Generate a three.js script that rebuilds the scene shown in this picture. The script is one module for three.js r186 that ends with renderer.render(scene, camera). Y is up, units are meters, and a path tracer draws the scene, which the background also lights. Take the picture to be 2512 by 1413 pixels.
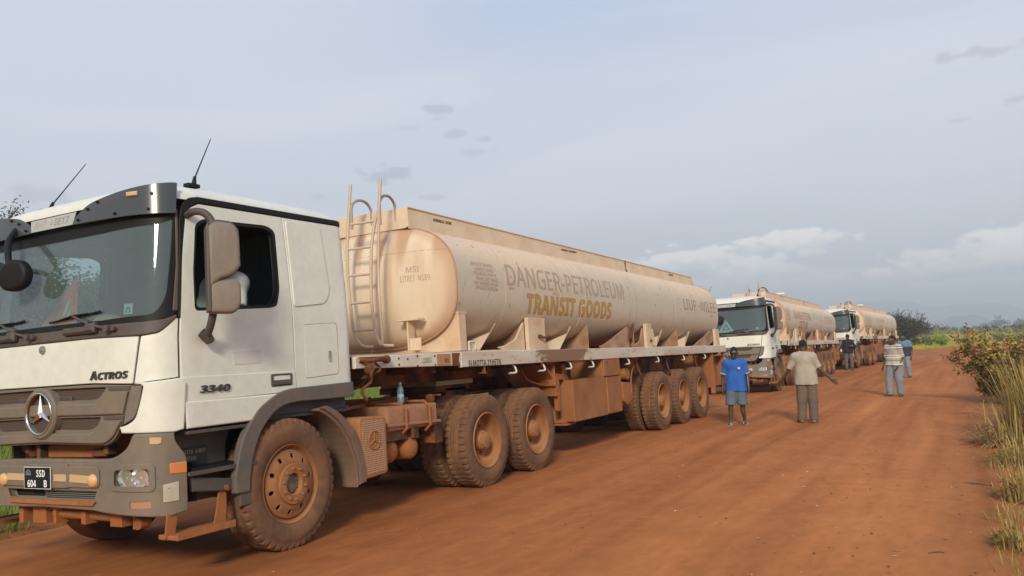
import * as THREE from 'three';
import { mergeGeometries, mergeVertices, toCreasedNormals } from 'three/addons/utils/BufferGeometryUtils.js';
import { TessellateModifier } from 'three/addons/modifiers/TessellateModifier.js';
import { FontLoader } from 'three/addons/loaders/FontLoader.js';
import { TextGeometry } from 'three/addons/geometries/TextGeometry.js';

// ---------------------------------------------------------------- camera, sky, sun, exposure
const W = 1024, H = 576;
const scene = new THREE.Scene();
const camera = new THREE.PerspectiveCamera(37.76, W / H, 0.1, 12000);
{
  const yaw = -0.4946, pitch = 0.0713, roll = -0.0343;
  const fwd = new THREE.Vector3(Math.sin(yaw) * Math.cos(pitch), Math.sin(pitch), -Math.cos(yaw) * Math.cos(pitch));
  const right0 = new THREE.Vector3(Math.cos(yaw), 0, Math.sin(yaw));
  const up0 = new THREE.Vector3().crossVectors(right0, fwd);
  const right = right0.clone().multiplyScalar(Math.cos(roll)).addScaledVector(up0, Math.sin(roll));
  const up = up0.clone().multiplyScalar(Math.cos(roll)).addScaledVector(right0, -Math.sin(roll));
  camera.quaternion.setFromRotationMatrix(new THREE.Matrix4().makeBasis(right, up, fwd.clone().negate()));
  camera.position.set(6.4437, 1.6643, 5.5679);
}
const renderer = new THREE.WebGLRenderer({ antialias: true });
renderer.setSize(W, H);
renderer.toneMapping = THREE.LinearToneMapping;
renderer.toneMappingExposure = 1.27;
renderer.shadowMap.enabled = true;
renderer.shadowMap.type = THREE.PCFSoftShadowMap;

// seeded random and value noise
function rng(seed) { let a = seed >>> 0; return () => { a = (a + 0x6D2B79F5) >>> 0; let t = a; t = Math.imul(t ^ (t >>> 15), t | 1); t ^= t + Math.imul(t ^ (t >>> 7), t | 61); return ((t ^ (t >>> 14)) >>> 0) / 4294967296; }; }
const lerp = (a, b, t) => a + (b - a) * t, clamp = (x, a = 0, b = 1) => Math.min(b, Math.max(a, x));
const sstep = (a, b, x) => { const t = clamp((x - a) / (b - a)); return t * t * (3 - 2 * t); };
const HASH = new Float32Array(65536); { const r = rng(77); for (let i = 0; i < 65536; i++) HASH[i] = r(); }
const hs = (x, y) => HASH[((x & 255) + ((y & 255) << 8))];
function vn(x, y, px = 256, py = 256) { // value noise with period px, py
  const xi = Math.floor(x), yi = Math.floor(y), fx = x - xi, fy = y - yi, u = fx * fx * (3 - 2 * fx), v = fy * fy * (3 - 2 * fy);
  const x0 = ((xi % px) + px) % px, x1 = (x0 + 1) % px, y0 = ((yi % py) + py) % py, y1 = (y0 + 1) % py;
  const a = hs(x0, y0), b = hs(x1, y0), c = hs(x0, y1), d = hs(x1, y1);
  return a + (b - a) * u + (c - a + (a - b - c + d) * u) * v;
}
function fbm(x, y, o = 4, px = 256, py = 256) { let s = 0, a = 0.5, n = 0; for (let i = 0; i < o; i++) { s += a * vn(x + i * 17.0, y + i * 31.0, px, py); n += a; a *= 0.5; x *= 2; y *= 2; px = Math.min(px * 2, 256); py = Math.min(py * 2, 256); } return s / n; }
function vn3(x, y, z) { return (vn(x + z * 0.37, y - z * 0.71) + vn(y + 11.3 + x * 0.31, z + 5.7) + vn(z + 3.1, x - 7.7 + y * 0.29)) / 3; }

// sun: hazy, low, from in front of the lorries and to their left side
const SUN = new THREE.Vector3(0.36, 0.46, 0.84).normalize();
const sun = new THREE.DirectionalLight(new THREE.Color(1.0, 0.93, 0.74), 3.0);
sun.position.copy(SUN).multiplyScalar(80).add(new THREE.Vector3(0, 0, -20));
sun.target.position.set(0, 0, -20);
sun.castShadow = true; sun.shadow.radius = 20;
sun.shadow.mapSize.set(4096, 4096);
Object.assign(sun.shadow.camera, { left: -60, right: 60, top: 60, bottom: -60, near: 1, far: 220 });
scene.add(sun, sun.target);

// sky: thin streaked haze with small clouds, computed as a latitude-longitude picture of light
const SKY_CLOUDS = [[-32.87, 16.07, 1.39, 0.61, -0.55, 0.5], [-31.94, 14.56, 0.83, 0.42, -0.5, 0.5], [-29.84, 14.11, 0.67, 0.25, -0.45, 0.5], [-30.49, 13.32, 1.17, 0.28, -0.38, 0.6], [-35.14, 14.94, 0.83, 0.25, -0.25, 0.6], [-36.60, 11.92, 1.72, 0.61, -0.6, 0.5], [-33.60, 10.34, 1.00, 0.22, -0.4, 0.6], [-41.24, 10.52, 0.50, 0.25, -0.35, 0.6], [-57.89, 9.98, 3.05, 0.67, -0.4, 0.7], [1.36, 16.35, 2.77, 0.44, -0.5, 0.6], [3.27, 13.40, 0.83, 0.31, -0.5, 0.6], [0.45, 12.64, 0.83, 0.17, -0.35, 0.6], [-16.11, 5.16, 3.05, 0.89, 1, 0.35], [-19.08, 4.99, 1.53, 0.55, 0.8, 0.4], [-14.52, 5.29, 1.39, 0.67, 1, 0.35], [-11.95, 4.60, 2.36, 0.72, 0.85, 0.45], [-9.59, 6.04, 2.64, 0.72, 0.95, 0.35], [-8.38, 5.38, 0.78, 0.36, 0.8, 0.4], [-2.51, 4.56, 1.72, 0.50, 0.8, 0.45], [-4.87, 3.79, 0.89, 0.36, 0.95, 0.35], [2.06, 4.80, 2.64, 1.05, 1, 0.4], [0.75, 4.11, 3.61, 0.67, 0.8, 0.5], [-13.54, 3.89, 7.21, 0.61, 0.34, 0.6], [-7.03, 3.39, 6.66, 0.50, 0.34, 0.6], [-0.79, 3.66, 4.16, 0.50, 0.34, 0.6], [1.10, 2.87, 4.44, 0.39, 0.4, 0.7]];
const FOG_DENSITY = 0.00065;
function makeSky() {
  const w = 4096, h = 2048, data = new Float32Array(w * h * 4);
  const D = Math.PI / 180;
  // clouds: bearing, height (degrees), half width, half height, brightness (+ light, - dark), softness
  const clouds = [...SKY_CLOUDS, ...[96, -88, 172].flatMap((t) => SKY_CLOUDS.map(([a, e, rw, rh, v, f]) => [((a + t + 540) % 360) - 180, e, rw, rh, v, f]))];
  const zen = [0.385, 0.445, 0.675], mid = [0.515, 0.560, 0.665], low = [0.515, 0.543, 0.590], hor = [0.485, 0.500, 0.510], cir = [0.600, 0.635, 0.715], bk = [-0.55, -0.32, 0.06];
  // base: gradient and high thin streaks on a coarse grid, then enlarged
  const bw = 1024, bh = 300, base = new Float32Array((bw + 1) * (bh + 1) * 3); // heights 0..75 degrees
  for (let j = 0; j <= bh; j++) {
    const e = 75 * Math.pow(j / bh, 1.35), k1 = sstep(0, 4, e), k2 = sstep(4, 13, e), k3 = sstep(14, 50, e), f = sstep(2, 10, e) * (1 - 0.5 * sstep(35, 75, e));
    for (let i = 0; i <= bw; i++) {
      const az = i / bw * 360, pu = az / 18, pe = e / 5, ang = pe * 1.6 - pu * 0.55, o = (j * (bw + 1) + i) * 3;
      const st = fbm(ang + vn(pu * 0.9 + 3, pe * 0.7) * 2.2, pu * 0.5 + 9, 5), pat = fbm(pu * 0.35 + 40, pe * 0.45 + 7, 3);
      const amt = (sstep(0.36, 0.68, st) * 0.55 + sstep(0.38, 0.65, pat) * 0.45) * f * 0.85, blue = sstep(0.50, 0.30, pat) * sstep(8, 16, e) * 0.22;
      for (let n = 0; n < 3; n++) base[o + n] = lerp(lerp(lerp(lerp(hor[n], low[n], k1), mid[n], k2), zen[n], k3), cir[n], amt) * (1 + blue * bk[n]);
    }
  }
  const c = [0, 0, 0];
  for (let j = 0; j < h; j++) {
    const el = ((j + 0.5) / h - 0.5) * 180;
    if (el < -1) { for (let i = 0; i < w; i++) { const o = (j * w + i) * 4; data[o] = 0.24; data[o + 1] = 0.19; data[o + 2] = 0.15; data[o + 3] = 1; } continue; }
    const e = Math.max(0, el), jj = Math.min(bh - 0.001, Math.pow(Math.min(e, 75) / 75, 1 / 1.35) * bh), j0 = Math.floor(jj), fj = jj - j0, ce2 = Math.cos(e * D), se2 = Math.sin(e * D);
    for (let i = 0; i < w; i++) {
      const phi = ((i + 0.5) / w - 0.5) * 2 * Math.PI, x = Math.cos(phi), z = Math.sin(phi);
      const az = Math.atan2(x, -z) / D; // bearing: 0 towards -z, positive to +x
      const ii = (az + 180) / 360 * bw, i0 = Math.min(bw - 1, Math.floor(ii)), fi = ii - i0, q = (j0 * (bw + 1) + i0) * 3, q2 = q + (bw + 1) * 3;
      for (let n = 0; n < 3; n++) c[n] = lerp(lerp(base[q + n], base[q + 3 + n], fi), lerp(base[q2 + n], base[q2 + 3 + n], fi), fj);
      // small clouds
      if (e < 22) for (const [ca, ce, rw, rh, v, soft] of clouds) {
        const dx = az - ca; if (Math.abs(dx) > rw * 2.2 + 1) continue;
        const dy = e - ce; if (Math.abs(dy) > rh * 3 + 1) continue;
        const n1 = fbm(az * 1.15 + 60 + ca, e * 2.6 + 20, 6) - 0.5;
        const yy = dy > 0 || v < 0 ? dy / rh : dy / (rh * 0.55);
        const m = (v > 0 ? 1.35 : 1) - Math.hypot(dx / rw, yy) + n1 * (v > 0 ? 1.7 : 1.9);
        const a = sstep(0, soft, m);
        if (a <= 0) continue;
        if (v > 0) {
          const lit = clamp(0.5 + dy / (rh * 1.5) + n1 * 0.7 + m * 0.12);
          const top = [0.90, 0.865, 0.84], bot = [0.52, 0.53, 0.565];
          for (let n = 0; n < 3; n++) c[n] = lerp(c[n], lerp(bot[n], top[n], lit), a * v);
        } else {
          const g = [0.36, 0.385, 0.45];
          for (let n = 0; n < 3; n++) c[n] = lerp(c[n], g[n], a * -v);
        }
      }
      // the hazy glow round the sun, behind the camera
      const d = x * ce2 * SUN.x + se2 * SUN.y + z * ce2 * SUN.z;
      const g = d > 0.6 ? Math.pow(d, 14) * 0.45 : 0;
      const o = (j * w + i) * 4;
      data[o] = c[0] + g; data[o + 1] = c[1] + g * 0.92; data[o + 2] = c[2] + g * 0.78; data[o + 3] = 1;
    }
  }
  const t = new THREE.DataTexture(data, w, h, THREE.RGBAFormat, THREE.FloatType);
  t.mapping = THREE.EquirectangularReflectionMapping; t.magFilter = THREE.LinearFilter; t.minFilter = THREE.LinearFilter; t.needsUpdate = true;
  return t;
}
scene.background = makeSky();
scene.environment = scene.background;
scene.fog = new THREE.FogExp2(new THREE.Color().setRGB(0.78, 0.86, 0.92), FOG_DENSITY);

// ---------------------------------------------------------------- helpers
const names = new Map();
function numbered(n) { const k = names.get(n) || 0; names.set(n, k + 1); return k ? n + '_' + String(k).padStart(3, '0') : n; }
function tag(o, label, category, group, kind) { if (label) o.userData.label = label; if (category) o.userData.category = category; if (group) o.userData.group = group; if (kind) o.userData.kind = kind; return o; }
function thing(name, label, category, pos = [0, 0, 0], turn = 0, group) { const o = new THREE.Group(); o.name = numbered(name); o.position.set(...pos); o.rotation.y = turn; scene.add(o); return tag(o, label, category, group); }
function part(name, geo, mat, parent, label) { const m = new THREE.Mesh(geo, mat); m.name = name; m.castShadow = m.receiveShadow = true; (parent || scene).add(m); if (label) m.userData.label = label; return m; }
function struct(name, geo, mat) { const m = part(numbered(name), geo, mat, scene); m.userData.kind = 'structure'; return m; }
function sub(name, parent) { const g = new THREE.Group(); g.name = name; parent.add(g); return g; }
function prep(g) {
  let r = g.index ? g.toNonIndexed() : g.clone();
  for (const k of Object.keys(r.attributes)) if (!['position', 'normal', 'uv'].includes(k)) r.deleteAttribute(k);
  if (!r.attributes.normal) r.computeVertexNormals();
  if (!r.attributes.uv) { const p = r.attributes.position, a = new Float32Array(p.count * 2); for (let i = 0; i < p.count; i++) { a[2 * i] = p.getX(i) + p.getZ(i); a[2 * i + 1] = p.getY(i); } r.setAttribute('uv', new THREE.BufferAttribute(a, 2)); }
  return r;
}
function parts(name, geos, mat, parent) { for (const g of geos.flat(3)) part(name, g, mat, parent); }
const mg = (list) => mergeGeometries([list].flat(3).map(prep));
const V = (x, y, z) => new THREE.Vector3(x, y, z);
function mv(g, x = 0, y = 0, z = 0, rx = 0, ry = 0, rz = 0) { const m = new THREE.Matrix4().makeRotationFromEuler(new THREE.Euler(rx, ry, rz, 'YXZ')); m.setPosition(x, y, z); return g.applyMatrix4(m); }
const flipX = (g) => { // mirror image across x = 0
  const r = prep(g), p = r.attributes.position, n = r.attributes.normal;
  for (let i = 0; i < p.count; i++) { p.setX(i, -p.getX(i)); n.setX(i, -n.getX(i)); }
  for (const k of ['position', 'normal', 'uv']) { const a = r.attributes[k], s = a.itemSize; for (let t = 0; t < a.count; t += 3) for (let c = 0; c < s; c++) { const i = (t + 1) * s + c, j = (t + 2) * s + c, q = a.array[i]; a.array[i] = a.array[j]; a.array[j] = q; } }
  return r;
};
// outline with rounded corners; a point is [x, y] or [x, y, radius]
function outline(pts, r = 0, path = new THREE.Shape(), least = 0) { // corners rounder than nothing but tighter than the bevel would fold over: they stay sharp
  const n = pts.length;
  for (let i = 0; i < n; i++) {
    const p = pts[i], a = pts[(i + n - 1) % n], b = pts[(i + 1) % n], r0 = p[2] ?? r, rr = r0 < least ? 0 : r0;
    const la = Math.hypot(a[0] - p[0], a[1] - p[1]), lb = Math.hypot(b[0] - p[0], b[1] - p[1]);
    const q = Math.min(rr, la * 0.48, lb * 0.48);
    const s = [p[0] + (a[0] - p[0]) * q / la, p[1] + (a[1] - p[1]) * q / la], e = [p[0] + (b[0] - p[0]) * q / lb, p[1] + (b[1] - p[1]) * q / lb];
    if (i) path.lineTo(...s); else path.moveTo(...s);
    if (q > 1e-4) path.quadraticCurveTo(p[0], p[1], ...e);
  }
  path.closePath();
  return path;
}
const rectPts = (x0, y0, x1, y1) => [[x0, y0], [x1, y0], [x1, y1], [x0, y1]];
// plate: extruded outline, thickness d from z = off - d to z = off
function plate(pts, { d = 0.02, off = 0, bev = 0.004, r = 0, holes = [], seg = 6, bs = 1 } = {}) {
  const b = Math.min(bev, d * 0.45);
  const s = pts instanceof THREE.Shape ? pts : outline(pts, r, new THREE.Shape(), b * 1.7);
  for (const h of holes) s.holes.push(h instanceof THREE.Path ? h : outline(h, h.r ?? r, new THREE.Path(), b * 0.5));
  const g = new THREE.ExtrudeGeometry(s, { depth: d - 2 * b, bevelEnabled: b > 0, bevelThickness: b, bevelSize: b, bevelOffset: -b, bevelSegments: bs, curveSegments: seg });
  g.translate(0, 0, off - d + b);
  return g;
}
function bx(w, h, d, x = 0, y = 0, z = 0, b = 0.006) { // chamfered box centred on a point
  const g = plate(rectPts(-w / 2, -h / 2, w / 2, h / 2), { d, off: d / 2, bev: Math.min(b, w * 0.3, h * 0.3, d * 0.3) });
  return g.translate(x, y, z);
}
function cyl(a, b, r1, r2 = r1, seg = 12, open = false) {
  const A = V(...a), B = V(...b), g = new THREE.CylinderGeometry(r2, r1, A.distanceTo(B), seg, 1, open);
  g.applyQuaternion(new THREE.Quaternion().setFromUnitVectors(V(0, 1, 0), B.clone().sub(A).normalize()));
  const c = A.add(B).multiplyScalar(0.5);
  return g.translate(c.x, c.y, c.z);
}
function tube(pts, r, seg = 8, n, closed = false, tension = 0.5) { const c = new THREE.CatmullRomCurve3(pts.map((p) => V(...p)), closed, 'catmullrom', tension); return new THREE.TubeGeometry(c, n || Math.max(6, pts.length * 5), r, seg, closed); }
function bar(pts, r, seg = 8) { // straight runs with ball joints
  const l = []; for (let i = 0; i + 1 < pts.length; i++) l.push(cyl(pts[i], pts[i + 1], r, r, seg));
  for (let i = 1; i + 1 < pts.length; i++) l.push(new THREE.SphereGeometry(r * 1.02, seg, 6).translate(...pts[i]));
  return mg(l);
}
function lathe(prof, seg = 32, axis = 'x') { // profile of [radius, along]
  const g = new THREE.LatheGeometry(prof.map((p) => new THREE.Vector2(p[0], p[1])), seg);
  return axis === 'x' ? g.rotateZ(-Math.PI / 2) : axis === 'z' ? g.rotateX(Math.PI / 2) : g;
}
const creased = (g, a = 0.6) => toCreasedNormals(prep(g), a);
// bend a flat geometry (s, y, depth) on to a curved surface F(s, y) -> point; normals are carried along
const tess = (g, edge) => new TessellateModifier(edge, 16).modify(prep(g));
function wrap(g, F, edge = 0.07) {
  const r = edge ? tess(g, edge) : prep(g);
  const p = r.attributes.position, n = r.attributes.normal, e = 0.004;
  const P = V(), A = V(), B = V(), T = V(), Y = V(), N = V();
  for (let i = 0; i < p.count; i++) {
    const s = p.getX(i), y = p.getY(i), d = p.getZ(i);
    F(s, y, P); F(s + e, y, A); F(s - e, y, B); T.subVectors(A, B).normalize();
    F(s, y + e, A); F(s, y - e, B); Y.subVectors(A, B).normalize();
    N.crossVectors(T, Y).normalize();
    const a = n.getX(i), b = n.getY(i), c = n.getZ(i);
    p.setXYZ(i, P.x + N.x * d, P.y + N.y * d, P.z + N.z * d);
    A.set(0, 0, 0).addScaledVector(T, a).addScaledVector(Y, b).addScaledVector(N, c).normalize();
    n.setXYZ(i, A.x, A.y, A.z);
  }
  return r;
}
// closed surface of a distance field on a grid (surface nets)
function surface(fn, lo, hi, step, uvf) {
  const nx = Math.ceil((hi[0] - lo[0]) / step) + 1, ny = Math.ceil((hi[1] - lo[1]) / step) + 1, nz = Math.ceil((hi[2] - lo[2]) / step) + 1;
  const f = new Float32Array(nx * ny * nz), id = (i, j, k) => i + nx * (j + ny * k);
  const B = 5, reach = step * B * 0.5 * 1.7321 * 1.5 + 0.03; // blocks far from the surface are filled at once
  for (let K = 0; K < nz; K += B) for (let J = 0; J < ny; J += B) for (let I = 0; I < nx; I += B) {
    const m = fn(lo[0] + (I + (B - 1) / 2) * step, lo[1] + (J + (B - 1) / 2) * step, lo[2] + (K + (B - 1) / 2) * step), flat = Math.abs(m) > reach;
    for (let k = K; k < Math.min(nz, K + B); k++) for (let j = J; j < Math.min(ny, J + B); j++) for (let i = I; i < Math.min(nx, I + B); i++) f[id(i, j, k)] = flat ? m : fn(lo[0] + i * step, lo[1] + j * step, lo[2] + k * step);
  }
  const cell = new Int32Array(nx * ny * nz).fill(-1), pos = [], idx = [];
  const E = [[0, 1], [2, 3], [4, 5], [6, 7], [0, 2], [1, 3], [4, 6], [5, 7], [0, 4], [1, 5], [2, 6], [3, 7]];
  for (let k = 0; k + 1 < nz; k++) for (let j = 0; j + 1 < ny; j++) for (let i = 0; i + 1 < nx; i++) {
    const v = []; let m = 0;
    for (let c = 0; c < 8; c++) { v[c] = f[id(i + (c & 1), j + ((c >> 1) & 1), k + (c >> 2))]; if (v[c] < 0) m |= 1 << c; }
    if (!m || m === 255) continue;
    let x = 0, y = 0, z = 0, n = 0;
    for (const [a, b] of E) { if ((v[a] < 0) === (v[b] < 0)) continue; const t = v[a] / (v[a] - v[b]); x += (a & 1) + ((b & 1) - (a & 1)) * t; y += ((a >> 1) & 1) + (((b >> 1) & 1) - ((a >> 1) & 1)) * t; z += (a >> 2) + ((b >> 2) - (a >> 2)) * t; n++; }
    cell[id(i, j, k)] = pos.length / 3;
    pos.push(lo[0] + (i + x / n) * step, lo[1] + (j + y / n) * step, lo[2] + (k + z / n) * step);
  }
  const quad = (a, b, c, d, flip) => { if (a < 0 || b < 0 || c < 0 || d < 0) return; if (flip) idx.push(a, c, b, b, c, d); else idx.push(a, b, c, b, d, c); };
  for (let k = 1; k + 1 < nz; k++) for (let j = 1; j + 1 < ny; j++) for (let i = 1; i + 1 < nx; i++) {
    const a = f[id(i, j, k)] < 0;
    if (a !== f[id(i + 1, j, k)] < 0) quad(cell[id(i, j - 1, k - 1)], cell[id(i, j, k - 1)], cell[id(i, j - 1, k)], cell[id(i, j, k)], !a);
    if (a !== f[id(i, j + 1, k)] < 0) quad(cell[id(i - 1, j, k - 1)], cell[id(i - 1, j, k)], cell[id(i, j, k - 1)], cell[id(i, j, k)], !a);
    if (a !== f[id(i, j, k + 1)] < 0) quad(cell[id(i - 1, j - 1, k)], cell[id(i, j - 1, k)], cell[id(i - 1, j, k)], cell[id(i, j, k)], !a);
  }
  const g = new THREE.BufferGeometry();
  g.setAttribute('position', new THREE.Float32BufferAttribute(pos, 3)); g.setIndex(idx);
  g.computeVertexNormals();
  const uv = new Float32Array(pos.length / 3 * 2);
  for (let i = 0; i < pos.length / 3; i++) { const [a, b] = uvf ? uvf(pos[3 * i], pos[3 * i + 1], pos[3 * i + 2]) : [pos[3 * i] + pos[3 * i + 2] * 0.6, pos[3 * i + 1]]; uv[2 * i] = a; uv[2 * i + 1] = b; }
  g.setAttribute('uv', new THREE.BufferAttribute(uv, 2));
  return g;
}

// ---------------------------------------------------------------- materials
function dataTex(w, h, fn, { srgb = false, repeat = [1, 1] } = {}) {
  const d = new Uint8Array(w * h * 4);
  for (let j = 0; j < h; j++) for (let i = 0; i < w; i++) { const c = fn(i / w, j / h, i, j), o = (j * w + i) * 4; for (let n = 0; n < 3; n++) d[o + n] = clamp(Array.isArray(c) ? c[n] : c) * 255; d[o + 3] = 255; }
  const t = new THREE.DataTexture(d, w, h, THREE.RGBAFormat, THREE.UnsignedByteType);
  t.wrapS = t.wrapT = THREE.RepeatWrapping; t.magFilter = THREE.LinearFilter; t.minFilter = THREE.LinearMipmapLinearFilter; t.generateMipmaps = true;
  if (srgb) t.colorSpace = THREE.SRGBColorSpace; t.repeat.set(...repeat); t.needsUpdate = true; return t;
}
const toS = (c) => c <= 0.0031308 ? c * 12.92 : 1.055 * Math.pow(c, 1 / 2.4) - 0.055;
const mixc = (a, b, t) => a.map((v, i) => lerp(v, b[i], t));
const S3 = (c) => c.map(toS);
const C = (r, g, b) => new THREE.Color().setRGB(r, g, b);
const std = (name, c, rough = 0.7, metal = 0, o = {}) => { const m = new (o.specularIntensity === undefined ? THREE.MeshStandardMaterial : THREE.MeshPhysicalMaterial)({ color: c instanceof THREE.Color ? c : C(...c), roughness: rough, metalness: metal, side: THREE.DoubleSide, ...o }); m.name = name; return m; };
const phys = (name, c, o = {}) => { const m = new THREE.MeshPhysicalMaterial({ color: C(...c), side: THREE.DoubleSide, ...o }); m.name = name; return m; };
const MUD = [0.285, 0.100, 0.036], MUDL = [0.37, 0.152, 0.062];
// dust laid over a base colour, blotchy; texture covers 1.6 m
function dusty(base, dust, amount, contrast = 0.5, seed = 0, size = 384, px = 6, chips = 0) {
  return dataTex(size, size, (u, v) => {
    const a = fbm(u * px + seed, v * px, 6, px, px), b = fbm(u * px * 5 + 3 + seed, v * px * 5 + 9, 3, px * 5, px * 5);
    const t = clamp(amount + (a - 0.5) * contrast * 2 + (b - 0.5) * contrast * 0.5);
    const k = 0.92 + 0.16 * b, chip = chips && hs((u * 997) | 0, (v * 991) | 0) > chips;
    return S3(mixc(base, chip ? [0.30, 0.17, 0.11] : dust, chip ? 0.75 : t).map((x) => x * k));
  }, { srgb: true, repeat: [1 / 1.6, 1 / 1.6] });
}
const grainTex = dataTex(256, 256, (u, v) => fbm(u * 32, v * 32, 4, 32, 32));
const roughTex = dataTex(256, 256, (u, v) => 0.6 + 0.4 * fbm(u * 8, v * 8, 5, 8, 8), { repeat: [1 / 1.1, 1 / 1.1] });
const grain = (r) => { const t = grainTex.clone(); t.repeat.set(r, r); t.needsUpdate = true; return t; };
const M = {};
M.white = phys('white_paint', [1, 1, 1], { map: dusty([0.69, 0.685, 0.605], [0.57, 0.50, 0.40], 0.13, 0.22, 3, 512, 6, 0.9993), roughness: 0.55, roughnessMap: roughTex, clearcoat: 0.22, clearcoatRoughness: 0.3 });
M.roof = M.white;
M.black = std('black_rubber_trim', [0.010, 0.009, 0.0085], 0.55, 0, { specularIntensity: 0.45 });
M.cowl = std('dusty_black_plastic', [1, 1, 1], 0.6, 0, { map: dusty([0.060, 0.050, 0.045], [0.20, 0.115, 0.07], 0.22, 0.35, 5) });
M.grey = std('grey_plastic', [1, 1, 1], 0.62, 0, { map: dusty([0.145, 0.126, 0.100], [0.27, 0.165, 0.098], 0.22, 0.30, 8), bumpMap: grain(9), bumpScale: 0.0008 });
M.greyDark = std('dark_grey_plastic', [1, 1, 1], 0.6, 0, { map: dusty([0.050, 0.047, 0.045], [0.17, 0.105, 0.068], 0.22, 0.3, 11) });
M.visor = phys('smoked_visor', [0.13, 0.14, 0.15], { roughness: 0.22, transmission: 0.6, thickness: 0, ior: 1.5 });
M.glass = phys('windscreen_glass', [0.64, 0.745, 0.74], { roughness: 0.03, transmission: 0.93, thickness: 0, ior: 1.52 });
M.lens = phys('lamp_glass', [0.96, 0.97, 0.97], { roughness: 0.06, transmission: 1, thickness: 0, ior: 1.45 });
M.chrome = std('chrome', [0.72, 0.71, 0.69], 0.16, 1);
M.reflector = std('lamp_reflector', [0.90, 0.89, 0.87], 0.22, 0.9);
M.steel = std('worn_steel', [0.42, 0.40, 0.37], 0.45, 0.8);
M.amber = phys('amber_lens', [0.62, 0.20, 0.06], { roughness: 0.3, clearcoat: 0.6 });
M.red = phys('red_lens', [0.45, 0.03, 0.02], { roughness: 0.25, clearcoat: 0.8 });
M.mud = std('red_mud', [1, 1, 1], 0.95, 0, { specularIntensity: 0.2, map: dusty(MUD, MUDL, 0.45, 0.6, 13), bumpMap: grain(6), bumpScale: 0.0025 });
M.mudDark = std('dark_muddy_steel', [1, 1, 1], 0.9, 0, { specularIntensity: 0.3, map: dusty([0.045, 0.032, 0.026], MUD, 0.42, 0.8, 17), bumpMap: grain(6), bumpScale: 0.002 });
M.rim = std('dusty_wheel_rim', [1, 1, 1], 0.75, 0.05, { map: dusty([0.235, 0.105, 0.046], [0.37, 0.165, 0.070], 0.5, 0.8, 19), specularIntensity: 0.4 });
M.rubber = std('dusty_tyre_rubber', [1, 1, 1], 0.92, 0, { specularIntensity: 0.3, map: dusty([0.066, 0.047, 0.035], [0.245, 0.115, 0.058], 0.58, 0.5, 23), bumpMap: grain(8), bumpScale: 0.0012 });
M.tread = std('muddy_tyre_tread', [1, 1, 1], 0.95, 0, { map: dusty([0.060, 0.045, 0.036], [0.25, 0.125, 0.072], 0.36, 0.7, 27), bumpMap: grain(7), bumpScale: 0.002 });
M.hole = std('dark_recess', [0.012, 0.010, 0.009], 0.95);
M.inside = std('dark_cab_lining', [0.060, 0.060, 0.064], 0.9);
M.seat = std('seat_cloth', [0.045, 0.048, 0.056], 0.95);
M.dash = std('dashboard_plastic', [0.17, 0.15, 0.13], 0.8);
M.tan = std('tan_cloth', [0.42, 0.30, 0.19], 0.95);
M.label = std('dark_lettering', [0.055, 0.048, 0.044], 0.45, 0.2);
M.tank = std('peach_dusty_paint', [1, 1, 1], 0.72, 0, { map: dusty([0.66, 0.51, 0.37], [0.50, 0.29, 0.16], 0.36, 0.8, 31, 512), specularIntensity: 0.5, bumpMap: grain(3), bumpScale: 0.001 });
M.rail = std('dusty_white_rail', [1, 1, 1], 0.7, 0, { map: dusty([0.64, 0.61, 0.54], [0.44, 0.25, 0.14], 0.16, 0.7, 37, 512) });
M.rust = std('rusty_steel', [1, 1, 1], 0.95, 0, { map: dusty([0.24, 0.095, 0.04], [0.085, 0.035, 0.02], 0.45, 0.9, 41), specularIntensity: 0.3, bumpMap: grain(7), bumpScale: 0.003 });
M.boxTan = std('dusty_toolbox_paint', [1, 1, 1], 0.85, 0, { map: dusty([0.33, 0.155, 0.070], [0.25, 0.098, 0.040], 0.5, 0.7, 43), specularIntensity: 0.25 });
M.beige = std('yellow_tape', [0.52, 0.34, 0.19], 0.6);
// picture drawn on a canvas (print only)
function canvasTex(w, h, draw) { const c = document.createElement('canvas'); c.width = w; c.height = h; const x = c.getContext('2d'); draw(x, w, h); const t = new THREE.CanvasTexture(c); t.colorSpace = THREE.SRGBColorSpace; t.magFilter = THREE.LinearFilter; t.anisotropy = 8; t.needsUpdate = true; return t; }
// give the uv of a geometry the range 0..1 over two axes
function uvBox(g, a, b, a0, a1, b0, b1) { const p = g.attributes.position, uv = new Float32Array(p.count * 2), get = (i, k) => p.array[i * 3 + k]; for (let i = 0; i < p.count; i++) { uv[2 * i] = (get(i, a) - a0) / (a1 - a0); uv[2 * i + 1] = (get(i, b) - b0) / (b1 - b0); } g.setAttribute('uv', new THREE.BufferAttribute(uv, 2)); return g; }
const font = await new FontLoader().loadAsync('fonts/droid/droid_sans_bold.typeface.json');

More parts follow.
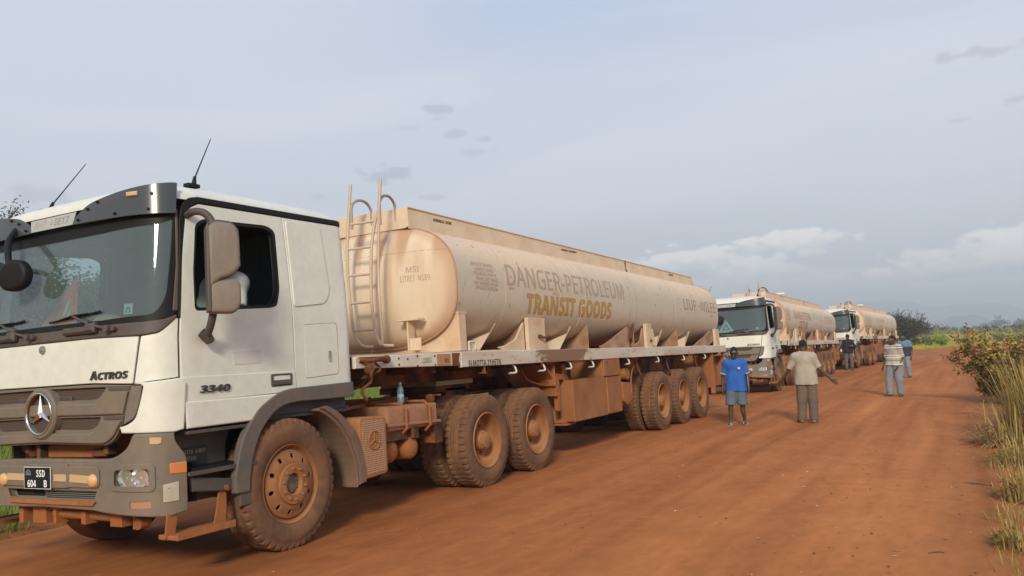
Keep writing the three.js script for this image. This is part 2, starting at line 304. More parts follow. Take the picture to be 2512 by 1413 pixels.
// ---------------------------------------------------------------- land
const roadPath = [[1.9, 22], [2.0, 10], [2.1, 0], [2.1, -15], [2.1, -30], [2.2, -45], [2.6, -60], [3.6, -75], [5.9, -92], [9.6, -109], [15.0, -127], [24, -148], [42, -178], [75, -216], [130, -262]].map(([x, z]) => V(x, 0, z));
const roadCurve = new THREE.CatmullRomCurve3(roadPath, false, 'centripetal');
const roadPts = roadCurve.getSpacedPoints(620);
const HALF = 4.75;
function roadOffset(x, z) { // signed distance from the road's middle line, coarse
  let best = 1e9, sgn = 1;
  if (z > -55) { return x - 2.1; }
  for (let i = 0; i < roadPts.length; i += 4) { const dx = x - roadPts[i].x, dz = z - roadPts[i].z, d = dx * dx + dz * dz; if (d < best) { best = d; const q = roadPts[Math.min(i + 4, roadPts.length - 1)], p = roadPts[Math.max(0, i - 4)]; sgn = Math.sign((q.x - p.x) * dz - (q.z - p.z) * dx) || 1; } }
  return Math.sqrt(best) * sgn;
}
function groundY(x, z) {
  const side = x < 1.25 ? 0.0325 * (Math.max(x, -4) - 1.25) : -0.018 * (Math.min(x, 9) - 1.25);
  const far = Math.hypot(x - 6, z - 5);
  const fade = 1 - sstep(70, 140, far);
  let y = side * fade + (-0.10) * (1 - fade);
  y += 2.6 * sstep(150, 420, -z + Math.max(0, x) * 0.3) + 1.2 * sstep(500, 1500, far);
  const off = x - 2.1;
  if (Math.abs(off) > HALF && far < 200) y += (fbm(x * 0.5 + 50, z * 0.5 + 80, 3) - 0.5) * 0.12 * sstep(HALF, HALF + 2.5, Math.abs(off));
  return y;
}
// one sheet to the horizon, fine near by
{
  const cuts = []; let d = 0, s = 0.45; while (d < 4200) { cuts.push(d); d += s; if (d > 12) s *= 1.09; }
  const xs = [...cuts.slice(1).reverse().map((v) => 2 - v), ...cuts.map((v) => 2 + v)], zs = [...cuts.slice(1).reverse().map((v) => -8 - v), ...cuts.map((v) => -8 + v).filter((v) => v < 900)];
  const pos = [], col = [], uv = [], idx = [];
  const grassA = [0.34, 0.285, 0.05], grassB = [0.46, 0.355, 0.075], dirt = [0.27, 0.098, 0.034];
  for (const z of zs) for (const x of xs) {
    const off = roadOffset(x, z), a = Math.abs(off), under = a < HALF + 0.1 && z < 22 && x < 120;
    pos.push(x, groundY(x, z) - (under ? 0.05 : 0), z); uv.push(x, z);
    const n = fbm(x * 0.11 + 40, z * 0.11 + 90, 4), n2 = fbm(x * 0.9 + 7, z * 0.9 + 3, 3);
    let c = mixc(grassA, grassB, sstep(0.35, 0.65, n));
    const edge = off > 0 && z > -60 ? 3.2 : 1.0;
    c = mixc(c, [0.17, 0.215, 0.045], sstep(-1.5, -4, x) * sstep(95, 60, Math.hypot(x, z)) * 0.85);
    c = mixc(dirt, c, sstep(HALF - 0.2 + n2 * edge * 0.6, HALF + edge * (0.5 + n2), a));
    c = c.map((v) => v * (0.85 + 0.3 * n2)); col.push(...c);
  }
  const nx = xs.length;
  for (let j = 0; j + 1 < zs.length; j++) for (let i = 0; i + 1 < nx; i++) { const a = j * nx + i; idx.push(a, a + nx, a + 1, a + 1, a + nx, a + nx + 1); }
  const g = new THREE.BufferGeometry();
  g.setAttribute('position', new THREE.Float32BufferAttribute(pos, 3)); g.setAttribute('color', new THREE.Float32BufferAttribute(col, 3)); g.setAttribute('uv', new THREE.Float32BufferAttribute(uv, 2));
  g.setIndex(idx); g.computeVertexNormals();
  const map = dataTex(512, 512, (u, v) => toS(clamp(0.62 + 0.75 * (fbm(u * 16, v * 16, 5, 16, 16) - 0.5))), { srgb: true, repeat: [0.25, 0.25] });
  struct('ground', g, std('grassy_soil', [1.3, 1.3, 1.3], 1, 0, { specularIntensity: 0.15, map, vertexColors: true, bumpMap: grain(0.6), bumpScale: 0.03 }));
}
// the laterite road
{
  const NU = 56, N = roadPts.length, pos = [], uv = [], col = [], idx = [];
  let len = 0;
  for (let k = 0; k < N; k++) {
    const p = roadPts[k], q = roadPts[Math.min(k + 1, N - 1)], o = roadPts[Math.max(k - 1, 0)];
    const tx = q.x - o.x, tz = q.z - o.z, l = Math.hypot(tx, tz), nx = -tz / l, nz = tx / l;
    if (k) len += p.distanceTo(roadPts[k - 1]);
    const eL = HALF + (fbm(len * 0.22, 3, 4) - 0.5) * 1.3, eR = HALF + 0.5 + (fbm(len * 0.3, 60, 4) - 0.5) * 2.2;
    for (let i = 0; i <= NU; i++) {
      const t = i / NU * 2 - 1, w = t < 0 ? t * eL : t * eR, x = p.x + nx * w, z = p.z + nz * w;
      const wear = fbm(w * 0.55 + 20, len * 0.02 + 4, 3) - 0.5;
      const rut = -0.018 * Math.exp(-Math.pow((w - 1.0) / 0.28, 2)) - 0.014 * Math.exp(-Math.pow((w - 2.9) / 0.3, 2));
      const y = groundY(x, z) + 0.012 + (Math.abs(t) === 1 ? -0.05 : 0) + (w > -0.4 ? (rut * 0.6 + wear * 0.006) * (1 - sstep(60, 100, -z)) : 0);
      pos.push(x, y, z); uv.push(w / 9.6, len / 19.2);
      const a = fbm(x * 0.45 + 10, z * 0.06 + 20, 4), b = fbm(w * 1.1 + 70, len * 0.035, 3), e = sstep(HALF - 1.6, HALF + 0.2, Math.abs(w));
      const k2 = 0.90 + 0.12 * (a - 0.3) + 0.16 * (b - 0.5);
      const c = mixc([1.0, 1.0, 1.0], [0.86, 0.95, 0.98], e);
      col.push(c[0] * k2, c[1] * k2 * (0.97 + 0.06 * b), c[2] * k2 * (0.95 + 0.1 * b));
    }
  }
  for (let k = 0; k + 1 < N; k++) for (let i = 0; i < NU; i++) { const a = k * (NU + 1) + i; idx.push(a, a + 1, a + NU + 1, a + 1, a + NU + 2, a + NU + 1); }
  const g = new THREE.BufferGeometry();
  g.setAttribute('position', new THREE.Float32BufferAttribute(pos, 3)); g.setAttribute('uv', new THREE.Float32BufferAttribute(uv, 2)); g.setAttribute('color', new THREE.Float32BufferAttribute(col, 3));
  g.setIndex(idx); g.computeVertexNormals();
  const TRK = [[0.35, 0.16, 0.10], [0.62, 0.07, -0.09], [1.15, 0.2, 0.08], [1.5, 0.06, -0.07], [2.15, 0.17, 0.11], [2.45, 0.07, -0.09], [2.9, 0.22, 0.09], [3.35, 0.07, -0.08], [3.8, 0.16, 0.09], [4.25, 0.08, -0.08], [8.2, 0.2, 0.08], [8.9, 0.15, -0.07]];
  const T = 1536, hgt = new Float32Array(T * T);
  const map = dataTex(T, T, (u, v, i, j) => {
    const long = fbm(u * 28, v * 2, 4, 28, 2), track = vn(u * 44 + 1.2 * vn(u * 6, v * 6, 6, 6), v * 3, 44, 3), fine = fbm(u * 128 + 5, v * 128 + 9, 3, 128, 128), mid = fbm(u * 26 + 11, v * 40 + 3, 4, 26, 40);
    const speck = hs(i * 7 + (j >> 3) * 13, j * 5 + (i >> 4) * 31), grit = speck > 0.9985 ? 0.25 : speck < 0.0012 ? -0.3 : 0;
    let trk = 0; for (const [c0, s0, a0] of TRK) { const x0 = (u * 9.6 - c0 - (vn(v * 5, c0 * 9, 5, 99) - 0.5) * 0.5) / s0; if (x0 > -4 && x0 < 4) trk += a0 * Math.exp(-x0 * x0) * (0.75 + 0.6 * vn(v * 5, c0 * 7 + 3, 5, 99)); }
    const k = 0.69 + 0.28 * long + 0.20 * track + 0.15 * (mid - 0.5) + 0.20 * (fine - 0.5) + grit * 0.5 + trk;
    hgt[j * T + i] = clamp(0.5 + (mid - 0.5) * 0.5 + (fine - 0.5) * 0.45 + (track - 0.5) * 0.2 + Math.abs(grit) * 0.4);
    return S3(mixc([0.350, 0.114, 0.037], [0.450, 0.173, 0.062], clamp(long * 0.8 + mid * 0.3 - 0.05)).map((c) => c * k * 1.06));
  }, { srgb: true });
  const bump = dataTex(T, T, (u, v, i, j) => hgt[j * T + i]);
  struct('road', g, std('red_laterite', [1, 1, 1], 0.97, 0, { specularIntensity: 0.15, map, bumpMap: bump, bumpScale: 0.018, vertexColors: true }));
}
// far hills
function hill(name, pts, depth, base, seed) { // ridge given by bearing (degrees) and height in metres at that depth
  const pos = [], idx = [], rows = 14, D = Math.PI / 180, n = 90;
  const a0 = pts[0][0], a1 = pts[pts.length - 1][0];
  const hAt = (a) => { let k = 0; while (k < pts.length - 2 && a > pts[k + 1][0]) k++; const t = clamp((a - pts[k][0]) / (pts[k + 1][0] - pts[k][0])); return lerp(pts[k][1], pts[k + 1][1], t * t * (3 - 2 * t)); };
  for (let j = 0; j <= rows * 2; j++) for (let i = 0; i <= n; i++) {
    const a = lerp(a0, a1, i / n), t = j / rows - 1, R = depth + t * depth * 0.22, k = Math.cos(t * Math.PI / 2);
    const h = hAt(a) * Math.pow(k, 1.3) * (0.94 + 0.16 * (fbm(a * 1.3 + seed, t * 4 + 8, 4) - 0.3) * (1 - k * 0.3));
    pos.push(6.44 + Math.sin(a * D) * R, base + h * 0.97, 5.57 - Math.cos(a * D) * R);
  }
  for (let j = 0; j < rows * 2; j++) for (let i = 0; i < n; i++) { const a = j * (n + 1) + i; idx.push(a, a + 1, a + n + 1, a + 1, a + n + 2, a + n + 1); }
  const g = new THREE.BufferGeometry(); g.setAttribute('position', new THREE.Float32BufferAttribute(pos, 3)); g.setIndex(idx); g.computeVertexNormals();
  return struct('hill', g, std('wooded_hillside', [0.07, 0.085, 0.05], 1));
}
hill('hill', [[-11, 42.8], [-9, 100.8], [-7.35, 138.9], [-6.48, 176.4], [-5.99, 186.6], [-5.13, 184.9], [-4.18, 185.7], [-3.34, 181.1], [-2.79, 170.4], [-2.21, 153.2], [-1.67, 140.0], [-1.17, 144.5], [-0.77, 148.6], [-0.37, 143.7], [0.02, 144.5], [0.68, 150.3], [1.33, 148.6], [1.96, 140.5], [2.45, 122.5], [2.85, 108.9], [3.65, 86.0], [4.42, 44.2], [6, 19.6]], 4640, 0, 5);
hill('hill', [[-3.6, 11.2], [-3.13, 20.6], [-2.51, 39.1], [-1.82, 44.2], [-1.23, 50.8], [-0.81, 58.6], [-0.28, 57.5], [0.11, 59.6], [0.5, 56.8], [0.92, 49.3], [1.25, 38.2], [1.63, 29.3], [2.1, 17.2]], 3000, 0, 15);
hill('hill', [[1.6, 16.7], [1.96, 27.5], [2.39, 40.6], [2.82, 52.0], [3.45, 60.0], [4.43, 37.8], [5.2, 16.5]], 3335, 0, 25);

// ---------------------------------------------------------------- wheels (axle along x, outer face towards +x at x = 0)
const RW = 0.562;
const cache = {};
const once = (k, f) => cache[k] || (cache[k] = f());
function tyreGeo(fine, kind) { // kind: 'road' ribs for steering wheels, 'drive' cut shoulders
  return once('tyre' + fine + kind, () => {
    const NA = fine ? 264 : 72, w = 0.31, prof = [];
    // section from outer bead to inner bead: [x (0 outer, -w inner), radius, tread flag]
    const sect = [[-0.045, 0.325, 0], [-0.022, 0.345, 0], [-0.010, 0.375, 0], [-0.001, 0.42, 0], [0.0, 0.455, 0], [-0.004, 0.482, 0], [-0.008, 0.487, 0], [-0.012, 0.510, 0], [-0.017, 0.535, 1], [-0.023, 0.549, 1], [-0.033, 0.558, 1]];
    const tr = fine ? [0.045, 0.066, 0.084, 0.090, 0.100, 0.106, 0.124, 0.134, 0.141, 0.155] : [0.06, 0.10, 0.155];
    for (const p of sect) prof.push(p);
    for (const t of tr) prof.push([-t, RW, 2]);
    for (const t of tr.slice(0, -1).reverse()) prof.push([-(w - t), RW, 2]);
    for (const p of [...sect].reverse()) prof.push([-(w + p[0]), p[1], p[2]]);
    const pos = [], uv = [], idx = [], m = prof.length;
    for (let a = 0; a <= NA; a++) {
      const th = a / NA * Math.PI * 2;
      for (let i = 0; i < m; i++) {
        let [x, r, fl] = prof[i];
        if (fine && fl) {
          const q = Math.abs(x + w / 2); // distance from the middle of the tread
          const lug = a % 6; // 44 lugs round
          if (kind === 'drive') { if (fl === 1 && lug < 2) r -= 0.019; if (fl === 2 && q > 0.066 && lug < 2) r -= 0.018; }
          else { if (fl === 1 && lug < 2) r -= 0.018; if (fl === 2 && q > 0.095 && lug < 2) r -= 0.016; }
          if (fl === 2) { const z = Math.round(a / 3) % 2 ? 0.004 : -0.004; x += (q < 0.085 ? z : 0); const gq = [0.0145, 0.053].some((c) => Math.abs(q - c) < 0.0075); if (gq) r -= 0.012; }
        }
        pos.push(x, r * Math.cos(th), r * Math.sin(th)); uv.push(th * 0.5, i / m * 1.1);
      }
    }
    for (let a = 0; a < NA; a++) for (let i = 0; i + 1 < m; i++) { const p = a * m + i, q = p + m; idx.push(p, q, p + 1, p + 1, q, q + 1); }
    const g = new THREE.BufferGeometry(); g.setAttribute('position', new THREE.Float32BufferAttribute(pos, 3)); g.setAttribute('uv', new THREE.Float32BufferAttribute(uv, 2)); g.setIndex(idx);
    g.computeVertexNormals();
    return fine ? toCreasedNormals(g, 0.7) : g;
  });
}
const frontRim = () => once('frim', () => {
  const l = [];
  // flange and gutter
  l.push(creased(lathe([[0.30, -0.075], [0.318, -0.055], [0.326, -0.030], [0.334, -0.022], [0.338, -0.028], [0.330, -0.045]], 64), 0.5));
  l.push(creased(lathe([[0.303, -0.078], [0.293, -0.060], [0.286, -0.042], [0.278, -0.040]], 64), 0.5));
  // dished disc with round vents
  const s = new THREE.Shape(); s.absarc(0, 0, 0.284, 0, Math.PI * 2); const inner = new THREE.Path(); inner.absarc(0, 0, 0.168, 0, Math.PI * 2, true); s.holes.push(inner);
  for (let k = 0; k < 10; k++) { const h = new THREE.Path(), a = k / 10 * Math.PI * 2 + 0.2; h.absellipse(Math.cos(a) * 0.237, Math.sin(a) * 0.237, 0.026, 0.021, 0, Math.PI * 2, true, a); s.holes.push(h); }
  const d = tess(new THREE.ExtrudeGeometry(s, { depth: 0.012, bevelEnabled: true, bevelSize: 0.002, bevelThickness: 0.002, bevelSegments: 1, curveSegments: 14 }), 0.05);
  const p = d.attributes.position; for (let i = 0; i < p.count; i++) { const r = Math.hypot(p.getX(i), p.getY(i)); p.setZ(i, p.getZ(i) - 0.058 + 0.030 * sstep(0.285, 0.19, r)); }
  d.computeVertexNormals(); l.push(creased(d.rotateY(Math.PI / 2), 0.5));
  // hub flange
  l.push(creased(lathe([[0.172, -0.030], [0.174, 0.004], [0.170, 0.010], [0.155, 0.012], [0.096, 0.012], [0.090, 0.006], [0.088, -0.05]], 48), 0.5));
  return mg(l);
});
const frontHub = () => once('fhub', () => mg([creased(lathe([[0.090, -0.045], [0.080, -0.028], [0.060, -0.022], [0.0, -0.020]], 32), 0.5), ...[...Array(6)].map((_, k) => { const a = k / 6 * 6.283; return cyl([-0.024, Math.cos(a) * 0.066, Math.sin(a) * 0.066], [-0.012, Math.cos(a) * 0.066, Math.sin(a) * 0.066], 0.007, 0.006, 6); })]));
const nutGeo = () => once('nut', () => mg([cyl([0.010, 0, 0], [0.026, 0, 0], 0.0150, 0.0135, 6), cyl([0.022, 0, 0], [0.033, 0, 0], 0.008, 0.007, 8)]));
const ventBack = () => once('ventback', () => lathe([[0.295, -0.085], [0.10, -0.085]], 32));
const rearRim = () => once('rrim', () => creased(lathe([[0.320, -0.045], [0.330, -0.030], [0.336, -0.018], [0.340, -0.022], [0.336, -0.014], [0.326, -0.010], [0.318, -0.022], [0.306, -0.045], [0.300, -0.075], [0.296, -0.150], [0.280, -0.185], [0.235, -0.205], [0.165, -0.212], [0.150, -0.205]], 64), 0.5));
const rearHub = () => once('rhub', () => mg([creased(lathe([[0.16, -0.215], [0.152, -0.19], [0.125, -0.185], [0.120, -0.07], [0.112, -0.055], [0.098, -0.050], [0.095, -0.030], [0.070, -0.020], [0.0, -0.018]], 32), 0.5), ...[...Array(10)].map((_, k) => { const a = k / 10 * 6.283; return cyl([-0.055, Math.cos(a) * 0.104, Math.sin(a) * 0.104], [-0.042, Math.cos(a) * 0.104, Math.sin(a) * 0.104], 0.009, 0.008, 6); })]));
const rearNut = () => once('rnut', () => cyl([-0.205, 0, 0], [-0.165, 0, 0], 0.015, 0.013, 6));
// kind: 'front' | 'dual' ; side +1 right of the picture, -1 far side
function addWheel(parent, kind, z, side, near) {
  const w = sub('wheel', parent); w.position.set(side * 1.25, RW, z); if (side < 0) w.rotation.y = Math.PI;
  w.rotation.x = 0;
  const fine = near && side > 0;
  part('tyre', tyreGeo(fine, kind === 'front' ? 'road' : 'drive'), M.rubber, w);
  if (kind === 'front') {
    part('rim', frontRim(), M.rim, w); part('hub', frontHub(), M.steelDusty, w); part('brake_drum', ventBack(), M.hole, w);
    for (let k = 0; k < 10; k++) { const a = k / 10 * Math.PI * 2 + 0.1, n = part('wheel_nut', nutGeo(), M.rim, w); n.position.set(0, Math.cos(a) * 0.132, Math.sin(a) * 0.132); }
  } else {
    const t2 = part('tyre', tyreGeo(fine, 'drive'), M.rubber, w); t2.position.x = -0.355;
    part('rim', rearRim(), M.rim, w); part('hub', rearHub(), M.rim, w);
    const r2 = part('rim', rearRim(), M.rim, w); r2.position.x = -0.355;
    if (near) for (let k = 0; k < 10; k++) { const a = k / 10 * Math.PI * 2, n = part('wheel_nut', rearNut(), M.rim, w); n.position.set(0, Math.cos(a) * 0.200, Math.sin(a) * 0.200); }
  }
  return w;
}
M.steelDusty = std('oily_hub', [1, 1, 1], 0.5, 0.2, { map: dusty([0.07, 0.065, 0.06], [0.30, 0.20, 0.13], 0.3, 0.8, 51) });

// ---------------------------------------------------------------- lorry tractor
// plan outline of a cab face: s runs from the middle of the front round the corner and along the side
function makeFrame(a, z0, b, p, rearZ, kx, dz, rearR = 0.12) {
  const pts = [];
  for (let i = 0; i <= 400; i++) { const t = i / 400 * Math.PI / 2; pts.push([a * Math.pow(Math.sin(t), 2 / p), z0 + b * Math.pow(Math.cos(t), 2 / p)]); }
  for (let i = 0; i <= 24; i++) { const t = i / 24 * Math.PI / 2; pts.push([a - rearR + rearR * Math.cos(t), rearZ + rearR - rearR * Math.sin(t)]); }
  pts.push([0, rearZ]);
  const S = [0]; for (let i = 1; i < pts.length; i++) S.push(S[i - 1] + Math.hypot(pts[i][0] - pts[i - 1][0], pts[i][1] - pts[i - 1][1]));
  const total = S[S.length - 1];
  const F = (s, y, out) => {
    const sg = s < 0 ? -1 : 1, q = Math.min(Math.abs(s), total);
    let lo = 0, hi = S.length - 1; while (hi - lo > 1) { const m = (lo + hi) >> 1; if (S[m] <= q) lo = m; else hi = m; }
    const t = S[hi] > S[lo] ? (q - S[lo]) / (S[hi] - S[lo]) : 0;
    const x = lerp(pts[lo][0], pts[hi][0], t), z = lerp(pts[lo][1], pts[hi][1], t), fr = clamp((z - z0) / b);
    return out.set(x * sg * kx(y), y, z + dz(y) * fr);
  };
  F.total = total; F.pts = pts; return F;
}
const kxCab = (y) => 1 - 0.05 * Math.pow(Math.max(0, (y - 2) / 0.93), 1.3), dzCab = (y) => -0.13 * Math.max(0, y - 1.85);
const CAB = makeFrame(1.23, 0.7, 0.72, 5, -0.93, kxCab, dzCab);
const BUM = makeFrame(1.25, 0.6, 0.85, 6, -0.9, () => 1, () => 0);
const wp = (pts, o = {}) => wrap(plate(pts, { d: 0.03, bev: 0.005, ...o }), o.fr || CAB, o.edge ?? 0.09);
const mir = (pts) => pts.map((p) => [-p[0], ...p.slice(1)]).reverse();
const both = (pts, o = {}) => { const h = o.holes; return [wp(pts, o), wp(mir(pts), h ? { ...o, holes: h.map((q) => Object.assign(mir(q), { r: q.r })) } : o)]; };
const sym = (pts) => [...pts, ...pts.slice().reverse().filter((p) => p[0] !== 0).map((p) => [-p[0], ...p.slice(1)])];
function textGeo(str, size, depth, slant = 0, stretch = 1, bev = 0.0015) {
  const g = new TextGeometry(str, { font, size, depth, curveSegments: 4, bevelEnabled: bev > 0, bevelThickness: bev, bevelSize: bev * 0.6, bevelSegments: 1 });
  const p = g.attributes.position; for (let i = 0; i < p.count; i++) p.setX(i, p.getX(i) * stretch + p.getY(i) * slant);
  g.computeBoundingBox(); return prep(g);
}
const sAt = (z) => 2.464 - z;

// textures that belong to small prints of the lorry
const T = {};
T.mesh = dataTex(256, 256, (u, v) => { const n = 8, r = v * n * 1.6, row = Math.floor(r), x = (u * n + (row % 2) * 0.5) % 1, y = r % 1; const q = Math.max(Math.abs(x - 0.5) * 1.15 + Math.abs(y - 0.5) * 0.5, Math.abs(y - 0.5) * 1.25); const e = sstep(0.40, 0.48, q); return S3(mixc([0.007, 0.006, 0.005], [0.125, 0.082, 0.055], e)); }, { srgb: true, repeat: [1 / 0.16, 1 / 0.16] });
M.mesh = std('dusty_grille_mesh', [1, 1, 1], 0.8, 0, { map: T.mesh });
T.perf = dataTex(128, 128, (u, v) => { const n = 4, row = Math.floor(v * n), x = ((u * n) % 1) - 0.5, y = ((v * n) % 1) - 0.5; return S3(mixc([0.03, 0.016, 0.010], [0.43, 0.225, 0.125], sstep(0.22, 0.30, Math.hypot(x, y)))); }, { srgb: true, repeat: [1 / 0.084, 1 / 0.084] });
M.perf = std('perforated_dusty_plate', [1, 1, 1], 0.9, 0, { map: T.perf });
T.plate = canvasTex(512, 256, (x, w, h) => {
  x.fillStyle = '#d8d5cc'; x.fillRect(0, 0, w, h); x.fillStyle = '#15171a'; x.fillRect(8, 8, w - 16, h - 16);
  x.fillStyle = '#e9e7df'; x.textAlign = 'left'; x.font = 'bold 112px sans-serif';
  x.save(); x.translate(236, 116); x.scale(0.88, 1); x.fillText('SSD', 0, 0); x.restore(); x.save(); x.translate(64, 232); x.scale(0.92, 1); x.fillText('604', 0, 0); x.restore(); x.save(); x.translate(372, 232); x.fillText('B', 0, 0); x.restore();
  x.strokeStyle = '#8f9aa0'; x.lineWidth = 6; x.beginPath(); x.moveTo(40, 92); x.lineTo(46, 56); x.lineTo(86, 30); x.lineTo(126, 56); x.lineTo(132, 92); x.closePath(); x.stroke();
  x.lineWidth = 4; for (let k = 0; k < 4; k++) { x.beginPath(); x.moveTo(54, 54 + k * 10); x.lineTo(118, 50 + k * 11); x.stroke(); }
});
T.visor = canvasTex(512, 96, (x, w, h) => { x.fillStyle = '#a9aaa8'; x.fillRect(0, 0, w, h); x.font = 'italic 74px sans-serif'; x.lineWidth = 3; x.strokeStyle = '#9c7a5c'; x.strokeText('AH7', 40, 74); x.strokeStyle = '#5d5a58'; x.strokeText('\u2039 0E17', 226, 74); });
T.sticker = canvasTex(256, 320, (x, w, h) => { x.fillStyle = '#b4a795'; x.fillRect(0, 0, w, h); x.fillStyle = '#8d8172'; for (let k = 0; k < 11; k++) x.fillRect(22, 116 + k * 17, 190 - (k * 37) % 60, 4); x.fillStyle = '#33302d'; x.fillRect(72, 84, 12, 18); x.fillRect(90, 92, 52, 7); });
T.stepText = canvasTex(512, 256, (x, w, h) => { x.fillStyle = '#2b2825'; x.fillRect(0, 0, w, h); x.fillStyle = '#857a6c'; x.font = 'bold 82px sans-serif'; x.fillText('WATER  A-BER', 8, 100, 490); x.fillText('S-ASTERI', 8, 196, 300); });
T.wscard = canvasTex(128, 128, (x, w, h) => { x.fillStyle = '#cdd0cc'; x.fillRect(0, 0, w, h); x.fillStyle = '#3d6f78'; x.beginPath(); x.moveTo(24, 112); x.lineTo(40, 40); x.lineTo(88, 40); x.lineTo(104, 112); x.closePath(); x.fill(); x.fillStyle = '#e6e8e4'; x.fillRect(56, 66, 16, 40); });
const printMat = (name, t, rough = 0.6) => std(name, [1, 1, 1], rough, 0, { map: t });
const flatPrint = (pts, t, fr, off, name, parent, mat) => { const xs = pts.map((p) => p[0]), ys = pts.map((p) => p[1]); const g = plate(pts, { d: 0.004, off, bev: 0.001, r: 0.004 }); uvBox(g, 0, 1, Math.min(...xs), Math.max(...xs), Math.min(...ys), Math.max(...ys)); return part(name, wrap(g, fr, 0.09), mat || printMat(name + '_print', t), parent); };

function makeTractor() {
  const t = thing('lorry_tractor', 'x', 'lorry');
  // ---- white body
  const bonnet = sym([[0, 1.528], [0.60, 1.528], [0.985, 1.506], [1.045, 1.857], [0.6, 1.868], [0, 1.868]]);
  part('bonnet_flap', wp(bonnet, { r: 0.012, d: 0.05 }), M.white, t);
  const corner = [[1.000, 1.506], [1.060, 1.857], [1.185, 1.872, 0.03], [1.246, 1.922, 0.03], [1.308, 1.988], [1.328, 1.98], [1.326, 1.535]];
  parts('corner_panel', both(corner, { r: 0.006, d: 0.05 }), M.white, t);
  const low = [[0.998, 1.502], [1.060, 1.500, 0.02], [1.078, 1.478, 0.02], [1.058, 1.38, 0.05], [1.016, 1.24, 0.05], [0.94, 1.20, 0.03], [0.886, 1.190, 0.01], [0.903, 1.143, 0.01], [1.282, 1.128, 0.02], [1.346, 1.143, 0.015], [1.372, 1.488, 0.02], [1.330, 1.528, 0.02]];
  parts('lower_corner_panel', both(low, { d: 0.07, off: 0.030, bev: 0.014, bs: 3 }), M.white, t);
  // ---- doors
  const win = Object.assign([[1.468, 2.035], [1.460, 2.35], [1.500, 2.74], [1.60, 2.795], [2.33, 2.818], [2.432, 2.775], [2.426, 2.25], [2.378, 2.10], [2.30, 2.080]], { r: 0.05 });
  for (const sd of [1, -1]) {
    const f = sd > 0 ? (p) => p : (p) => Object.assign(mir(p), { r: p.r }), d = sub('door', t);
    const up = wp(f([[1.345, 1.525], [1.345, 2.0], [1.362, 2.5, 0.3], [1.405, 2.80, 0.05], [1.45, 2.865, 0.05], [1.56, 2.908], [2.530, 2.912], [2.555, 2.085], [2.560, 1.525]]), { d: 0.03, r: 0.004, bev: 0.004, holes: [f(win)], edge: 0.06 });
    const mid = wp(f([[1.352, 1.342], [1.348, 1.531], [2.560, 1.531], [2.562, 1.352]]), { d: 0.03, off: 0.006, r: 0.002, bev: 0.004, edge: 0.06 });
    const lo = wp(f([[1.376, 1.140, 0.02], [1.352, 1.345], [2.33, 1.345], [2.33, 1.262], [2.17, 1.19], [2.08, 1.143]]), { d: 0.04, off: 0.020, r: 0.002, bev: 0.012, bs: 2, edge: 0.06 });
    part('door_skin', mg([up, mid, lo]), M.white, d);
    // window seal and black frame
    const ring = Object.assign(win.map(([s, y]) => [1.945 + (s - 1.945) * 0.955, 2.43 + (y - 2.43) * 0.93]), { r: 0.045 });
    part('window_seal', wp(f(Object.assign(win.map(([s, y]) => [1.945 + (s - 1.945) * 1.002, 2.43 + (y - 2.43) * 1.002]), { r: 0.05 })), { d: 0.05, off: -0.004, r: 0.05, holes: [f(ring)] }), M.black, d);
    part('door_handle', mg([wp(f([[2.258, 1.405], [2.510, 1.410], [2.516, 1.515], [2.256, 1.515]]), { d: 0.03, off: 0.014, r: 0.02, holes: [f(Object.assign([[2.285, 1.46], [2.49, 1.462], [2.49, 1.50], [2.285, 1.50]], { r: 0.012 }))] }), wp(f([[2.28, 1.455], [2.50, 1.455], [2.50, 1.503], [2.28, 1.503]]), { d: 0.006, off: -0.006 }), wp(f([[2.27, 1.418], [2.50, 1.420], [2.50, 1.448], [2.27, 1.448]]), { d: 0.012, off: 0.024, r: 0.012 })]), M.greyDark, d);
    part('inner_panel', wp(f([[1.42, 1.16], [1.42, 2.03], [2.50, 2.07], [2.50, 1.16]]), { d: 0.02, off: -0.055 }), M.inside, d);
  }
  part('door_sticker', wp([[1.848, 1.716], [2.161, 1.730], [2.156, 1.614], [1.858, 1.606]], { d: 0.004, off: 0.003, bev: 0.001 }), phys('faded_film', [0.60, 0.565, 0.515], { roughness: 0.5 }), t);
  // ---- rear side panels with hatch
  const hatch = Object.assign([[2.680, 1.450], [2.684, 1.948], [3.155, 1.972], [3.160, 1.474]], { r: 0.05 }), hatchIn = Object.assign([[2.687, 1.457], [2.691, 1.941], [3.148, 1.965], [3.153, 1.481]], { r: 0.045 });
  const quarter = [[2.567, 1.372], [2.563, 2.085], [2.538, 2.912], [3.42, 2.918], [3.50, 2.91], [3.50, 1.39], [3.365, 1.388]];
  parts('rear_side_panel', both(quarter, { d: 0.05, r: 0.004, holes: [hatch] }), M.white, t);
  parts('pressed_panel', both([[2.58, 2.10], [2.565, 2.885], [3.02, 2.900, 0.06], [3.073, 2.25, 0.1], [2.99, 2.142, 0.06]], { d: 0.012, off: 0.010, r: 0.04, bev: 0.008, bs: 3 }), M.white, t);
  parts('locker_hatch', both(hatchIn, { d: 0.03, r: 0.045 }), M.white, t);
  part('hatch_lock', mg([wp([[3.005, 1.63], [3.045, 1.63], [3.045, 1.70], [3.005, 1.70]], { d: 0.008, off: 0.008 }), wp([[3.015, 1.60], [3.035, 1.60], [3.035, 1.64], [3.015, 1.64]], { d: 0.006, off: 0.011 })]), M.steel, t);
  part('body_liner', mg([...both([[1.30, 1.16], [1.30, 1.99], [1.44, 2.02], [1.44, 1.16]], { d: 0.02, off: -0.06 }), ...both([[2.47, 1.16], [2.47, 2.90], [4.6, 2.93], [4.6, 1.16]], { d: 0.02, off: -0.06, edge: 0.2 })]), M.inside, t);
